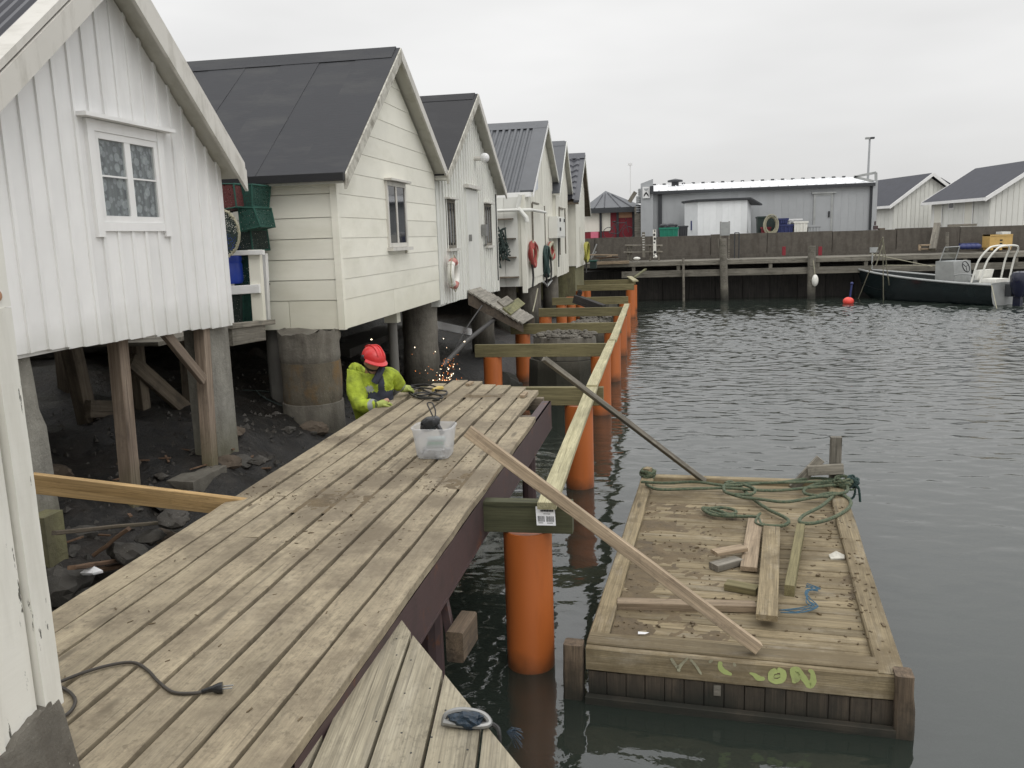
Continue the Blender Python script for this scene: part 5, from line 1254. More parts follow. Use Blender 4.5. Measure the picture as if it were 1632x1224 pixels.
G().add([Zp(1334, 889, ZR - 0.03) + Vector(v) for v in ((-0.05, -0.02, 0.0), (0.05, -0.025, 0.01), (0.06, 0.03, 0.015), (0.0, 0.045, 0.04), (-0.055, 0.035, 0.01), (-0.05, -0.02, -0.01), (0.05, -0.025, 0.0), (0.06, 0.03, 0.005), (0.0, 0.045, 0.03), (-0.055, 0.035, 0.0))], [(0, 1, 3), (1, 2, 3), (0, 3, 4), (8, 6, 5), (8, 7, 6), (9, 8, 5), (0, 5, 6, 1), (1, 6, 7, 2), (2, 7, 8, 3), (3, 8, 9, 4), (4, 9, 5, 0)]).make('paper_scrap', 'bargeold', label='crumpled pale scrap lying by the right edge timber of the raft', cat='litter')
# ropes on the raft
rope = thing('green_rope', 'green mooring rope lying in loops over the far end of the raft', 'rope', rp_(0.5, 0.9))
def rpt(pts, z, r, nm, mt='rope', n=6): 
    G().tube(cr([Zp(a, b, ZR + z + (0.012 * noise.noise(Vector((a * 0.05, b * 0.05, 0))))) for a, b in pts], 7), r, 7).make(nm, mt, rope, smooth=True)
rpt([(1022, 768), (1060, 770), (1110, 768), (1160, 774), (1220, 770), (1290, 768), (1345, 766)], 0.05, 0.0145, 'strand')
rpt([(1030, 772), (1050, 780), (1105, 779), (1160, 778), (1230, 782), (1300, 776), (1355, 770)], 0.03, 0.0145, 'strand')
rpt([(1356, 768), (1300, 762), (1240, 769), (1175, 770), (1154, 774), (1160, 786), (1195, 788), (1203, 780), (1185, 772)], 0.05, 0.0145, 'strand')
rpt([(1160, 772), (1154, 782), (1180, 792), (1207, 795), (1250, 800), (1290, 794), (1330, 788), (1350, 783), (1345, 772), (1310, 770), (1285, 778), (1284, 787), (1320, 792)], 0.035, 0.0145, 'strand')
rpt([(1156, 770), (1165, 768), (1180, 776), (1200, 795), (1225, 812), (1250, 824), (1257, 832), (1245, 838), (1215, 836), (1205, 824), (1170, 822), (1140, 812), (1120, 810), (1135, 820), (1170, 823)], 0.0, 0.0155, 'strand')
rpt([(1122, 812), (1145, 809), (1168, 812), (1172, 818), (1150, 820), (1130, 814)], 0.005, 0.0145, 'strand')
rpt([(1330, 788), (1310, 806), (1280, 822), (1275, 832), (1295, 834), (1325, 826), (1350, 812), (1356, 800), (1345, 790), (1322, 786), (1290, 794)], 0.02, 0.0155, 'strand')
rpt([(1205, 824), (1212, 818), (1204, 832), (1218, 838)], 0.02, 0.01, 'strand')
kn = G(); c = rp_(0.03, 0.985, 0.03)
for i in range(9):
    a0_ = rnd.uniform(0, 6); kn.tube(cr([c + Vector((0.075 * math.cos(a0_ + t) * rnd.uniform(0.6, 1.2), 0.07 * math.sin(a0_ + t), rnd.uniform(-0.04, 0.05))) for t in (0, 1.3, 2.6, 3.9, 5.2)], 5, True), 0.012, 6, closed=True)
kn.make('knot', 'rope', rope, smooth=True)
kn = G(); c = Zp(1345, 772, ZR + 0.03)
for i in range(10):
    a0_ = rnd.uniform(0, 6); kn.tube(cr([c + Vector((0.085 * math.cos(a0_ + t) * rnd.uniform(0.5, 1.2), 0.08 * math.sin(a0_ + t), rnd.uniform(-0.05, 0.07))) for t in (0, 1.3, 2.6, 3.9, 5.2)], 5, True), 0.011, 6, closed=True)
kn.make('knot', 'rope', rope, smooth=True)
kn = G(); c = Zp(1360, 768, ZR + 0.05)
for i in range(7):
    a0_ = rnd.uniform(0, 6); kn.tube(cr([c + Vector((0.05 * math.cos(a0_ + t) * rnd.uniform(0.5, 1.2), 0.05 * math.sin(a0_ + t), rnd.uniform(-0.05, 0.05))) for t in (0, 1.3, 2.6, 3.9, 5.2)], 5, True), 0.011, 6, closed=True)
kn.tube(cr([c, c + Vector((0.02, 0, -0.1)), c + Vector((-0.01, 0, -0.17)), c + Vector((-0.09, 0.0, -0.13))], 5), 0.011, 6); kn.tube(cr([c, c + Vector((0.05, 0, -0.06)), c + Vector((0.07, 0, -0.2))], 5), 0.012, 6)
kn.make('loose_end', 'ropedark', rope, smooth=True)
tw = thing('blue_twine', 'thin blue twine tangled right of the board pile on the raft', 'twine', Zp(1290, 960, ZR))
for i in range(5):
    j = lambda: rnd.uniform(-5, 5)
    G().tube(cr([Zp(a + j(), b + j(), ZR + 0.0) for a, b in ((1245, 975), (1275, 973), (1300, 966), (1290, 958), (1285, 945), (1305, 940), (1288, 935))], 6), 0.0035, 5).make('strand', 'ropeblue', tw)

# ------------------------------------------------------------------ things on the old deck
# tub with tools
bl, brr = Zp(672, 742, 0.0), Zp(722, 744, 0.0); c = Zp(694, 727, 0.0)
tub = thing('plastic_tub', 'milky plastic tub holding small parts on the old deck', 'tub', c)
def rrect(hw, hd, r, z, n=6):
    o = []
    for k, (sx_, sy_) in enumerate(((1, 1), (-1, 1), (-1, -1), (1, -1))):
        for i in range(n):
            a = math.pi / 2 * (k + i / (n - 1)); o.append(c + Vector((sx_ * (hw - r) + r * math.cos(a), sy_ * (hd - r) + r * math.sin(a), z)))
    return o
def loft(rings, name, mt, parent, cap0=True, smooth=40):
    g = G(); n = len(rings[0]); vs = [p for r_ in rings for p in r_]; fs = []
    for i in range(len(rings) - 1):
        for j in range(n): fs.append((i * n + j, i * n + (j + 1) % n, (i + 1) * n + (j + 1) % n, (i + 1) * n + j))
    if cap0: fs.append(list(range(n - 1, -1, -1)))
    return g.add(vs, fs).make(name, mt, parent, smooth=smooth)
H = 0.225
loft([rrect(0.115, 0.1, 0.05, 0.004), rrect(0.125, 0.11, 0.055, 0.02), rrect(0.15, 0.135, 0.07, H), rrect(0.158, 0.143, 0.075, H + 0.002), rrect(0.158, 0.143, 0.075, H + 0.012), rrect(0.148, 0.133, 0.07, H + 0.012), rrect(0.145, 0.13, 0.07, H - 0.02), rrect(0.121, 0.106, 0.05, 0.022), rrect(0.11, 0.095, 0.045, 0.012)], 'tub_wall', 'tub', tub)
g = G()
for i in range(60):
    g.ball(c + Vector((rnd.uniform(-0.09, 0.09), rnd.uniform(-0.075, 0.075), rnd.uniform(0.015, 0.06))), rnd.uniform(0.012, 0.026), 6, 4, (1.2, 1, 0.7))
ob = g.make('small_parts', 'steel', tub); ob['kind'] = 'stuff'
for (z, x, y, mt, r_) in ((0.15, 0.045, -0.085, 'bottle', 0.022), (0.1, 0.03, -0.08, 'bottle', 0.025)):
    G().tube([c + Vector((x - 0.07, y, z)), c + Vector((x + 0.06, y, z + 0.005))], r_, 12).make('bottle', mt, tub, smooth=True)
G().tube([c + Vector((-0.03, -0.088, 0.118)), c + Vector((0.09, -0.088, 0.126))], 0.017, 10).make('green_package', 'greenband', tub, smooth=True)
G().box(tuple(c + Vector((-0.045, -0.098, 0.072))), tuple(c + Vector((0.09, -0.08, 0.098)))).make('white_package', 'paper', tub)
q = c + Vector((-0.028, 0.0, H - 0.005))
bag = thing('tool_pouch', 'glossy black pouch with a loop strap lying in the milky tub', 'pouch', q)
bm = bmesh.new(); bmesh.ops.create_icosphere(bm, subdivisions=3, radius=1)
for v in bm.verts:
    k = 1 + 0.12 * noise.noise(v.co * 2.1) + 0.05 * noise.noise(v.co * 5)
    s_ = lambda a: math.copysign(abs(a) ** 0.75, a)
    v.co = Vector((s_(v.co.x) * 0.075, s_(v.co.y) * 0.055, s_(v.co.z) * 0.055 + 0.015 * v.co.x)) * k
me = bpy.data.meshes.new('pouch_body'); bm.to_mesh(me); bm.free(); me.materials.append(M['blackplastic']); me.polygons.foreach_set('use_smooth', [True] * len(me.polygons))
link('pouch_body', me, q + Vector((0, 0, 0.03)), bag)
G().tube(cr([q + Vector(v) for v in ((0.02, 0.02, 0.075), (-0.01, 0.05, 0.12), (-0.04, 0.09, 0.16), (-0.03, 0.1, 0.17), (0.0, 0.09, 0.165), (0.03, 0.05, 0.12), (0.035, 0.02, 0.075))], 6), 0.0055, 7).make('strap', 'rubber', bag, smooth=True)
G().tube([q + Vector((0.05, -0.01, 0.03)), q + Vector((0.085, -0.03, -0.01)), q + Vector((0.1, -0.04, -0.04))], [0.02, 0.016, 0.02], 8).make('strap_end', 'blackplastic', bag, smooth=True)
# cable coil with a yellow connector
cc = thing('cable_coil', 'dark extension cable coiled loosely on the far end of the old deck', 'cable', Zp(685, 625, 0.0))
G().tube(cr([Zp(a, b, 0.012 + 0.02 * (i % 3) / 2) for i, (a, b) in enumerate(((640, 618), (660, 614), (680, 613), (697, 618), (690, 626), (668, 630), (655, 624), (670, 618), (700, 622), (712, 624), (708, 629), (690, 628), (672, 620), (655, 617), (652, 626), (668, 634), (690, 635), (705, 634), (700, 629), (680, 626), (662, 627), (660, 632), (680, 633), (700, 637), (690, 638)))], 7), 0.009, 7).make('cable', 'rubber', cc, smooth=True)
G().tube([Zp(690, 622, 0.025), Zp(699, 619, 0.03), Zp(706, 618, 0.03)], [0.02, 0.028, 0.018], 10).make('connector', 'connector', cc, smooth=True)
# cord with a plug in the corner
pc = thing('power_cord', 'brown power cord with a two pin plug lying on the old deck boards', 'power cord', Zp(250, 1090, 0.0))
G().tube(cr([Zp(a, b, 0.009) for a, b in ((60, 1100), (92, 1088), (130, 1073), (175, 1060), (212, 1056), (235, 1068), (252, 1086), (275, 1103), (305, 1105), (328, 1102))], 8), 0.0065, 8).make('cable', 'cord', pc, smooth=True)
G().tube(cr([Zp(a, b, 0.009) for a, b in ((80, 1085), (97, 1095), (113, 1105), (120, 1118), (112, 1134), (95, 1144), (60, 1150))], 8), 0.0065, 8).make('cable', 'cord', pc, smooth=True)
pA, pB, pC, pD = Zp(322, 1102, 0.012), Zp(338, 1098, 0.018), Zp(348, 1097, 0.02), Zp(355, 1096, 0.02)
pgn = G(); pgn.tube([pA, pB, pC, pD], [0.008, 0.011, 0.02, 0.021], 12); pg_ = pgn.make('plug', 'blackplastic', pc, smooth=True)
dv = (pD - pB).normalized(); sd_ = Vector((-dv.y, dv.x, 0))
g = G()
for s_ in (-1, 1): g.tube([pD + sd_ * 0.0095 * s_, pD + sd_ * 0.0095 * s_ + dv * 0.036], 0.0028, 8)
g.make('pin', 'steel', pg_)
# dirt trodden on the deck
def dirt_patch(cx, cy, rx, ry, seed, th=0.0035):
    rows = []; n = 44
    for j in range(n + 1):
        row = []
        for i in range(n + 1):
            x, y = -1 + 2 * i / n, -1 + 2 * j / n
            p = Vector((cx + x * rx, cy + y * ry, 0)); k = 1 - (x * x + y * y) * 1.1
            nn = noise.noise(p * 5 + Vector((seed, 0, 0))) + 0.7 * noise.noise(p * 14) + 0.5 * noise.noise(p * 37)
            row.append((p.x, p.y, max(-0.004, min(th * (k * 0.8 - 0.95 + 1.2 * nn), th))))
        rows.append(row)
    o = G().grid(rows).make('dirt', 'mud', deck, smooth=True); o['kind'] = 'stuff'
for i, (a, b, rx, ry) in enumerate(((535, 797, 0.3, 0.25), (740, 762, 0.2, 0.25), (772, 630, 0.4, 0.12))):
    q = Zp(a, b, 0.0); dirt_patch(q.x, q.y, rx, ry, i * 3.3)
g = G()
for i in range(520):
    if rnd.random() < 0.75:
        a, b = rnd.choice(((530, 800), (600, 770), (650, 740), (740, 760), (700, 775), (560, 855), (790, 700), (420, 780), (770, 632), (510, 690)))
        q = Zp(a + rnd.gauss(0, 45), b + rnd.gauss(0, 18), 0.0)
    else: q = Vector((rnd.uniform(-2.6, -1.2), rnd.uniform(2.4, 8.4), 0))
    if not (ed(0, q.y) + 0.02 < q.x < ed(9, q.y) - 0.03 and 2.3 < q.y < 8.4): continue
    s_ = rnd.uniform(0.002, 0.006); a = rnd.uniform(0, 6); e_ = rnd.uniform(1, 3.2); c2, s2 = math.cos(a), math.sin(a); h = s_ * 0.6
    b_ = [q + Vector((x * c2 - y * s2, x * s2 + y * c2, 0.0)) for x, y in ((-s_ * e_, -s_ * .5), (s_ * e_, -s_ * .4), (s_ * e_ * .8, s_ * .5), (-s_ * e_ * .7, s_ * .5))]
    t_ = [p + Vector((0, 0, h)) for p in b_]
    g.add(b_ + t_, [(4, 5, 6, 7), (0, 1, 5, 4), (1, 2, 6, 5), (2, 3, 7, 6), (3, 0, 4, 7)])
o = g.make('crumbs', 'mud', deck); o['kind'] = 'stuff'
q = Zp(952 - 0, 625, 0.03)
for (a, b, c_, d_) in ((745, 613, 752, 609), (832, 632, 838, 626)):
    G().beam(Zp(a, b, 0.02), Zp(c_, d_, 0.03), 0.05, 0.025).make('wood_offcut', 'loose', label=('small bright offcut on the far end of the old deck' if a == 745 else 'small dark offcut on the corner of the old deck'), cat='offcut')

# ------------------------------------------------------------------ the worker
def skinned(name, nodes_, edges_, mt, parent, sub=2, root=0, **props):
    bm = bmesh.new(); lay = bm.verts.layers.skin.verify(); vs = []
    for (p, r) in nodes_:
        v = bm.verts.new(p); rr = r if isinstance(r, tuple) else (r, r); v[lay].radius = rr; vs.append(v)
    vs[root][lay].use_root = True
    for a, b in edges_: bm.edges.new((vs[a], vs[b]))
    c = Vector(nodes_[root][0])
    for v in bm.verts: v.co -= c
    me = bpy.data.meshes.new(name); bm.to_mesh(me); bm.free()
    tmp = bpy.data.objects.new('tmp_skin', me); COL.objects.link(tmp)
    md = tmp.modifiers.new('s', 'SKIN'); md.use_smooth_shade = True
    md2 = tmp.modifiers.new('u', 'SUBSURF'); md2.levels = sub; md2.render_levels = sub
    dg = bpy.context.evaluated_depsgraph_get(); ev = tmp.evaluated_get(dg)
    m2 = bpy.data.meshes.new_from_object(ev); bpy.data.objects.remove(tmp); bpy.data.meshes.remove(me)
    m2.name = name; m2.materials.clear()
    for q_ in (mt if isinstance(mt, (list, tuple)) else [mt]): m2.materials.append(M[q_])
    m2.polygons.foreach_set('use_smooth', [True] * len(m2.polygons))
    return link(name, m2, c, parent, **props)
def W(px, py, y): return Yp(px, py, y)
pel = W(598, 690, 8.22); che = W(597, 628, 8.12); nek = W(593, 596, 8.1); hd_ = W(594, 574, 8.05)
shR, shL = W(567, 606, 8.0), W(622, 592, 8.2)
elR, wrR, haR = W(573, 650, 7.82), W(604, 645, 7.76), W(620, 637, 7.85)
elL, wrL, haL = W(634, 612, 8.27), W(643, 620, 8.3), W(652, 617, 8.42)
gz = shore_z(pel.x, pel.y)
hipR, hipL = pel + Vector((-0.08, -0.07, -0.05)), pel + Vector((0.1, 0.06, -0.05))
knR, knL = Vector((hipR.x + 0.02, hipR.y - 0.03, (hipR.z + gz) / 2 + 0.03)), Vector((hipL.x + 0.05, hipL.y + 0.02, (hipL.z + gz) / 2 + 0.03))
ftR, ftL = Vector((knR.x, knR.y, gz + 0.07)), Vector((knL.x - 0.02, knL.y, gz + 0.07))
per = thing('person', 'worker in red helmet and hi-vis yellow jacket bending over the deck edge', 'person', (pel.x, pel.y, gz))
body = skinned('body', [(pel, (0.15, 0.12)), (che, (0.16, 0.12)), (nek, 0.07), (hd_ + Vector((0, 0, -0.02)), 0.09), (shR, 0.05), (elR, 0.04), (wrR, 0.03), (shL, 0.045), (elL, 0.04), (wrL, 0.03), (hipR, 0.1), (knR, 0.07), (ftR, 0.05), (hipL, 0.1), (knL, 0.07), (ftL, 0.05), (haR, 0.03), (haL, 0.03)],
    [(0, 1), (1, 2), (2, 3), (1, 4), (4, 5), (5, 6), (1, 7), (7, 8), (8, 9), (0, 10), (10, 11), (11, 12), (0, 13), (13, 14), (14, 15), (6, 16), (9, 17)], 'skin', per)
skinned('trousers', [(pel, (0.18, 0.15)), (hipR, 0.125), (knR, 0.1), (ftR, 0.085), (hipL, 0.125), (knL, 0.1), (ftL, 0.085)], [(0, 1), (1, 2), (2, 3), (0, 4), (4, 5), (5, 6)], 'navy', per)
jk = skinned('jacket', [(pel + Vector((0, 0, -0.02)), (0.2, 0.16)), (che, (0.2, 0.155)), (nek + Vector((0, 0, -0.01)), 0.105), (shR, 0.11), (shR.lerp(elR, 0.5), 0.1), (elR, 0.085), (wrR, 0.055), (shL, 0.1), (elL, 0.08), (wrL, 0.05)],
    [(0, 1), (1, 2), (1, 3), (3, 4), (4, 5), (5, 6), (1, 7), (7, 8), (8, 9)], ['hivis', 'navy', 'reflect'], per, sub=4)
# wrinkle the cloth, and colour the panels by where they sit on the jacket
vw = jk.matrix_world if False else WM[jk.name]
def pix(p):
    d = Vector(p) - EYE; z = d.dot(CF); return 816 + F * d.dot(CR) / z, 612 - F * d.dot(CU) / z
face_dir = Vector((0.55, -0.83, 0)).normalized(); side_dir = Vector((0.83, 0.55, 0))
for pg in jk.data.polygons:
    p = vw @ pg.center; r_ = p - che; dn = pg.normal.dot(face_dir)
    lat, up_ = r_.dot(side_dir), r_.z
    torso = abs(lat) < 0.2 and (p - elR).length > 0.12 and (p - elL).length > 0.1
    if dn > 0.05 and torso and up_ < 0.045 and lat > -0.1: pg.material_index = 1
    if dn > 0.3 and torso and 0.0 < lat < 0.07 and up_ > 0: pg.material_index = 1
    if dn > 0.2 and torso and -0.13 < lat < -0.04 and 0.05 < up_ < 0.11: pg.material_index = 2
    for e1, w1_ in ((elR, wrR), (elL, wrL)):
        t_ = (p - e1).dot((w1_ - e1).normalized()) / (w1_ - e1).length
        if (0.62 < t_ < 0.82 or (e1 is elR and -0.9 < t_ < -0.7)) and (p - e1.lerp(w1_, t_)).length < 0.09: pg.material_index = 2
OLD = [(vw @ v.co, v.normal.copy()) for v in jk.data.vertices]
for v in jk.data.vertices:
    p = vw @ v.co; r1 = 1 - abs(noise.noise(p * 9)) * 2; v.co += Vector(v.normal) * (0.011 * r1 + 0.010 * noise.noise(p * 15) + 0.004 * noise.noise(Vector((p.x * 34, p.y * 34, p.z * 20))))
hc = W(566, 592, 8.16)
bm = bmesh.new(); bmesh.ops.create_icosphere(bm, subdivisions=4, radius=1)
for v in bm.verts:
    k = 1 + 0.16 * noise.noise(v.co * 2.3) + 0.1 * noise.noise(v.co * 5.1)
    v.co = Vector((v.co.x * 0.085, v.co.y * 0.1, v.co.z * 0.088 - 0.25 * v.co.x * 0.085)) * k
me = bpy.data.meshes.new('hood'); bm.to_mesh(me); bm.free(); me.materials.append(M['hivis']); me.polygons.foreach_set('use_smooth', [True] * len(me.polygons))
link('hood', me, hc + Vector((0.01, 0.02, -0.005)), per)
G().tube(cr([hc + Vector(v) for v in ((0.07, -0.08, 0.06), (0.1, -0.11, -0.01), (0.13, -0.11, -0.08), (0.19, -0.1, -0.11))], 5), 0.03, 9).make('hood_edge', 'hivis', per, smooth=True)
G().tube(cr([nek + Vector(v) for v in ((0.12, -0.03, 0.07), (0.1, -0.1, 0.0), (0.06, -0.13, -0.07))], 4), 0.035, 8).make('collar', 'navy', per, smooth=True)
# head looks down to the right
hz = Vector((0.30, -0.12, 0.95)).normalized(); hf = (Vector((0.75, -0.60, -0.45)) - hz * Vector((0.75, -0.6, -0.45)).dot(hz)).normalized(); hs = hz.cross(hf)
def HD(f, s_, u): return hd_ + hf * f + hs * s_ + hz * u
def hmesh(name, fn_, mt, nu=24, nv=16, lo=-1.0, hi=1.0, parent=per):
    rows = []
    for i in range(nv + 1):
        la = math.pi / 2 * lerp(lo, hi, i / nv); rows.append([HD(*fn_(math.cos(la) * math.cos(2 * math.pi * j / nu), math.cos(la) * math.sin(2 * math.pi * j / nu), math.sin(la))) for j in range(nu + 1)])
    return G().grid(rows).make(name, mt, parent, smooth=60)
def headf(x, y, z):
    k = 1.0 - 0.18 * max(0, -z) * (1 if x < 0.3 else 0.6)
    nose = 0.022 * math.exp(-((z + 0.1) ** 2) / 0.03) * (1 if x > 0.9 else 0) * max(0, 1 - abs(y) * 6)
    return (x * 0.095 * k + nose, y * 0.075 * k, z * 0.115 - 0.02)
hdo = hmesh('head', headf, 'skin')
hmesh('stubble', lambda x, y, z: tuple(a * 1.02 if i < 2 else a for i, a in enumerate(headf(x, y, z))), 'beard', lo=-1.0, hi=-0.3)
for s_ in (-1, 1):
    G().ball(HD(0.083, 0.03 * s_, -0.01), 0.009, 8, 6).make('eye', 'ink', per)
    G().ball(HD(-0.005, 0.077 * s_, -0.03), 0.026, 8, 6, (0.7, 0.5, 1)).make('ear', 'skin', per, smooth=True)
hel = hmesh('helmet', lambda x, y, z: (x * 0.138 + 0.004, y * 0.115, z * 0.118 + 0.035 - (0.012 if x < -0.3 and z < 0.2 else 0)), 'helmet', lo=-0.06, hi=1.0)
g = G(); rows = []
for e_, dz in ((1.0, 0.034), (1.1, 0.026), (1.32, 0.012)):
    rows.append([HD(math.cos(t) * 0.138 * (e_ if True else 1) * 0.99, math.sin(t) * 0.115 * (1 + (e_ - 1) * 0.5), dz + 0.0) for t in [math.pi * (-0.42 + 0.84 * i / 18) for i in range(19)]])
g.grid(rows); g.grid([[p - hz * 0.006 for p in r_] for r_ in rows[::-1]]); g.make('visor', 'helmet', hel, smooth=60)
for s_ in (-0.35, 0.35, 0.0):
    G().tube([HD(0.138 * math.cos(a) * 1.0, 0.115 * s_ * 0.9, 0.035 + 0.119 * math.sin(a)) for a in [0.5 + 2.1 * i / 10 for i in range(11)]], 0.007, 6).make('ridge', 'helmet', hel, smooth=True)
for s_ in (-1, 1):
    G().ball(HD(-0.012, 0.112 * s_, 0.025), 0.028, 8, 6, (1.0, 0.6, 1.2)).make('clip', 'blackplastic', hel, smooth=True)
    G().tube(cr([HD(-0.02, 0.09 * s_, 0.02), HD(0.0, 0.078 * s_, -0.06), HD(0.05, 0.03 * s_, -0.13)], 4), 0.006, 5).make('chin_strap', 'rubber', hel)
def hand(base, tip, up_, nm):
    """gloved hand: palm, four bent fingers, thumb from the side"""
    d_ = (tip - base).normalized(); s_ = d_.cross(up_).normalized(); u_2 = s_.cross(d_)
    g = G()
    g.tube([base - d_ * 0.03, base, base + d_ * 0.05, base + d_ * 0.085], [0.034, 0.036, 0.042, 0.036], 10)
    for k, ln in ((-1.5, 0.062), (-0.5, 0.075), (0.5, 0.072), (1.5, 0.056)):
        a = base + d_ * 0.078 + s_ * (0.019 * k)
        g.tube([a, a + d_ * ln * 0.5 - u_2 * 0.006, a + d_ * ln * 0.85 - u_2 * 0.03, a + d_ * ln * 0.8 - u_2 * 0.055], [0.0125, 0.0115, 0.0105, 0.009], 7)
    a = base + d_ * 0.025 + s_ * 0.035
    g.tube([a, a + s_ * 0.028 + d_ * 0.03 - u_2 * 0.01, a + s_ * 0.025 + d_ * 0.06 - u_2 * 0.025], [0.015, 0.013, 0.01], 7)
    g.make(nm, 'glove', per, smooth=60)
hand(wrR, haR + Vector((0.05, 0.06, -0.02)), Vector((0, -0.2, 1)), 'glove'); hand(wrL, haL + Vector((0.08, 0.1, -0.02)), Vector((0, -0.2, 1)), 'glove')
# sparks from the grinder hidden behind the deck end
g = G(); g2 = G()
for i in range(110):
    s_ = rnd.random() ** 0.6
    a, b = rnd.gauss(712, 7 + 12 * (1 - s_)), 612 - abs(rnd.gauss(0, 20 + 12 * (1 - s_)))
    if rnd.random() < 0.12: a, b = rnd.uniform(650, 740), rnd.uniform(545, 600)
    q = Yp(a, min(b, 606), 9.5 + rnd.uniform(0, 0.4)); r_ = rnd.uniform(0.002, 0.0048)
    (g if rnd.random() < 0.42 else g2).ball(q, r_, 5, 4, (1, 1, rnd.uniform(0.8, 1.6)))
q = Yp(592, 541, 8.4); g.ball(q, 0.007, 6, 5, (1.3, 1, 0.8))
g.make('sparks', 'spark', kind='stuff', label='white hot grinding sparks flying behind the deck end', cat='sparks')
g2.make('embers', 'ember', kind='stuff', label='orange grinding sparks flying behind the deck end', cat='sparks')
# ------------------------------------------------------------------ stored gear in the gap between the two first boathouses
YG = 8.25
plat = thing('platform', 'narrow timber platform in the gap between the white and the cream boathouse', 'platform', (-4.4, 8.2, 0.6))
for i in range(5): plank('plank', (-4.6, 7.12 + 0.3 * i + 0.15, 0.72), (-5.8, 7.12 + 0.3 * i + 0.15, 0.72), 0.28, 0.04, 'grey', plat)
plank('edge_beam', Xp(363, 535, -4.1), Xp(416, 527, -4.1), 0.2, 0.1, 'grey', plat, up=(1, 0, 0))
plank('edge_board', Xp(363, 520, -4.08), Xp(432, 513, -4.08), 0.05, 0.1, 'grey', plat, up=(1, 0, 0))
rail = thing('white_railing', 'white wooden railing across the gap beside the cream boathouse', 'railing', (-4.2, 8.3, 0.75))
gp = lambda x, y, yy=YG: Yp(x, y, yy)
plank('post', gp(414, 514), gp(406, 398), 0.13, 0.06, 'cream', rail, up=(0, 1, 0))
plank('post', gp(426, 514, YG + 0.25), gp(421, 404, YG + 0.25), 0.06, 0.06, 'white', rail, up=(0, 1, 0))
plank('rail', gp(345, 404, YG - 0.05), gp(420, 402, YG - 0.05), 0.05, 0.06, 'white', rail, up=(0, 1, 0))
plank('rail', gp(345, 464, YG - 0.05), gp(414, 460, YG - 0.05), 0.09, 0.04, 'white', rail, up=(0, 1, 0))
def pot(c4, y, dep, net, frame, label, cat='crab pot'):
    """net covered frame; c4 = outline in the photo at depth y"""
    P = [Yp(a, b, y) for a, b in c4]; Q = [p + Vector((rnd.uniform(-.03, .03), dep, 0)) for p in P]
    c = sum(P, Vector()) / len(P); n = len(P)
    o = thing('net_pot', label, cat, (c.x, y + dep / 2, min(p.z for p in P)), 'net pots stored in the gap')
    g = G(); g.tube(P, 0.011, 6, closed=True); g.tube(Q, 0.011, 6, closed=True)
    for a, b in zip(P, Q): g.tube([a, b], 0.011, 6)
    g.make('frame', frame, o)
    g = G(); vs = P + Q; g.add(vs, [list(range(n)), list(range(2 * n - 1, n - 1, -1))] + [[(i + 1) % n, i, n + i, n + (i + 1) % n] for i in range(n)])
    g.make('netting', net, o)
    return o
pot([(343, 336), (377, 330), (372, 293), (343, 293)], 8.05, 0.35, 'netr', 'nety', 'net pot with red twine on top of the stack beside the white boathouse')
pot([(376, 331), (402, 329), (401, 294), (374, 293)], 8.2, 0.4, 'netg', 'nety', 'green net pot under the black eave of the cream boathouse')
pot([(384, 368), (415, 361), (404, 331), (380, 331)], 8.15, 0.35, 'netg', 'nety', 'green net pot bulging out furthest to the right of the stack')
pot([(377, 402), (403, 399), (399, 366), (377, 367)], 8.3, 0.35, 'netd', 'nety', 'dark net pot just above the white railing')
pot([(375, 456), (408, 455), (406, 408), (374, 408)], 8.45, 0.35, 'netg', 'netb', 'dark green net pot behind the two white rails')
pot([(364, 517), (384, 515), (384, 470), (362, 470)], 8.4, 0.3, 'netd', 'netb', 'black net pot standing lowest beside the white boathouse')
pot([(388, 513), (412, 511), (409, 468), (387, 469)], 8.45, 0.3, 'netg', 'nety', 'small green net pot standing lowest by the railing post')
c = gp(352, 372, 8.0)
g = G(); ring = [c + Vector((0.2 * math.cos(t * math.pi / 9), 0.0, 0.24 * math.sin(t * math.pi / 9))) for t in range(18)]
o = thing('hoop_net', 'round hoop net with pale lacing hanging in front of the blue drum', 'hoop net', c, 'net pots stored in the gap')
g.tube(ring, 0.013, 6, closed=True); g.make('hoop', 'ropepale', o)
G().add(ring, [list(range(18))]).make('netting', 'netd', o)
g = G()
for i in range(40):
    t = rnd.uniform(-1.3, 1.3); p = c + Vector((0.2 * math.cos(t), -0.012, 0.24 * math.sin(t))); g.tube([p, p + Vector((rnd.uniform(-.03, .03), -0.01, rnd.uniform(-.03, .03)))], 0.004, 4)
g.make('lacing', 'ropepale', o)['kind'] = 'stuff'
c = gp(367, 452, 8.35)
o = thing('blue_drum', 'bright blue plastic drum between the railing bars', 'drum', c)
G().lathe(c, [(0.12, 0.0), (0.14, 0.03), (0.14, 0.2), (0.132, 0.22), (0.14, 0.24), (0.14, 0.44), (0.11, 0.5), (0.05, 0.52)], 20).make('body', 'blue', o, smooth=True)
G().lathe(c + Vector((0.06, 0, 0.5)), [(0.03, 0), (0.03, 0.035), (0.001, 0.036)], 10).make('cap', 'blackplastic', o)
G().box((-6.2, 8.0, 0.75), (-5.9, 8.7, 2.2)).make('gear_heap', 'netb', label='dark heap of net gear at the back of the gap', cat='net heap')
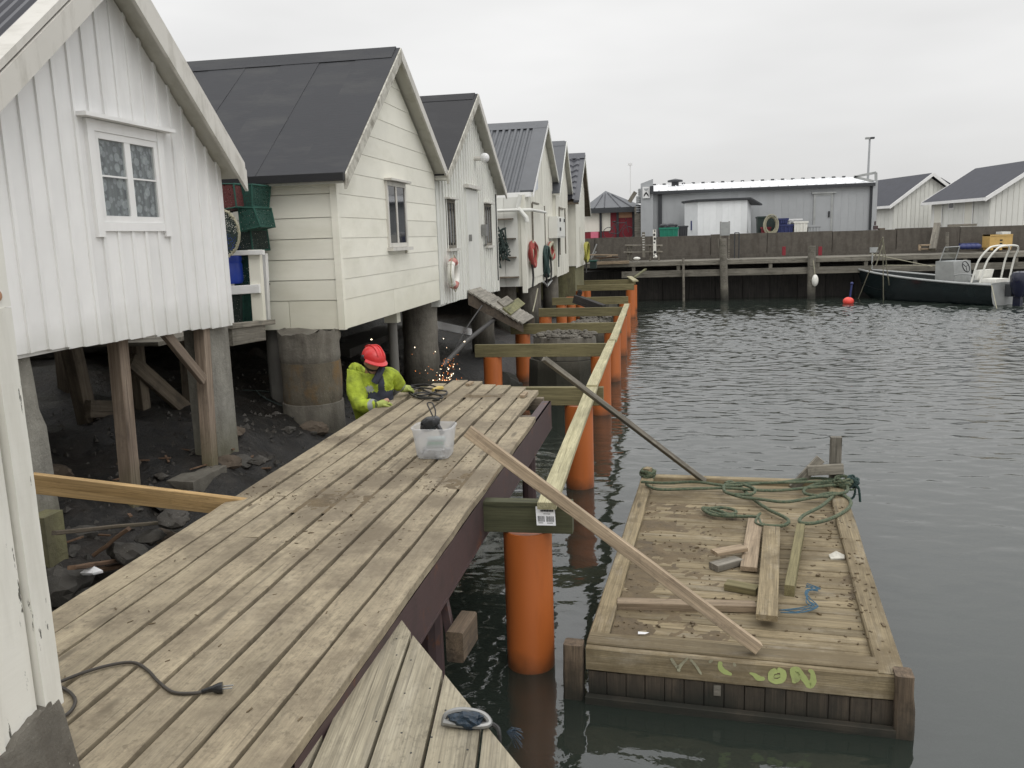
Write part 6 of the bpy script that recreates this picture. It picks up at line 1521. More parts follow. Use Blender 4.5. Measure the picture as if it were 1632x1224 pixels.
# ------------------------------------------------------------------ things hanging on the boathouses
def lifebuoy(c, R_, r, label, mats, nrm=(1, 0, 0)):
    o = thing('lifebuoy', label, 'lifebuoy', c, 'lifebuoys and rope coils on the boathouse fronts')
    for k in range(4):
        pts = [c + Vector((0, R_ * math.cos(a), R_ * math.sin(a))) for a in [math.pi / 2 * k + math.pi / 4 + math.pi / 2 * i / 9 for i in range(10)]]
        G().tube(pts, r, 10).make('segment', mats[k % 2], o, smooth=True)
    for k in range(4):
        a = math.pi / 2 * k + math.pi / 4; p = c + Vector((0, R_ * math.cos(a), R_ * math.sin(a))); t = Vector((0, -math.sin(a), math.cos(a)))
        G().tube([p - t * 0.03, p + t * 0.03], r * 1.08, 10).make('band', 'fender', o, smooth=True)
    G().tube(cr([c + Vector((0.02, (R_ + r * (1.05 if i % 2 else 1.6)) * math.cos(i * math.pi / 8), (R_ + r * (1.05 if i % 2 else 1.6)) * math.sin(i * math.pi / 8))) for i in range(16)], 4, True), 0.008, 5, closed=True).make('grab_line', 'ropepale', o)
    return o
q = Xp(723, 436, X3 + 0.14)
lifebuoy(q, 0.2, 0.058, 'faded pink and white lifebuoy on the narrow boarded boathouse', ('buoyfade', 'fender'))
G().tube([q + Vector((0, 0.0, 0.2)), q + Vector((-0.1, 0, 0.24))], 0.012, 6).make('hook', 'steel', WOBJ) if False else None
def coil(px0, px1, y0, y1, x, n, mt, label, r=0.02, tail=0.0):
    o = thing('rope_coil', label, 'rope', Xp((px0 + px1) / 2, y1, x), 'lifebuoys and rope coils on the boathouse fronts')
    A, B, C_, D = Xp(px0, y0, x), Xp(px1, y0, x), Xp(px1, y1, x), Xp(px0, y1, x)
    for i in range(n):
        j = lambda s=0.1: rnd.uniform(-s, s)
        c = (A + B + C_ + D) / 4; hw, hh = abs(B.y - A.y) / 2, abs(A.z - D.z) / 2
        k = rnd.uniform(0.72, 1.05)
        pts = [c + Vector((0.04 + j(0.05), hw * k * math.cos(t), hh * (0.97 + j(0.04)) * math.sin(t))) for t in [math.pi / 4 * m_ for m_ in range(8)]]
        G().tube(cr(pts, 4, True), r, 6, closed=True).make('loop', mt if not isinstance(mt, tuple) else mt[i % len(mt)], o, smooth=True)
    if tail: G().tube(cr([D + Vector((0.05, 0.2, 0.1)), D + Vector((0.05, 0.35, -tail * 0.5)), D + Vector((0.05, 0.2, -tail))], 5), r * 0.8, 5).make('tail', 'rubber', o)
    return o
coil(843, 852, 385, 426, X4 + 0.06, 7, ('ropered', 'ropered', 'ropepale'), 'red and pale rope coil hung left on the ribbed roof boathouse front', 0.035, 0.5)
coil(866, 872, 392, 442, X4 + 0.06, 6, 'ropedark', 'long dark green rope hank hung beside the second red coil', 0.04, 0.3)
coil(873, 880, 386, 414, X4 + 0.1, 6, ('ropered', 'ropepale'), 'smaller red and white rope coil under the grey cabinet', 0.035, 0.6)
coil(931, 936, 386, 418, -2.7, 5, 'ropeyel', 'yellow rope hank on the corner of the last boathouse', 0.03, 0.4)
a, b = Xp(875, 345, X4 + 0.05), Xp(889, 379, X4 + 0.05)
cb = thing('electric_cabinet', 'grey electric cabinet on the ribbed roof boathouse front', 'cabinet', (X4, (a.y + b.y) / 2, b.z))
G().box((X4 + 0.03, a.y, b.z), (X4 + 0.28, b.y, a.z)).make('case', 'greywhite', cb)
G().box((X4 + 0.281, a.y + 0.1, b.z + 0.04), (X4 + 0.3, b.y - 0.1, a.z - 0.04)).make('cabinet_door', 'greywhite', cb)
for yy, zz in ((a.y + 0.5, a.z - 0.15), (a.y + 0.5, a.z - 0.42), (b.y - 0.45, a.z - 0.15)): G().box((X4 + 0.3, yy, zz), (X4 + 0.32, yy + 0.25, zz + 0.1)).make('switch', 'blackplastic', cb)
G().tube([(X4 + 0.12, b.y - 0.6, b.z), (X4 + 0.1, b.y - 0.6, b.z - 0.9)], 0.05, 8).make('conduit', 'rubber', cb)
q = Xp(800, 400, -3.9)
o = thing('hanging_net', 'tangle of dark net and floats hanging beside the ribbed roof boathouse', 'net', q)
g = G()
for i in range(26):
    p = Vector((-3.75 + rnd.uniform(-.14, .14), 20.3, 1.35 + rnd.uniform(-.3, .35))); g.tube(cr([p + Vector((rnd.uniform(-.15, .15), rnd.uniform(-.06, .06), rnd.uniform(-.25, .25))) for _ in range(4)], 4), 0.018, 5)
g.make('tangle', 'netb', o)
G().box((-4.1, 20.2, 0.5), (-3.95, 20.32, 2.25)).make('wooden_post', 'loose', label='pale upright stick leaning beside the ribbed roof boathouse', cat='stick')

# ------------------------------------------------------------------ the far dock and quay wall
dk = thing('far_dock', 'long timber dock along the far quay wall', 'dock', (8, 36.5, -1.3))
ZD = 0.40
plank('deck_edge', (-3.0, 36.05, ZD - 0.09), (26, 36.05, ZD - 0.09), 0.12, 0.18, 'dock', dk, segs=30, jit=0.004)
for i in range(9): plank('deck_plank', (-3.0, 36.25 + 0.24 * i, ZD - 0.025), (26, 36.25 + 0.24 * i, ZD - 0.025), 0.23, 0.05, 'dock', dk)
plank('lower_beam', (-1.5, 36.0, -0.11), (26, 36.0, -0.11), 0.1, 0.27, 'dock', dk, segs=30, jit=0.004)
for i in range(15): 
    x = -1 + 1.85 * i
    plank('bracket', (x, 36.08, -0.2), (x, 36.08, ZD - 0.18), 0.14, 0.1, 'dock', dk, up=(0, 1, 0))
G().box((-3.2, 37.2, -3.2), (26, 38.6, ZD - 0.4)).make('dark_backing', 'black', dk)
for i in range(26):
    x = -2.6 + 1.12 * i
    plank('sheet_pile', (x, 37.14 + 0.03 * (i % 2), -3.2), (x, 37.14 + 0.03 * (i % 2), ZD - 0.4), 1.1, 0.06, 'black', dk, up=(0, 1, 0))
WT = 1.43
wl = thing('quay_wall', 'stained brown grey concrete quay wall behind the far dock', 'wall', (10, 38.6, ZD))
x = -6.0; 
for i, w_ in enumerate((3.2, 2.6, 2.5, 2.4, 2.7, 2.6, 2.5, 2.8, 2.4, 2.6, 2.5, 2.7, 2.8, 3)):
    dz = 0.02 * math.sin(i * 2.3); G().box((x + 0.012, 38.5 + 0.012 * (i % 2), ZD - 0.5), (x + w_ - 0.012, 38.85, WT + dz)).make('wall_panel', 'wall', wl); x += w_
G().box((-6, 38.38, ZD - 0.3), (30, 38.498, ZD + 0.16)).make('plinth', 'wall', wl)
for (a, b, lean, lb, top) in ((1152, 380, 0.16, 'dock pile with a split top standing left in front of the quay wall', None), (1294, 392, 0.05, 'dock pile with a white fender standing right in front of the quay wall', None)):
    p = Yp(a, b, 35.85); o = thing('dock_pile', lb, 'pile', (p.x, 35.85, -1.5), 'timber piles of the far dock')
    G().tube([(p.x + lean * 1.1, 35.85, -3), (p.x, 35.85, p.z)], [0.17, 0.15], 14).make('trunk', 'dock', o, smooth=True)
    if a == 1152: plank('split_stake', Yp(1151, 395, 35.8) + Vector((-0.12, 0, 0)), Yp(1150, 380, 35.8) + Vector((-0.14, 0, 0)), 0.05, 0.05, 'dock', o)
p0, p1 = Yp(1089, 412, 35.8), Yp(1090, 466, 35.8)
G().tube([p0, (p1.x, 35.8, -1.6)], 0.05, 8).make('dock_pole', 'grey', label='thin pale pole standing in front of the far dock', cat='pole', smooth=True)
q = Yp(1299, 447, 35.6)
o = thing('fender', 'white oblong fender hanging on the right dock pile', 'fender', q)
G().ball(q, 0.13, 12, 10, (1, 1, 1.85)).make('body', 'fender', o, smooth=True); G().tube([q + Vector((0, 0, 0.2)), q + Vector((-0.08, 0.1, 0.8))], 0.015, 5).make('line', 'ropepale', o)
# clutter on the dock
def cbox(x0, x1, y0, y1, Y, dep, nm, mt, label, cat, parts=None):
    a, b = Yp(x0, y0, Y), Yp(x1, y1, Y)
    o = thing(nm, label, cat, ((a.x + b.x) / 2, Y + dep / 2, b.z))
    G().box((a.x, Y, b.z), (b.x, Y + dep, a.z)).make('body', mt, o)
    return o, a, b
sg = thing('panel_stand', 'grey notice panel on two thin posts in front of the quay wall', 'sign', Yp(1155, 400, 37))
a, b = Yp(1148, 354, 37), Yp(1163, 375, 37); G().box((a.x, 37, b.z), (b.x, 37.04, a.z)).make('panel', 'alu', sg)
for s_ in (a.x + 0.02, b.x - 0.02): G().box((s_ - 0.03, 37.04, ZD), (s_ + 0.03, 37.1, a.z + 0.02)).make('post', 'grey', sg)
o = thing('ladder_frame', 'small dark hoop of a ladder above the quay wall', 'ladder', Yp(1173, 375, 37.8))
for s_ in (1171, 1178): p = Yp(s_, 371, 37.8); G().tube([(p.x, 37.8, ZD), (p.x, 37.8, p.z)], 0.025, 6).make('rail', 'greydark', o)
p, q = Yp(1171, 371, 37.8), Yp(1178, 371, 37.8); G().tube([p, q], 0.025, 6).make('rung', 'greydark', o)
tb = thing('timber_rack', 'low grey timber frame with two shelves on the far dock', 'frame', Yp(1035, 415, 36.9))
for a, b, c_, d_ in ((996, 391, 1056, 391), (994, 402, 1056, 401)): plank('shelf_board', Yp(a, b, 36.9), Yp(c_, d_, 36.9), 0.3, 0.05, 'grey', tb)
for a in (1001, 1006, 1036, 1050): plank('post', Yp(a, 416, 36.9), Yp(a, 391, 36.9), 0.09, 0.09, 'grey', tb, up=(0, 1, 0))
for (a, b0_, b1_, mt, lb) in ((1026, 370, 410, 'grey', 'grey marked stake standing left at the timber frame'), (1043.5, 366, 411, 'corner', 'white stake with black blotches standing at the timber frame')):
    o = thing('stake', lb, 'stake', Yp(a, b1_, 36.6), 'marked stakes on the far dock')
    A, B = Yp(a, b1_, 36.6), Yp(a - 0.5, b0_, 36.6)
    plank('board', A, B, 0.13, 0.04, mt, o, up=(0, 1, 0))
    if mt == 'corner':
        for k, (u, w_) in enumerate(((0.95, 0.05), (0.82, 0.07), (0.68, 0.07), (0.55, 0.05), (0.2, 0.08), (0.08, 0.06))):
            p = A.lerp(B, u); G().ball(p + Vector((0.01 * (-1) ** k, -0.024, 0)), w_ * 0.7, 8, 5, (1, 0.1, 1.1)).make('black_mark', 'ink', o)
    else:
        for k in range(7): p = A.lerp(B, 0.3 + 0.1 * k); G().box((p.x - 0.045, 36.575, p.z - 0.01), (p.x + 0.045, 36.58, p.z + 0.012)).make('tick_mark', 'white', o)
q = Yp(1015, 412, 36.5); G().ball(q, 0.1, 12, 8, (1.5, 1, 0.7)).make('white_float', 'fender', label='white float lying at the edge of the far dock', cat='float', smooth=True)
q = Yp(1045, 409, 36.6); G().ball(q, 0.07, 10, 8).make('white_float', 'fender', label='small white ball at the foot of the blotched stake', cat='float', smooth=True)
for i, (a, b, c_, d_, mt, lb) in enumerate(((938, 406, 985, 406.5, 'loose', 'long pale plank on top of the timber heap by the last boathouse'), (950, 411, 986, 410, 'bark', 'brown board in the timber heap by the last boathouse'), (955, 413, 975, 408, 'loose', 'slanting board in the timber heap by the last boathouse'), (958, 415, 985, 412, 'grey', 'grey board at the bottom of the timber heap'), (942, 412, 951, 389, 'alu', 'pale lath leaning against the quay wall'), (944, 410, 950, 401, 'alu', 'short pale lath crossing the leaning one'))):
    plank('heap_board', Yp(a, b, 36.6 + 0.1 * i), Yp(c_, d_, 36.6 + 0.1 * i), 0.1, 0.05, mt, label=lb, cat='board')
plank('new_deck_edge', Yp(951, 419.5, 35.9), Yp(1003, 417.5, 35.9), 0.1, 0.13, 'loose', label='new pale edge board on the left end of the far dock', cat='board')
o, a, b = cbox(940, 950, 417, 428, 35.0, 0.5, 'green_bin', 'netb', 'dark green box beside the last boathouse', 'box')
G().box((a.x - 0.03, 34.97, a.z), (b.x + 0.03, 35.53, a.z + 0.05)).make('lid', 'nety', o)
o, a, b = cbox(1578, 1613, 374, 394, 37.2, 0.8, 'yellow_crate', 'crate', 'yellow plastic crate standing on the far dock by the wall', 'crate')
for s_ in (0.06, 0.45, 0.84): G().box((lerp(a.x, b.x, s_), 37.2, b.z - 0.1), (lerp(a.x, b.x, s_) + 0.1, 38.0, b.z)).make('foot', 'crate', o)
G().box((a.x, 37.18, a.z - 0.06), (b.x, 38.02, a.z)).make('rim', 'crate', o)
for s_ in (0.5,): 
    for zz in (0.25, 0.5): G().box((lerp(a.x, b.x, s_) - 0.05, 37.185, lerp(b.z, a.z, zz)), (lerp(a.x, b.x, s_) + 0.05, 37.2, lerp(b.z, a.z, zz) + 0.06)).make('drain_hole', 'blackplastic', o)
G().box((lerp(a.x, b.x, 0.55), 37.3, a.z), (b.x - 0.05, 37.9, a.z + 0.1)).make('foam_box', 'fender', label='pale foam box lying on the yellow crate', cat='box')
o = thing('bench', 'pale wooden bench against the quay wall', 'bench', Yp(1508, 400, 37.6))
for a, b, c_, d_ in ((1465, 391, 1482, 390.5), (1465, 397, 1482, 396.5)): plank('slat', Yp(a, b, 37.5), Yp(c_, d_, 37.5), 0.2, 0.06, 'loose', o)
for a in (1465.5, 1481.5): plank('leg', Yp(a, 399, 37.5), Yp(a, 390, 37.5), 0.06, 0.2, 'loose', o, up=(0, 1, 0))
plank('leaning_beam', Yp(1486, 398, 37.3), Yp(1494, 357, 38.2), 0.26, 0.16, 'grey', label='thick grey beam leaning against the quay wall', cat='beam')
G().tube([Yp(1509, 400, 36.6), Yp(1510, 370, 36.6)], 0.06, 8).make('thin_post', 'grey', label='thin grey post on the far dock behind the boat', cat='post')
for (a, b) in ((1377, 1378), ): pass
for k, (a0_, a1_, lb) in enumerate(((1247, 1252, 'left red post of the gangway by the dock piles'), (1305, 1310, 'right red post of the gangway by the dock piles'))):
    a, b = Yp(a0_, 393, 37.6), Yp(a1_, 407, 37.6); G().box((a.x, 37.6, b.z), (b.x, 37.7, a.z)).make('red_post', 'red', label=lb, cat='post')
o, a, b = cbox(1535, 1560, 388, 396, 37.0, 0.5, 'blue_tarp', 'darkblue', 'low dark blue bundle lying on the far dock', 'bundle')
for i in range(4): G().ball((lerp(a.x, b.x, i / 3.3), 37.0, b.z + 0.08), 0.14, 8, 6, (1.2, 1, 0.8)).make('fold', 'darkblue', o, smooth=True)
# ------------------------------------------------------------------ behind the wall: red kiosk
ki = thing('red_kiosk', 'small red and white kiosk with a hipped grey roof', 'kiosk', (-2.3, 47, 1.3))
k0, k1 = Yp(931, 378, 47).x, Yp(1012, 378, 47).x; kz = Yp(965, 333, 47).z
G().box((k0, 47, 1.2), (k1, 51, kz)).make('wall', 'red', ki)
for (a, b, c_, d_, mt, nm) in ((928, 955.5, 334, 369, 'creamwhite', 'white_panel'), (959, 973, 334, 368, 'creamwhite', 'white_panel'), (985.5, 1007, 330, 346.5, 'osb', 'board_patch')):
    p, q = Yp(a, c_, 46.96), Yp(b, d_, 46.96); G().box((p.x, 46.96, q.z), (q.x, 46.998, p.z)).make(nm, mt, ki)
for a in (957.3, 984.3, 1009.5): p = Yp(a, 350, 46.9); G().box((p.x - 0.06, 46.9, 1.2), (p.x + 0.06, 46.955, kz)).make('post', 'greydark', ki)
zr = Yp(965, 307, 49).z; xa = Yp(965, 307, 49).x
e0, e1 = Yp(928, 331, 46.6), Yp(1026, 328, 46.6)
G().add([(e0.x, 46.6, kz + 0.05), (e1.x, 46.6, kz + 0.05), (e1.x, 51.4, kz + 0.05), (e0.x, 51.4, kz + 0.05), (xa, 49, zr + 0.1)], [(0, 1, 4), (1, 2, 4), (2, 3, 4), (3, 0, 4), (3, 2, 1, 0)]).make('roof', 'metroof', ki)
for u in (0.2, 0.36, 0.62, 0.8): 
    A = Vector((lerp(e0.x, e1.x, u), 46.6, kz + 0.06)); B = Vector((xa, 49, zr + 0.12)); G().tube([A, A.lerp(B, 0.9 - 0.5 * abs(u - 0.5))], 0.03, 4).make('roof_seam', 'metroof0', ki)
G().box((e0.x, 46.58, kz - 0.22), (e1.x, 46.62, kz + 0.05)).make('eave_board', 'greydark', ki)
# a bicycle parked at the kiosk
bk = thing('bicycle', 'bicycle parked in front of the red kiosk', 'bicycle', Yp(992, 378, 46.3))
q = Yp(986, 374, 46.3); 
for dx in (-0.52, 0.52):
    c = Vector((q.x + dx, 46.3, 1.42 + 0.24)); G().tube([c + Vector((0.3 * math.cos(t * math.pi / 10), 0, 0.3 * math.sin(t * math.pi / 10))) for t in range(20)], 0.02, 6, closed=True).make('wheel', 'greydark', bk)
c = Vector((q.x, 46.3, 1.66)); g = G()
for A, B in (((-0.52, 0), (-0.2, 0.5)), ((-0.2, 0.5), (0.4, 0.52)), ((0.4, 0.52), (0.0, -0.05)), ((0, -0.05), (-0.2, 0.5)), ((-0.52, 0), (0, -0.05)), ((0.4, 0.6), (0.52, 0))): g.tube([c + Vector((A[0], 0, A[1])), c + Vector((B[0], 0, B[1]))], 0.022, 6)
g.make('frame', 'greydark', bk); G().ball(c + Vector((-0.22, 0, 0.58)), 0.09, 8, 5, (1.4, 1, 0.5)).make('saddle', 'blackplastic', bk); G().tube([c + Vector((0.38, -0.25, 0.72)), c + Vector((0.4, 0, 0.68)), c + Vector((0.38, 0.25, 0.72))], 0.02, 6).make('handlebar', 'greydark', bk)
G().box((c.x - 1.5, 46.25, 1.42), (c.x - 1.1, 46.6, 1.75)).make('pink_bag', 'pink', label='small pink bag left of the bicycle', cat='bag')
# ------------------------------------------------------------------ grey workshop
gb = thing('grey_workshop', 'long grey workshop with a low white metal roof', 'workshop', (5, 46, 1.3))
gx0, gx1 = Yp(1040, 340, 46).x, Yp(1388, 340, 46).x; ez0, ez1 = Yp(1040, 306, 46).z, Yp(1388, 291, 46).z
ez = (ez0 + ez1) / 2
G().prism([(gx0, 46.02, 1.1), (gx1, 46.02, 1.1), (gx1, 46.02, ez), (gx0, 46.02, ez)], (0, 6, 0)).make('wall', 'greyclad', gb)
n = 30
for i in range(n):
    a, b = lerp(gx0, gx1, i / n), lerp(gx0, gx1, (i + 1) / n); G().box((a + 0.002, 46.0, 1.2), (b - 0.002, 46.018, ez - 0.02)).make('wall_sheet', 'greyclad', gb)
rz = Yp(1200, 290, 50.5).z
for i in range(24):
    a, b = lerp(gx0 - 0.1, gx1 + 0.1, i / 24), lerp(gx0 - 0.1, gx1 + 0.1, (i + 1) / 24)
    g = G(); g.prism([(a, 45.75, ez - 0.02), (b - 0.05, 45.75, ez - 0.02), (b - 0.05, 50.5, rz), (a, 50.5, rz)], (0, 0, 0.03)); g.prism([(b - 0.05, 45.75, ez - 0.02), (b, 45.75, ez - 0.02), (b, 50.5, rz), (b - 0.05, 50.5, rz)], (0, 0, 0.08)); g.make('roof_sheet', 'whiteroof', gb)
G().box((gx0 - 0.1, 45.72, ez - 0.16), (gx1 + 0.1, 45.76, ez - 0.0)).make('eave_trim', 'greydark', gb)
for i in range(40): a = lerp(gx0, gx1, i / 40); G().box((a, 50.45, rz + 0.05), (a + 0.18, 50.55, rz + 0.12)).make('ridge_cleat', 'greydark', gb) if i % 2 == 0 else None
for a in (1052, 1389): p = Yp(a, 340, 45.93); G().box((p.x - 0.1, 45.88, 1.2), (p.x + 0.1, 45.99, ez - 0.02)).make('downpipe', 'greydark', gb)
p = Yp(1393, 340, 45.9); G().box((p.x - 0.12, 45.8, 1.2), (p.x + 0.1, 46.3, ez + 0.1)).make('corner_trim', 'greyclad', gb)
A, B, C_ = Yp(1361, 282, 46), Yp(1396, 275, 46), Yp(1396, 290, 46)
for u, v in ((A, B), (B, C_), (C_, A)): plank('gable_frame', u, v, 0.12, 0.12, 'alu', gb)
dA, dB = Yp(1297, 309, 45.96), Yp(1326, 366, 45.96)
dd = G().box((dA.x + 0.1, 45.95, 1.3), (dB.x - 0.1, 45.998, dA.z - 0.1)).make('door', 'greyclad', gb)
g = G(); g.box((dA.x, 45.93, 1.3), (dA.x + 0.1, 45.997, dA.z)).box((dB.x - 0.1, 45.93, 1.3), (dB.x, 45.997, dA.z)).box((dA.x + 0.1, 45.93, dA.z - 0.1), (dB.x - 0.1, 45.997, dA.z)); g.box((dA.x - 0.1, 45.85, dA.z), (dB.x + 0.12, 45.997, dA.z + 0.07)); g.make('door_frame', 'alu', dd)
G().box((dB.x - 0.22, 45.9, 2.1), (dB.x - 0.14, 45.95, 2.4)).make('handle', 'blackplastic', dd)
p = Yp(1076, 289, 49.5); G().lathe((p.x, 49.5, rz - 0.2), [(0.2, 0), (0.2, 0.3), (0.42, 0.32), (0.42, 0.42), (0.05, 0.5)], 12).make('roof_vent', 'greydark', gb)
# tall end panel with the white chevron sign
ep = thing('sign_panel', 'tall grey end panel with a white sign showing a black chevron', 'sign', Yp(1031, 380, 45.5))
a, b = Yp(1021, 289, 45.6), Yp(1041, 380, 45.6)
G().prism([(a.x, 45.6, 1.2), (b.x, 45.6, 1.2), (b.x, 45.6, a.z + 0.1), (a.x, 45.6, a.z - 0.12)], (0, 0.3, 0)).make('panel', 'greyclad', ep)
s0, s1 = Yp(1024, 298, 45.5), Yp(1035.5, 315.5, 45.5)
sgn = G().box((s0.x, 45.5, s1.z), (s1.x, 45.56, s0.z)).make('sign_board', 'whiteplastic', ep)
for cz in (0.24, ):
    cx_ = (s0.x + s1.x) / 2; zz = lerp(s1.z, s0.z, cz); hw = (s1.x - s0.x) * 0.34
    for s_ in (-1, 1): G().prism([(cx_ + s_ * hw, 45.495, zz - 0.09), (cx_ + s_ * hw, 45.495, zz + 0.03), (cx_, 45.495, zz + 0.2), (cx_, 45.495, zz + 0.08)], (0, 0.004, 0)).make('chevron', 'ink', sgn)
G().prism([(cx_ - hw, 45.495, s0.z - 0.08), (cx_ + hw, 45.495, s0.z - 0.08), (cx_ + hw * 0.5, 45.495, s0.z - 0.2), (cx_ - hw * 0.5, 45.495, s0.z - 0.2)], (0, 0.004, 0)).make('faded_mark', 'greyclad', sgn)
G().box((s1.x + 0.02, 45.3, s0.z - 0.35), (s1.x + 0.2, 45.6, s0.z + 0.02)).make('side_box', 'greydark', ep)
for (a, b, c_, d_, lb, mt) in ((1017, 1023, 301, 312, 'ventilation unit stacked highest beside the sign panel', 'alu'), (1014, 1023, 313, 324, 'ventilation duct bend beside the kiosk roof', 'alu'), (1013, 1022, 327, 339, 'dark fan unit under the duct beside the kiosk', 'greydark')):
    p, q = Yp(a, c_, 46.2), Yp(b, d_, 46.2); o = thing('vent_unit', lb, 'vent', (p.x, 46.2, q.z), 'ventilation units by the kiosk')
    G().tube([(lerp(p.x, q.x, 0.5), 46.2, q.z), (lerp(p.x, q.x, 0.5), 46.2, p.z)], abs(q.x - p.x) / 2, 10).make('casing', mt, o, smooth=40)
    for zz in (0.2, 0.5, 0.8): G().lathe((lerp(p.x, q.x, 0.5), 46.2, lerp(q.z, p.z, zz)), [(abs(q.x - p.x) / 2 + 0.02, -0.02), (abs(q.x - p.x) / 2 + 0.02, 0.02)], 10).make('band', 'greyclad', o)
plank('roof_beam', Yp(1003, 322, 46.4), Yp(1013, 306, 46.4), 0.3, 0.2, 'grey', label='grey beam sloping up beside the kiosk roof', cat='beam')
a = Yp(1019, 360, 46.1); G().box((a.x - 0.25, 46.1, 1.2), (a.x + 0.2, 46.3, 3.0)).make('board_wall', 'grey', label='stained board wall between the kiosk and the sign panel', cat='board wall')
# white container with a felt lid roof
cn = thing('white_container', 'white container shed with an overhanging flat roof in front of the workshop', 'container', (3, 43.6, 1.3))
ca, cb_, cc_ = Yp(1091, 322, 44.8), Yp(1112, 320, 43.6), Yp(1191, 320, 43.6)
zt = (cb_.z + cc_.z) / 2
G().prism([(ca.x, 44.8, 1.2), (cb_.x, 43.6, 1.2), (cc_.x, 43.6, 1.2), (cc_.x + 0.35, 45.2, 1.2), (ca.x + 0.4, 45.4, 1.2)], (0, 0, zt - 1.2)).make('wall', 'shed', cn)
for i in range(8):
    a, b = lerp(cb_.x, cc_.x, i / 8), lerp(cb_.x, cc_.x, (i + 1) / 8); G().box((a + 0.0015, 43.57, 1.25), (b - 0.0015, 43.597, zt - 0.03)).make('wall_board', 'shed', cn)
G().prism([(ca.x - 0.15, 44.9, zt + 0.01), (cb_.x - 0.12, 43.4, zt + 0.03), (cc_.x + 0.15, 43.4, zt + 0.03), (cc_.x + 0.9, 45.2, zt - 0.25), (ca.x + 0.2, 45.5, zt - 0.1)], (0, 0, 0.08)).make('roof', 'greydark', cn)
p, q = Yp(1100.5, 352, 44.2), Yp(1102.5, 367, 44.2); G().box((p.x, 44.1, q.z), (q.x + 0.02, 44.16, p.z)).make('vent_slot', 'darkblue', cn)
# crates and hoses along the wall
tubs = [('fish_tub', 1051, 1081, 363, 375, 42.5, 'green', 'green fish tub behind the quay wall', 'tub'), ('grey_tub', 1082, 1096, 360, 375, 42.6, 'greydark', 'dark grey bin between the green tub and the white container', 'bin'), ('blue_crate', 1240, 1264, 358, 372, 42.6, 'darkblue', 'large dark blue crate right of the hose coil', 'crate'), ('blue_crate', 1242, 1256, 348, 357.5, 42.7, 'darkblue', 'smaller dark blue crate on top of the large one', 'crate'), ('white_crate', 1266, 1287, 353, 371, 42.5, 'fender', 'yellowed white lidded crate right of the blue crates', 'crate'), ('white_crate', 1258, 1278, 349, 354, 43.3, 'whiteplastic', 'white crate behind the yellowed lidded crate', 'crate'), ('grey_box', 1288, 1308, 359, 370, 42.6, 'greyclad', 'grey box by the workshop door', 'box'), ('red_tub', 1215, 1228, 362, 373, 42.5, 'red', 'red tub under the hose coil', 'tub'), ('green_crate', 1208, 1236, 345, 362, 43.0, 'netb', 'dark green net crate behind the hose coil', 'crate')]
for (nm, x0, x1, y0, y1, Y, mt, lb, cat) in tubs:
    a, b = Yp(x0, y0, Y), Yp(x1, y1, Y); o = thing(nm, lb, cat, ((a.x + b.x) / 2, Y, b.z))
    z0 = 1.25 if 'on top' not in lb else b.z
    cx_, hw = (a.x + b.x) / 2, (b.x - a.x) / 2; k = 0.92
    G().add([(cx_ - hw * k, Y + 0.04, z0), (cx_ + hw * k, Y + 0.04, z0), (cx_ + hw * k, Y + 0.76, z0), (cx_ - hw * k, Y + 0.76, z0), (cx_ - hw, Y, a.z), (cx_ + hw, Y, a.z), (cx_ + hw, Y + 0.8, a.z), (cx_ - hw, Y + 0.8, a.z)], [(3, 2, 1, 0), (4, 5, 6, 7), (0, 1, 5, 4), (1, 2, 6, 5), (2, 3, 7, 6), (3, 0, 4, 7)]).make('body', mt, o)
    G().box((cx_ - hw - 0.03, Y - 0.03, a.z - 0.08), (cx_ + hw + 0.03, Y + 0.83, a.z - 0.0)).make('rim', mt, o)
    for s_ in (-0.5, 0, 0.5): G().box((cx_ + hw * s_ - 0.03, Y - 0.01, z0 + 0.05), (cx_ + hw * s_ + 0.03, Y + 0.03, a.z - 0.09)).make('rib', mt, o)
o = thing('net_pile', 'grey netting heaped in the green fish tub', 'net', Yp(1066, 361, 42.8))
g = G()
for i in range(14): p = Yp(rnd.uniform(1056, 1078), rnd.uniform(359, 363), 42.9); g.ball(p, rnd.uniform(0.1, 0.2), 7, 5, (1.4, 1, 0.6))
g.make('heap', 'greydark', o)
hs_ = thing('hose_coil', 'pale hose coiled on the quay wall in front of the blue crates', 'hose', Yp(1229, 358, 42.0))
for i in range(8):
    c = Yp(1229 + rnd.uniform(-1.5, 1.5), 359 + rnd.uniform(-1, 1), 42.0 + 0.05 * i); r_ = rnd.uniform(0.28, 0.42)
    G().tube([c + Vector((r_ * 0.8 * math.cos(t * math.pi / 10), 0.02 * math.sin(t), r_ * 1.15 * math.sin(t * math.pi / 10))) for t in range(20)], 0.03, 6, closed=True).make('loop', 'ropepale', hs_, smooth=True)
# lamp post, mast
lp = thing('lamp_post', 'tall thin lamp post behind the workshop', 'lamp post', (Yp(1385, 290, 60).x, 60, 1.3))
p = Yp(1386.3, 221, 60); G().tube([(p.x - 0.05, 60, 1.2), (p.x, 60, p.z)], [0.1, 0.06], 8).make('pole', 'greyclad', lp)
for s_ in (-1, 1): 
    q = G().box((p.x + (0.03 if s_ > 0 else -0.27), 59.85, p.z - 0.02), (p.x + (0.27 if s_ > 0 else -0.03), 60.15, p.z + 0.09)).make('lamp_head', 'greydark' if s_ > 0 else 'alu', lp)
p = Yp(1004.5, 262, 90); o = thing('mast', 'thin pale mast far behind the kiosk', 'mast', (p.x, 90, 1.3))
G().tube([(p.x, 90, 1.2), (p.x, 90, p.z)], [0.1, 0.05], 6).make('pole', 'whiteplastic', o); G().box((p.x - 0.25, 89.9, p.z - 0.1), (p.x + 0.2, 90.1, p.z + 0.12)).make('head', 'whiteplastic', o)
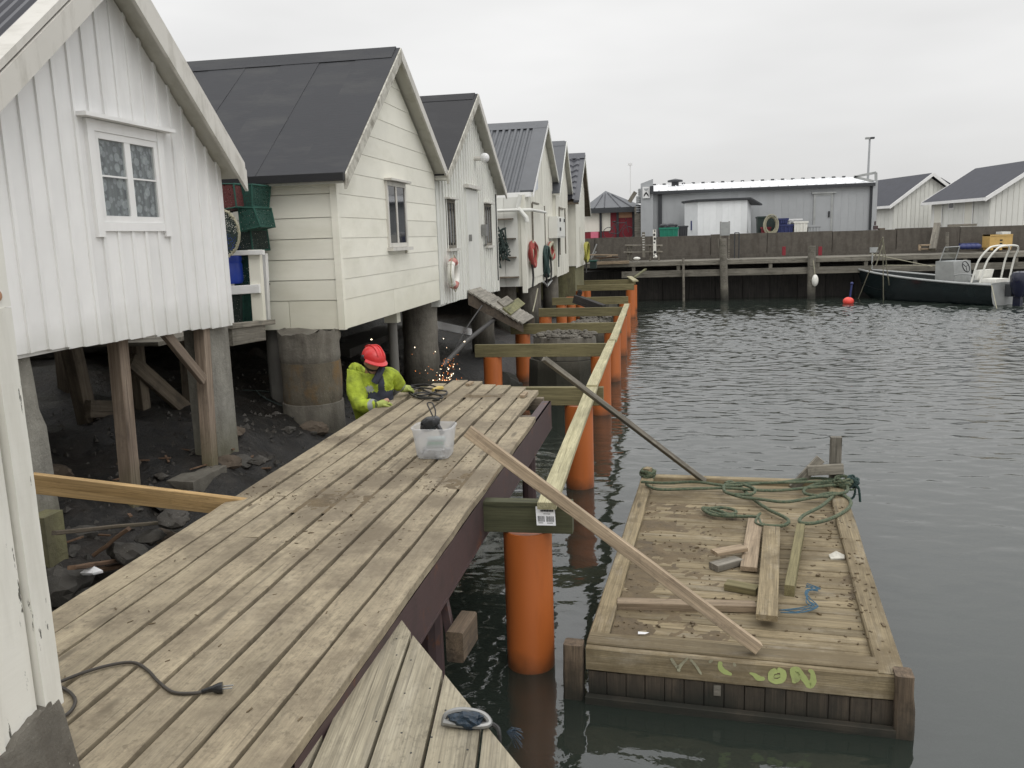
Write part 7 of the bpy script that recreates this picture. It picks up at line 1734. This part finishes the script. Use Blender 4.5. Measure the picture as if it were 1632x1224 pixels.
# white sheds at the right
def shed(P, dwall, lw, hg, zw, zr_, label, win):
    """P near corner, dwall unit direction of the long wall, lw its length, hg half gable width"""
    P = Vector((P.x, P.y, 0)); d = dwall.normalized(); g_ = Vector((-d.y, d.x, 0)); g_ = g_ if g_.x > 0 else -g_
    o = thing('white_shed', label, 'shed', (P.x, P.y, 1.3), 'white sheds on the far quay')
    C = [P, P + d * lw, P + d * lw + g_ * hg * 2, P + g_ * hg * 2]; Z = lambda v, z: Vector((v.x, v.y, z))
    g = G(); g.add([Z(C[0], 1.1), Z(C[3], 1.1), Z(C[3], zw), Z(P + g_ * hg, zr_ - 0.12), Z(C[0], zw), Z(C[1], 1.1), Z(C[2], 1.1), Z(C[2], zw), Z(C[1] + g_ * hg, zr_ - 0.12), Z(C[1], zw)],
        [(0, 1, 2, 3, 4), (9, 8, 7, 6, 5), (5, 0, 4, 9), (1, 6, 7, 2)])
    g.make('wall', 'greywhite', o)
    nb = int(2 * hg / 0.28)
    for i in range(nb):
        a, b = i / nb * 2 * hg, (i + 1) / nb * 2 * hg; tz = lambda t: lerp(zw, zr_, 1 - abs(t - hg) / hg) - 0.13
        A, B = P + g_ * (a + 0.008) - d * 0.025, P + g_ * (b - 0.03) - d * 0.025
        G().prism([Z(A, 1.15), Z(B, 1.15), Z(B, tz(b)), Z(A, tz(a))], d * 0.022).make('board', 'greywhite', o)
    nb = int(lw / 0.5)
    for i in range(nb):
        A, B = P + d * (lw * i / nb + 0.01) - g_ * 0.025, P + d * (lw * (i + 1) / nb - 0.015) - g_ * 0.025
        G().prism([Z(A, 1.15), Z(B, 1.15), Z(B, zw - 0.05), Z(A, zw - 0.05)], g_ * 0.022).make('board', 'greywhite', o)
    e_ = 0.45; sl = (zr_ - zw) / hg
    A0, A1 = P - d * 0.35 - g_ * e_, P + d * (lw + 0.35) - g_ * e_; R0, R1_ = P - d * 0.35 + g_ * hg, P + d * (lw + 0.35) + g_ * hg
    B0, B1 = P - d * 0.35 + g_ * (2 * hg + e_), P + d * (lw + 0.35) + g_ * (2 * hg + e_)
    G().prism([Z(A0, zw - sl * e_), Z(A1, zw - sl * e_), Z(R1_, zr_), Z(R0, zr_)], (0, 0, 0.1)).make('roof', 'slate', o); G().prism([Z(B0, zw - sl * e_), Z(B1, zw - sl * e_), Z(R1_, zr_), Z(R0, zr_)], (0, 0, 0.1)).make('roof', 'slate', o)
    for (u, v) in ((A0, R0), (R0, B0), (A1, R1_)):
        zz = (zw - sl * e_, zr_) if u in (A0, A1) else (zr_, zw - sl * e_)
        G().prism([Z(u, zz[0] + 0.12), Z(v, zz[1] + 0.12), Z(v, zz[1] - 0.1), Z(u, zz[0] - 0.1)], d * (-0.05 if u != A1 else 0.05)).make('barge_board', 'white', o)
    G().prism([Z(A0, zw - sl * e_ + 0.1), Z(A1, zw - sl * e_ + 0.1), Z(A1, zw - sl * e_ - 0.06), Z(A0, zw - sl * e_ - 0.06)], g_ * -0.05).make('gutter', 'white', o)
    for (u, z0, z1, ww) in win:
        A, B = P + d * (u * lw - ww / 2) - g_ * 0.05, P + d * (u * lw + ww / 2) - g_ * 0.05
        f = G().prism([Z(A, z0), Z(B, z0), Z(B, z1), Z(A, z1)], g_ * 0.02).make('window' if z0 > 1.8 else 'door', 'white' if z0 > 1.8 else 'creamwhite', o)
        if z0 > 1.8:
            A, B = P + d * (u * lw - ww / 2 + 0.12) - g_ * 0.058, P + d * (u * lw + ww / 2 - 0.12) - g_ * 0.058
            G().prism([Z(A, z0 + 0.1), Z(B, z0 + 0.1), Z(B, z1 - 0.1), Z(A, z1 - 0.1)], g_ * 0.006).make('pane', 'glassdark', f)
        else:
            for q_ in (A, B): G().prism([Z(q_ - d * 0.04, z0), Z(q_ + d * 0.04, z0), Z(q_ + d * 0.04, z1), Z(q_ - d * 0.04, z1)], g_ * -0.012).make('door_frame', 'white', f)
    return o
PB = Yp(1577, 340, 48); zwB = Yp(1577, 309, 48).z
shed(PB, Vector((-0.95, 6.3, 0)), 6.4, 2.6, zwB, zwB + 1.62, 'large white shed with a dark roof at the right end of the quay', [(0.62, 2.35, 3.0, 0.7), (0.32, 1.3, 2.95, 0.9), (0.86, 1.3, 2.9, 1.0)])
PA = Yp(1424, 340, 57); zwA = Yp(1424, 322, 57).z
shed(PA, Vector((-1.3, 5.0, 0)), 9.0, 2.25, zwA, zwA + 1.6, 'smaller white shed between the workshop and the large white shed', [(0.3, 2.1, 2.75, 0.8)])
G().prism([Yp(1490, 320, 75), Yp(1560, 320, 75), Yp(1500, 283, 75), Yp(1494, 284, 75)], (0, 5, 0)).make('far_roof', 'slate', label='dark roof showing between the two white sheds', cat='roof')
for (a, b, c_, d_, lb, nm, mt) in ((1394, 1403, 352, 366, 'dark red machine by the corner of the workshop', 'machine', 'maroon'), (1400, 1418, 363, 368, 'low brown pallet by the corner of the workshop', 'pallet', 'brown'), (1512, 1565, 357, 362, 'flat stack of dark boards on the wall in front of the large white shed', 'board_stack', 'grey')):
    p, q = Yp(a, c_, 43), Yp(b, d_, 43); o = thing(nm, lb, nm.replace('_', ' '), (p.x, 43, q.z))
    for k in range(3): G().box((p.x + 0.05 * k, 43 + 0.1 * k, lerp(q.z - 0.2, p.z, k / 3)), (q.x - 0.08 * k, 43.5, lerp(q.z - 0.2, p.z, (k + 1) / 3) - 0.02)).make('layer', mt, o)

# ------------------------------------------------------------------ boat, buoy
q = Yp(1352, 483, 33.0)
q = Zp(1352, 484, WATER)
by = thing('red_buoy', 'red float with a dark stick on the open water', 'buoy', q)
G().ball(q + Vector((0, 0, 0.09)), 0.2, 16, 10, (1, 1, 0.8)).make('float', 'buoy', by, smooth=True); G().tube([q + Vector((0.05, 0, 0.2)), q + Vector((0.1, 0, 0.75))], 0.035, 8).make('stick', 'darkblue', by); G().ball(q + Vector((0.1, 0, 0.75)), 0.06, 8, 6).make('knob', 'darkblue', by)
NS = Zp(1578, 489, WATER); bd = Vector((-0.66, 0.75, 0)).normalized(); bs = Vector((0.75, 0.66, 0)).normalized()
LB_ = 5.7; BWD = 2.0
boat = thing('work_boat', 'dark hulled open work boat with a steering console moored at the far dock', 'boat', (NS.x - 2, NS.y + 2, WATER))
def BP(u, s_, z): return NS + bd * u + bs * (s_ + BWD / 2) + Vector((0, 0, z))
rows = []; secs = 14
for i in range(secs + 1):
    t = i / secs; u = LB_ * t; hw = BWD / 2 * (1 - max(0, (t - 0.35) / 0.65) ** 2.2); zg = 0.74 + 0.42 * t ** 1.5; k = -0.35 + 0.75 * max(0, (t - 0.75) / 0.25) ** 2
    uu = u + 0.0
    row = []
    for s_ in (-1, 1):
        r_ = [(uu + 0.35 * t, hw * s_, zg), (uu + 0.15 * t, hw * s_ * 0.96, zg * 0.6 + k * 0.2), (uu, hw * s_ * 0.85, 0.1 + 0.2 * t * t), (uu, hw * s_ * 0.45, k * 0.7), (uu, 0, k)]
        row += r_ if s_ < 0 else r_[::-1][1:]
    rows.append([BP(a, b + 0, z) for a, b, z in row])
G().grid(rows).make('hull', 'hull', boat, smooth=60)
G().add(rows[0], [list(range(len(rows[0])))]).make('transom', 'alu', boat)
g = G()
for s_ in (0, -1): g.tube([r_[s_] for r_ in rows], 0.04, 8)
g.make('gunwale', 'alu', boat, smooth=True)
fl = []
for r_ in rows: fl.append([r_[1].lerp(r_[-2], u) + Vector((0, 0, -0.15)) for u in (0.03, 0.97)])
G().grid(fl).make('floor', 'greydark', boat)
def bxx(u0, u1, s0, s1, z0, z1, nm, mt, sl=0.0):
    vs = [BP(u0, s0, z0), BP(u1, s0, z0), BP(u1, s1, z0), BP(u0, s1, z0), BP(u0 + sl, s0, z1), BP(u1 + sl * 0.2, s0, z1), BP(u1 + sl * 0.2, s1, z1), BP(u0 + sl, s1, z1)]
    return G().add(vs, [(3, 2, 1, 0), (4, 5, 6, 7), (0, 1, 5, 4), (1, 2, 6, 5), (2, 3, 7, 6), (3, 0, 4, 7)]).make(nm, mt, boat)
con = bxx(1.5, 2.3, -0.55, 0.5, 0.3, 1.5, 'console', 'alu', 0.15)
G().prism([BP(2.2, -0.5, 1.5), BP(2.2, 0.47, 1.5), BP(2.05, 0.45, 2.0), BP(2.05, -0.47, 2.0)], bd * 0.015).make('windscreen', 'pane', con)
g = G()
for A, B in ((BP(2.2, -0.5, 1.5), BP(2.05, -0.47, 2.0)), (BP(2.2, 0.47, 1.5), BP(2.05, 0.45, 2.0)), (BP(2.05, -0.47, 2.0), BP(2.05, 0.45, 2.0))): g.tube([A, B], 0.018, 6)
g.make('screen_frame', 'alu', con)
c = BP(1.42, -0.15, 1.3); u1, u2 = bs, (bd * 0.35 + Vector((0, 0, 0.94))).normalized()
g = G(); g.tube([c + u1 * 0.2 * math.cos(t * math.pi / 10) + u2 * 0.2 * math.sin(t * math.pi / 10) for t in range(20)], 0.018, 6, closed=True)
for t in (0.4, 2.5, 4.6): g.tube([c, c + u1 * 0.19 * math.cos(t) + u2 * 0.19 * math.sin(t)], 0.014, 5)
g.make('steering_wheel', 'blackplastic', con)
bxx(0.8, 1.15, -0.45, 0.45, 0.3, 0.85, 'seat', 'alu'); bxx(0.82, 0.92, -0.45, 0.45, 0.86, 1.2, 'seat_back', 'fender', -0.08)
bxx(0.12, 0.75, -0.85, 0.85, 0.3, 0.78, 'stern_bench', 'alu'); bxx(0.15, 0.7, -0.5, 0.3, 0.785, 0.9, 'bench_cushion', 'fender')
g = G()
for u_ in (0.55, 0.85): g.tube(cr([BP(u_ - 0.1, -0.92, 0.8), BP(u_ - 0.25, -0.85, 1.5), BP(u_ - 0.45, -0.7, 1.9), BP(u_ - 0.5, -0.4, 2.02), BP(u_ - 0.5, 0.4, 2.02), BP(u_ - 0.45, 0.7, 1.9), BP(u_ - 0.25, 0.85, 1.5), BP(u_ - 0.1, 0.92, 0.8)], 6), 0.032, 8)
g.make('roll_bar', 'fender', boat, smooth=True)
g = G(); g.tube(cr([BP(1.9, -0.5, 0.95), BP(1.4, -0.55, 1.05), BP(0.9, -0.6, 1.05)], 4), 0.025, 6); g.make('grab_rail', 'alu', boat)
mt_ = G(); mrows = []
for z, a, b in ((0.35, 0.16, 0.18), (0.5, 0.26, 0.24), (0.8, 0.33, 0.28), (1.05, 0.33, 0.27), (1.18, 0.26, 0.2), (1.22, 0.1, 0.08)):
    mrows.append([BP(-0.42 + a * math.cos(t * math.pi / 8) , 0.0 + b * math.sin(t * math.pi / 8), z - 0.05) for t in range(17)])
mo = mt_.grid(mrows).make('motor', 'motor', boat, smooth=True); G().add(mrows[-1][:16], [list(range(15, -1, -1))]).make('motor_top', 'motor', mo)
bxx(-0.5, -0.25, -0.09, 0.09, -0.6, 0.32, 'motor_leg', 'motor'); bxx(-0.22, -0.01, -0.16, 0.16, 0.3, 0.72, 'motor_bracket', 'greydark')
g = G(); g.tube([BP(0.05, -0.95, 0.8), BP(-0.5, -1.5, 0.0)], 0.014, 5); g.make('mooring_line', 'ropepale', boat)
g = G(); g.tube([BP(2.6, -0.3, 1.3), BP(LB_ - 0.4, -0.1, 1.75)], 0.014, 5); g.tube([BP(2.7, 0.3, 1.3), BP(LB_ - 0.8, 0.2, 1.3)], 0.014, 5); g.make('bow_line', 'ropepale', boat)
g = G(); a = BP(LB_ - 0.3, 0.1, 1.15); g.tube([a, a + Vector((0, 0, 0.7))], 0.03, 6); g.box(tuple(a + Vector((-0.1, -0.05, 0.65))), tuple(a + Vector((0.2, 0.05, 0.85)))); g.make('bow_light', 'alu', boat)
tp = thing('pole_tripod', 'thin pole tripod standing in the water in front of the boat', 'tripod', Zp(1405, 480, WATER))
ap = Yp(1407, 378, 31.2)
for (a, b, dy) in ((1368, 476, 0), (1408, 480, 0), (1420, 476, 0)): p = Zp(a, b, WATER); G().tube([ap, p + (p - ap) * 0.1], 0.016, 6).make('pole', 'ropepale', tp)
p = Yp(1396, 423, 31.6); G().tube([ap + Vector((0, 0, -0.3)), p], 0.022, 6).make('pole', 'ropepale', tp)
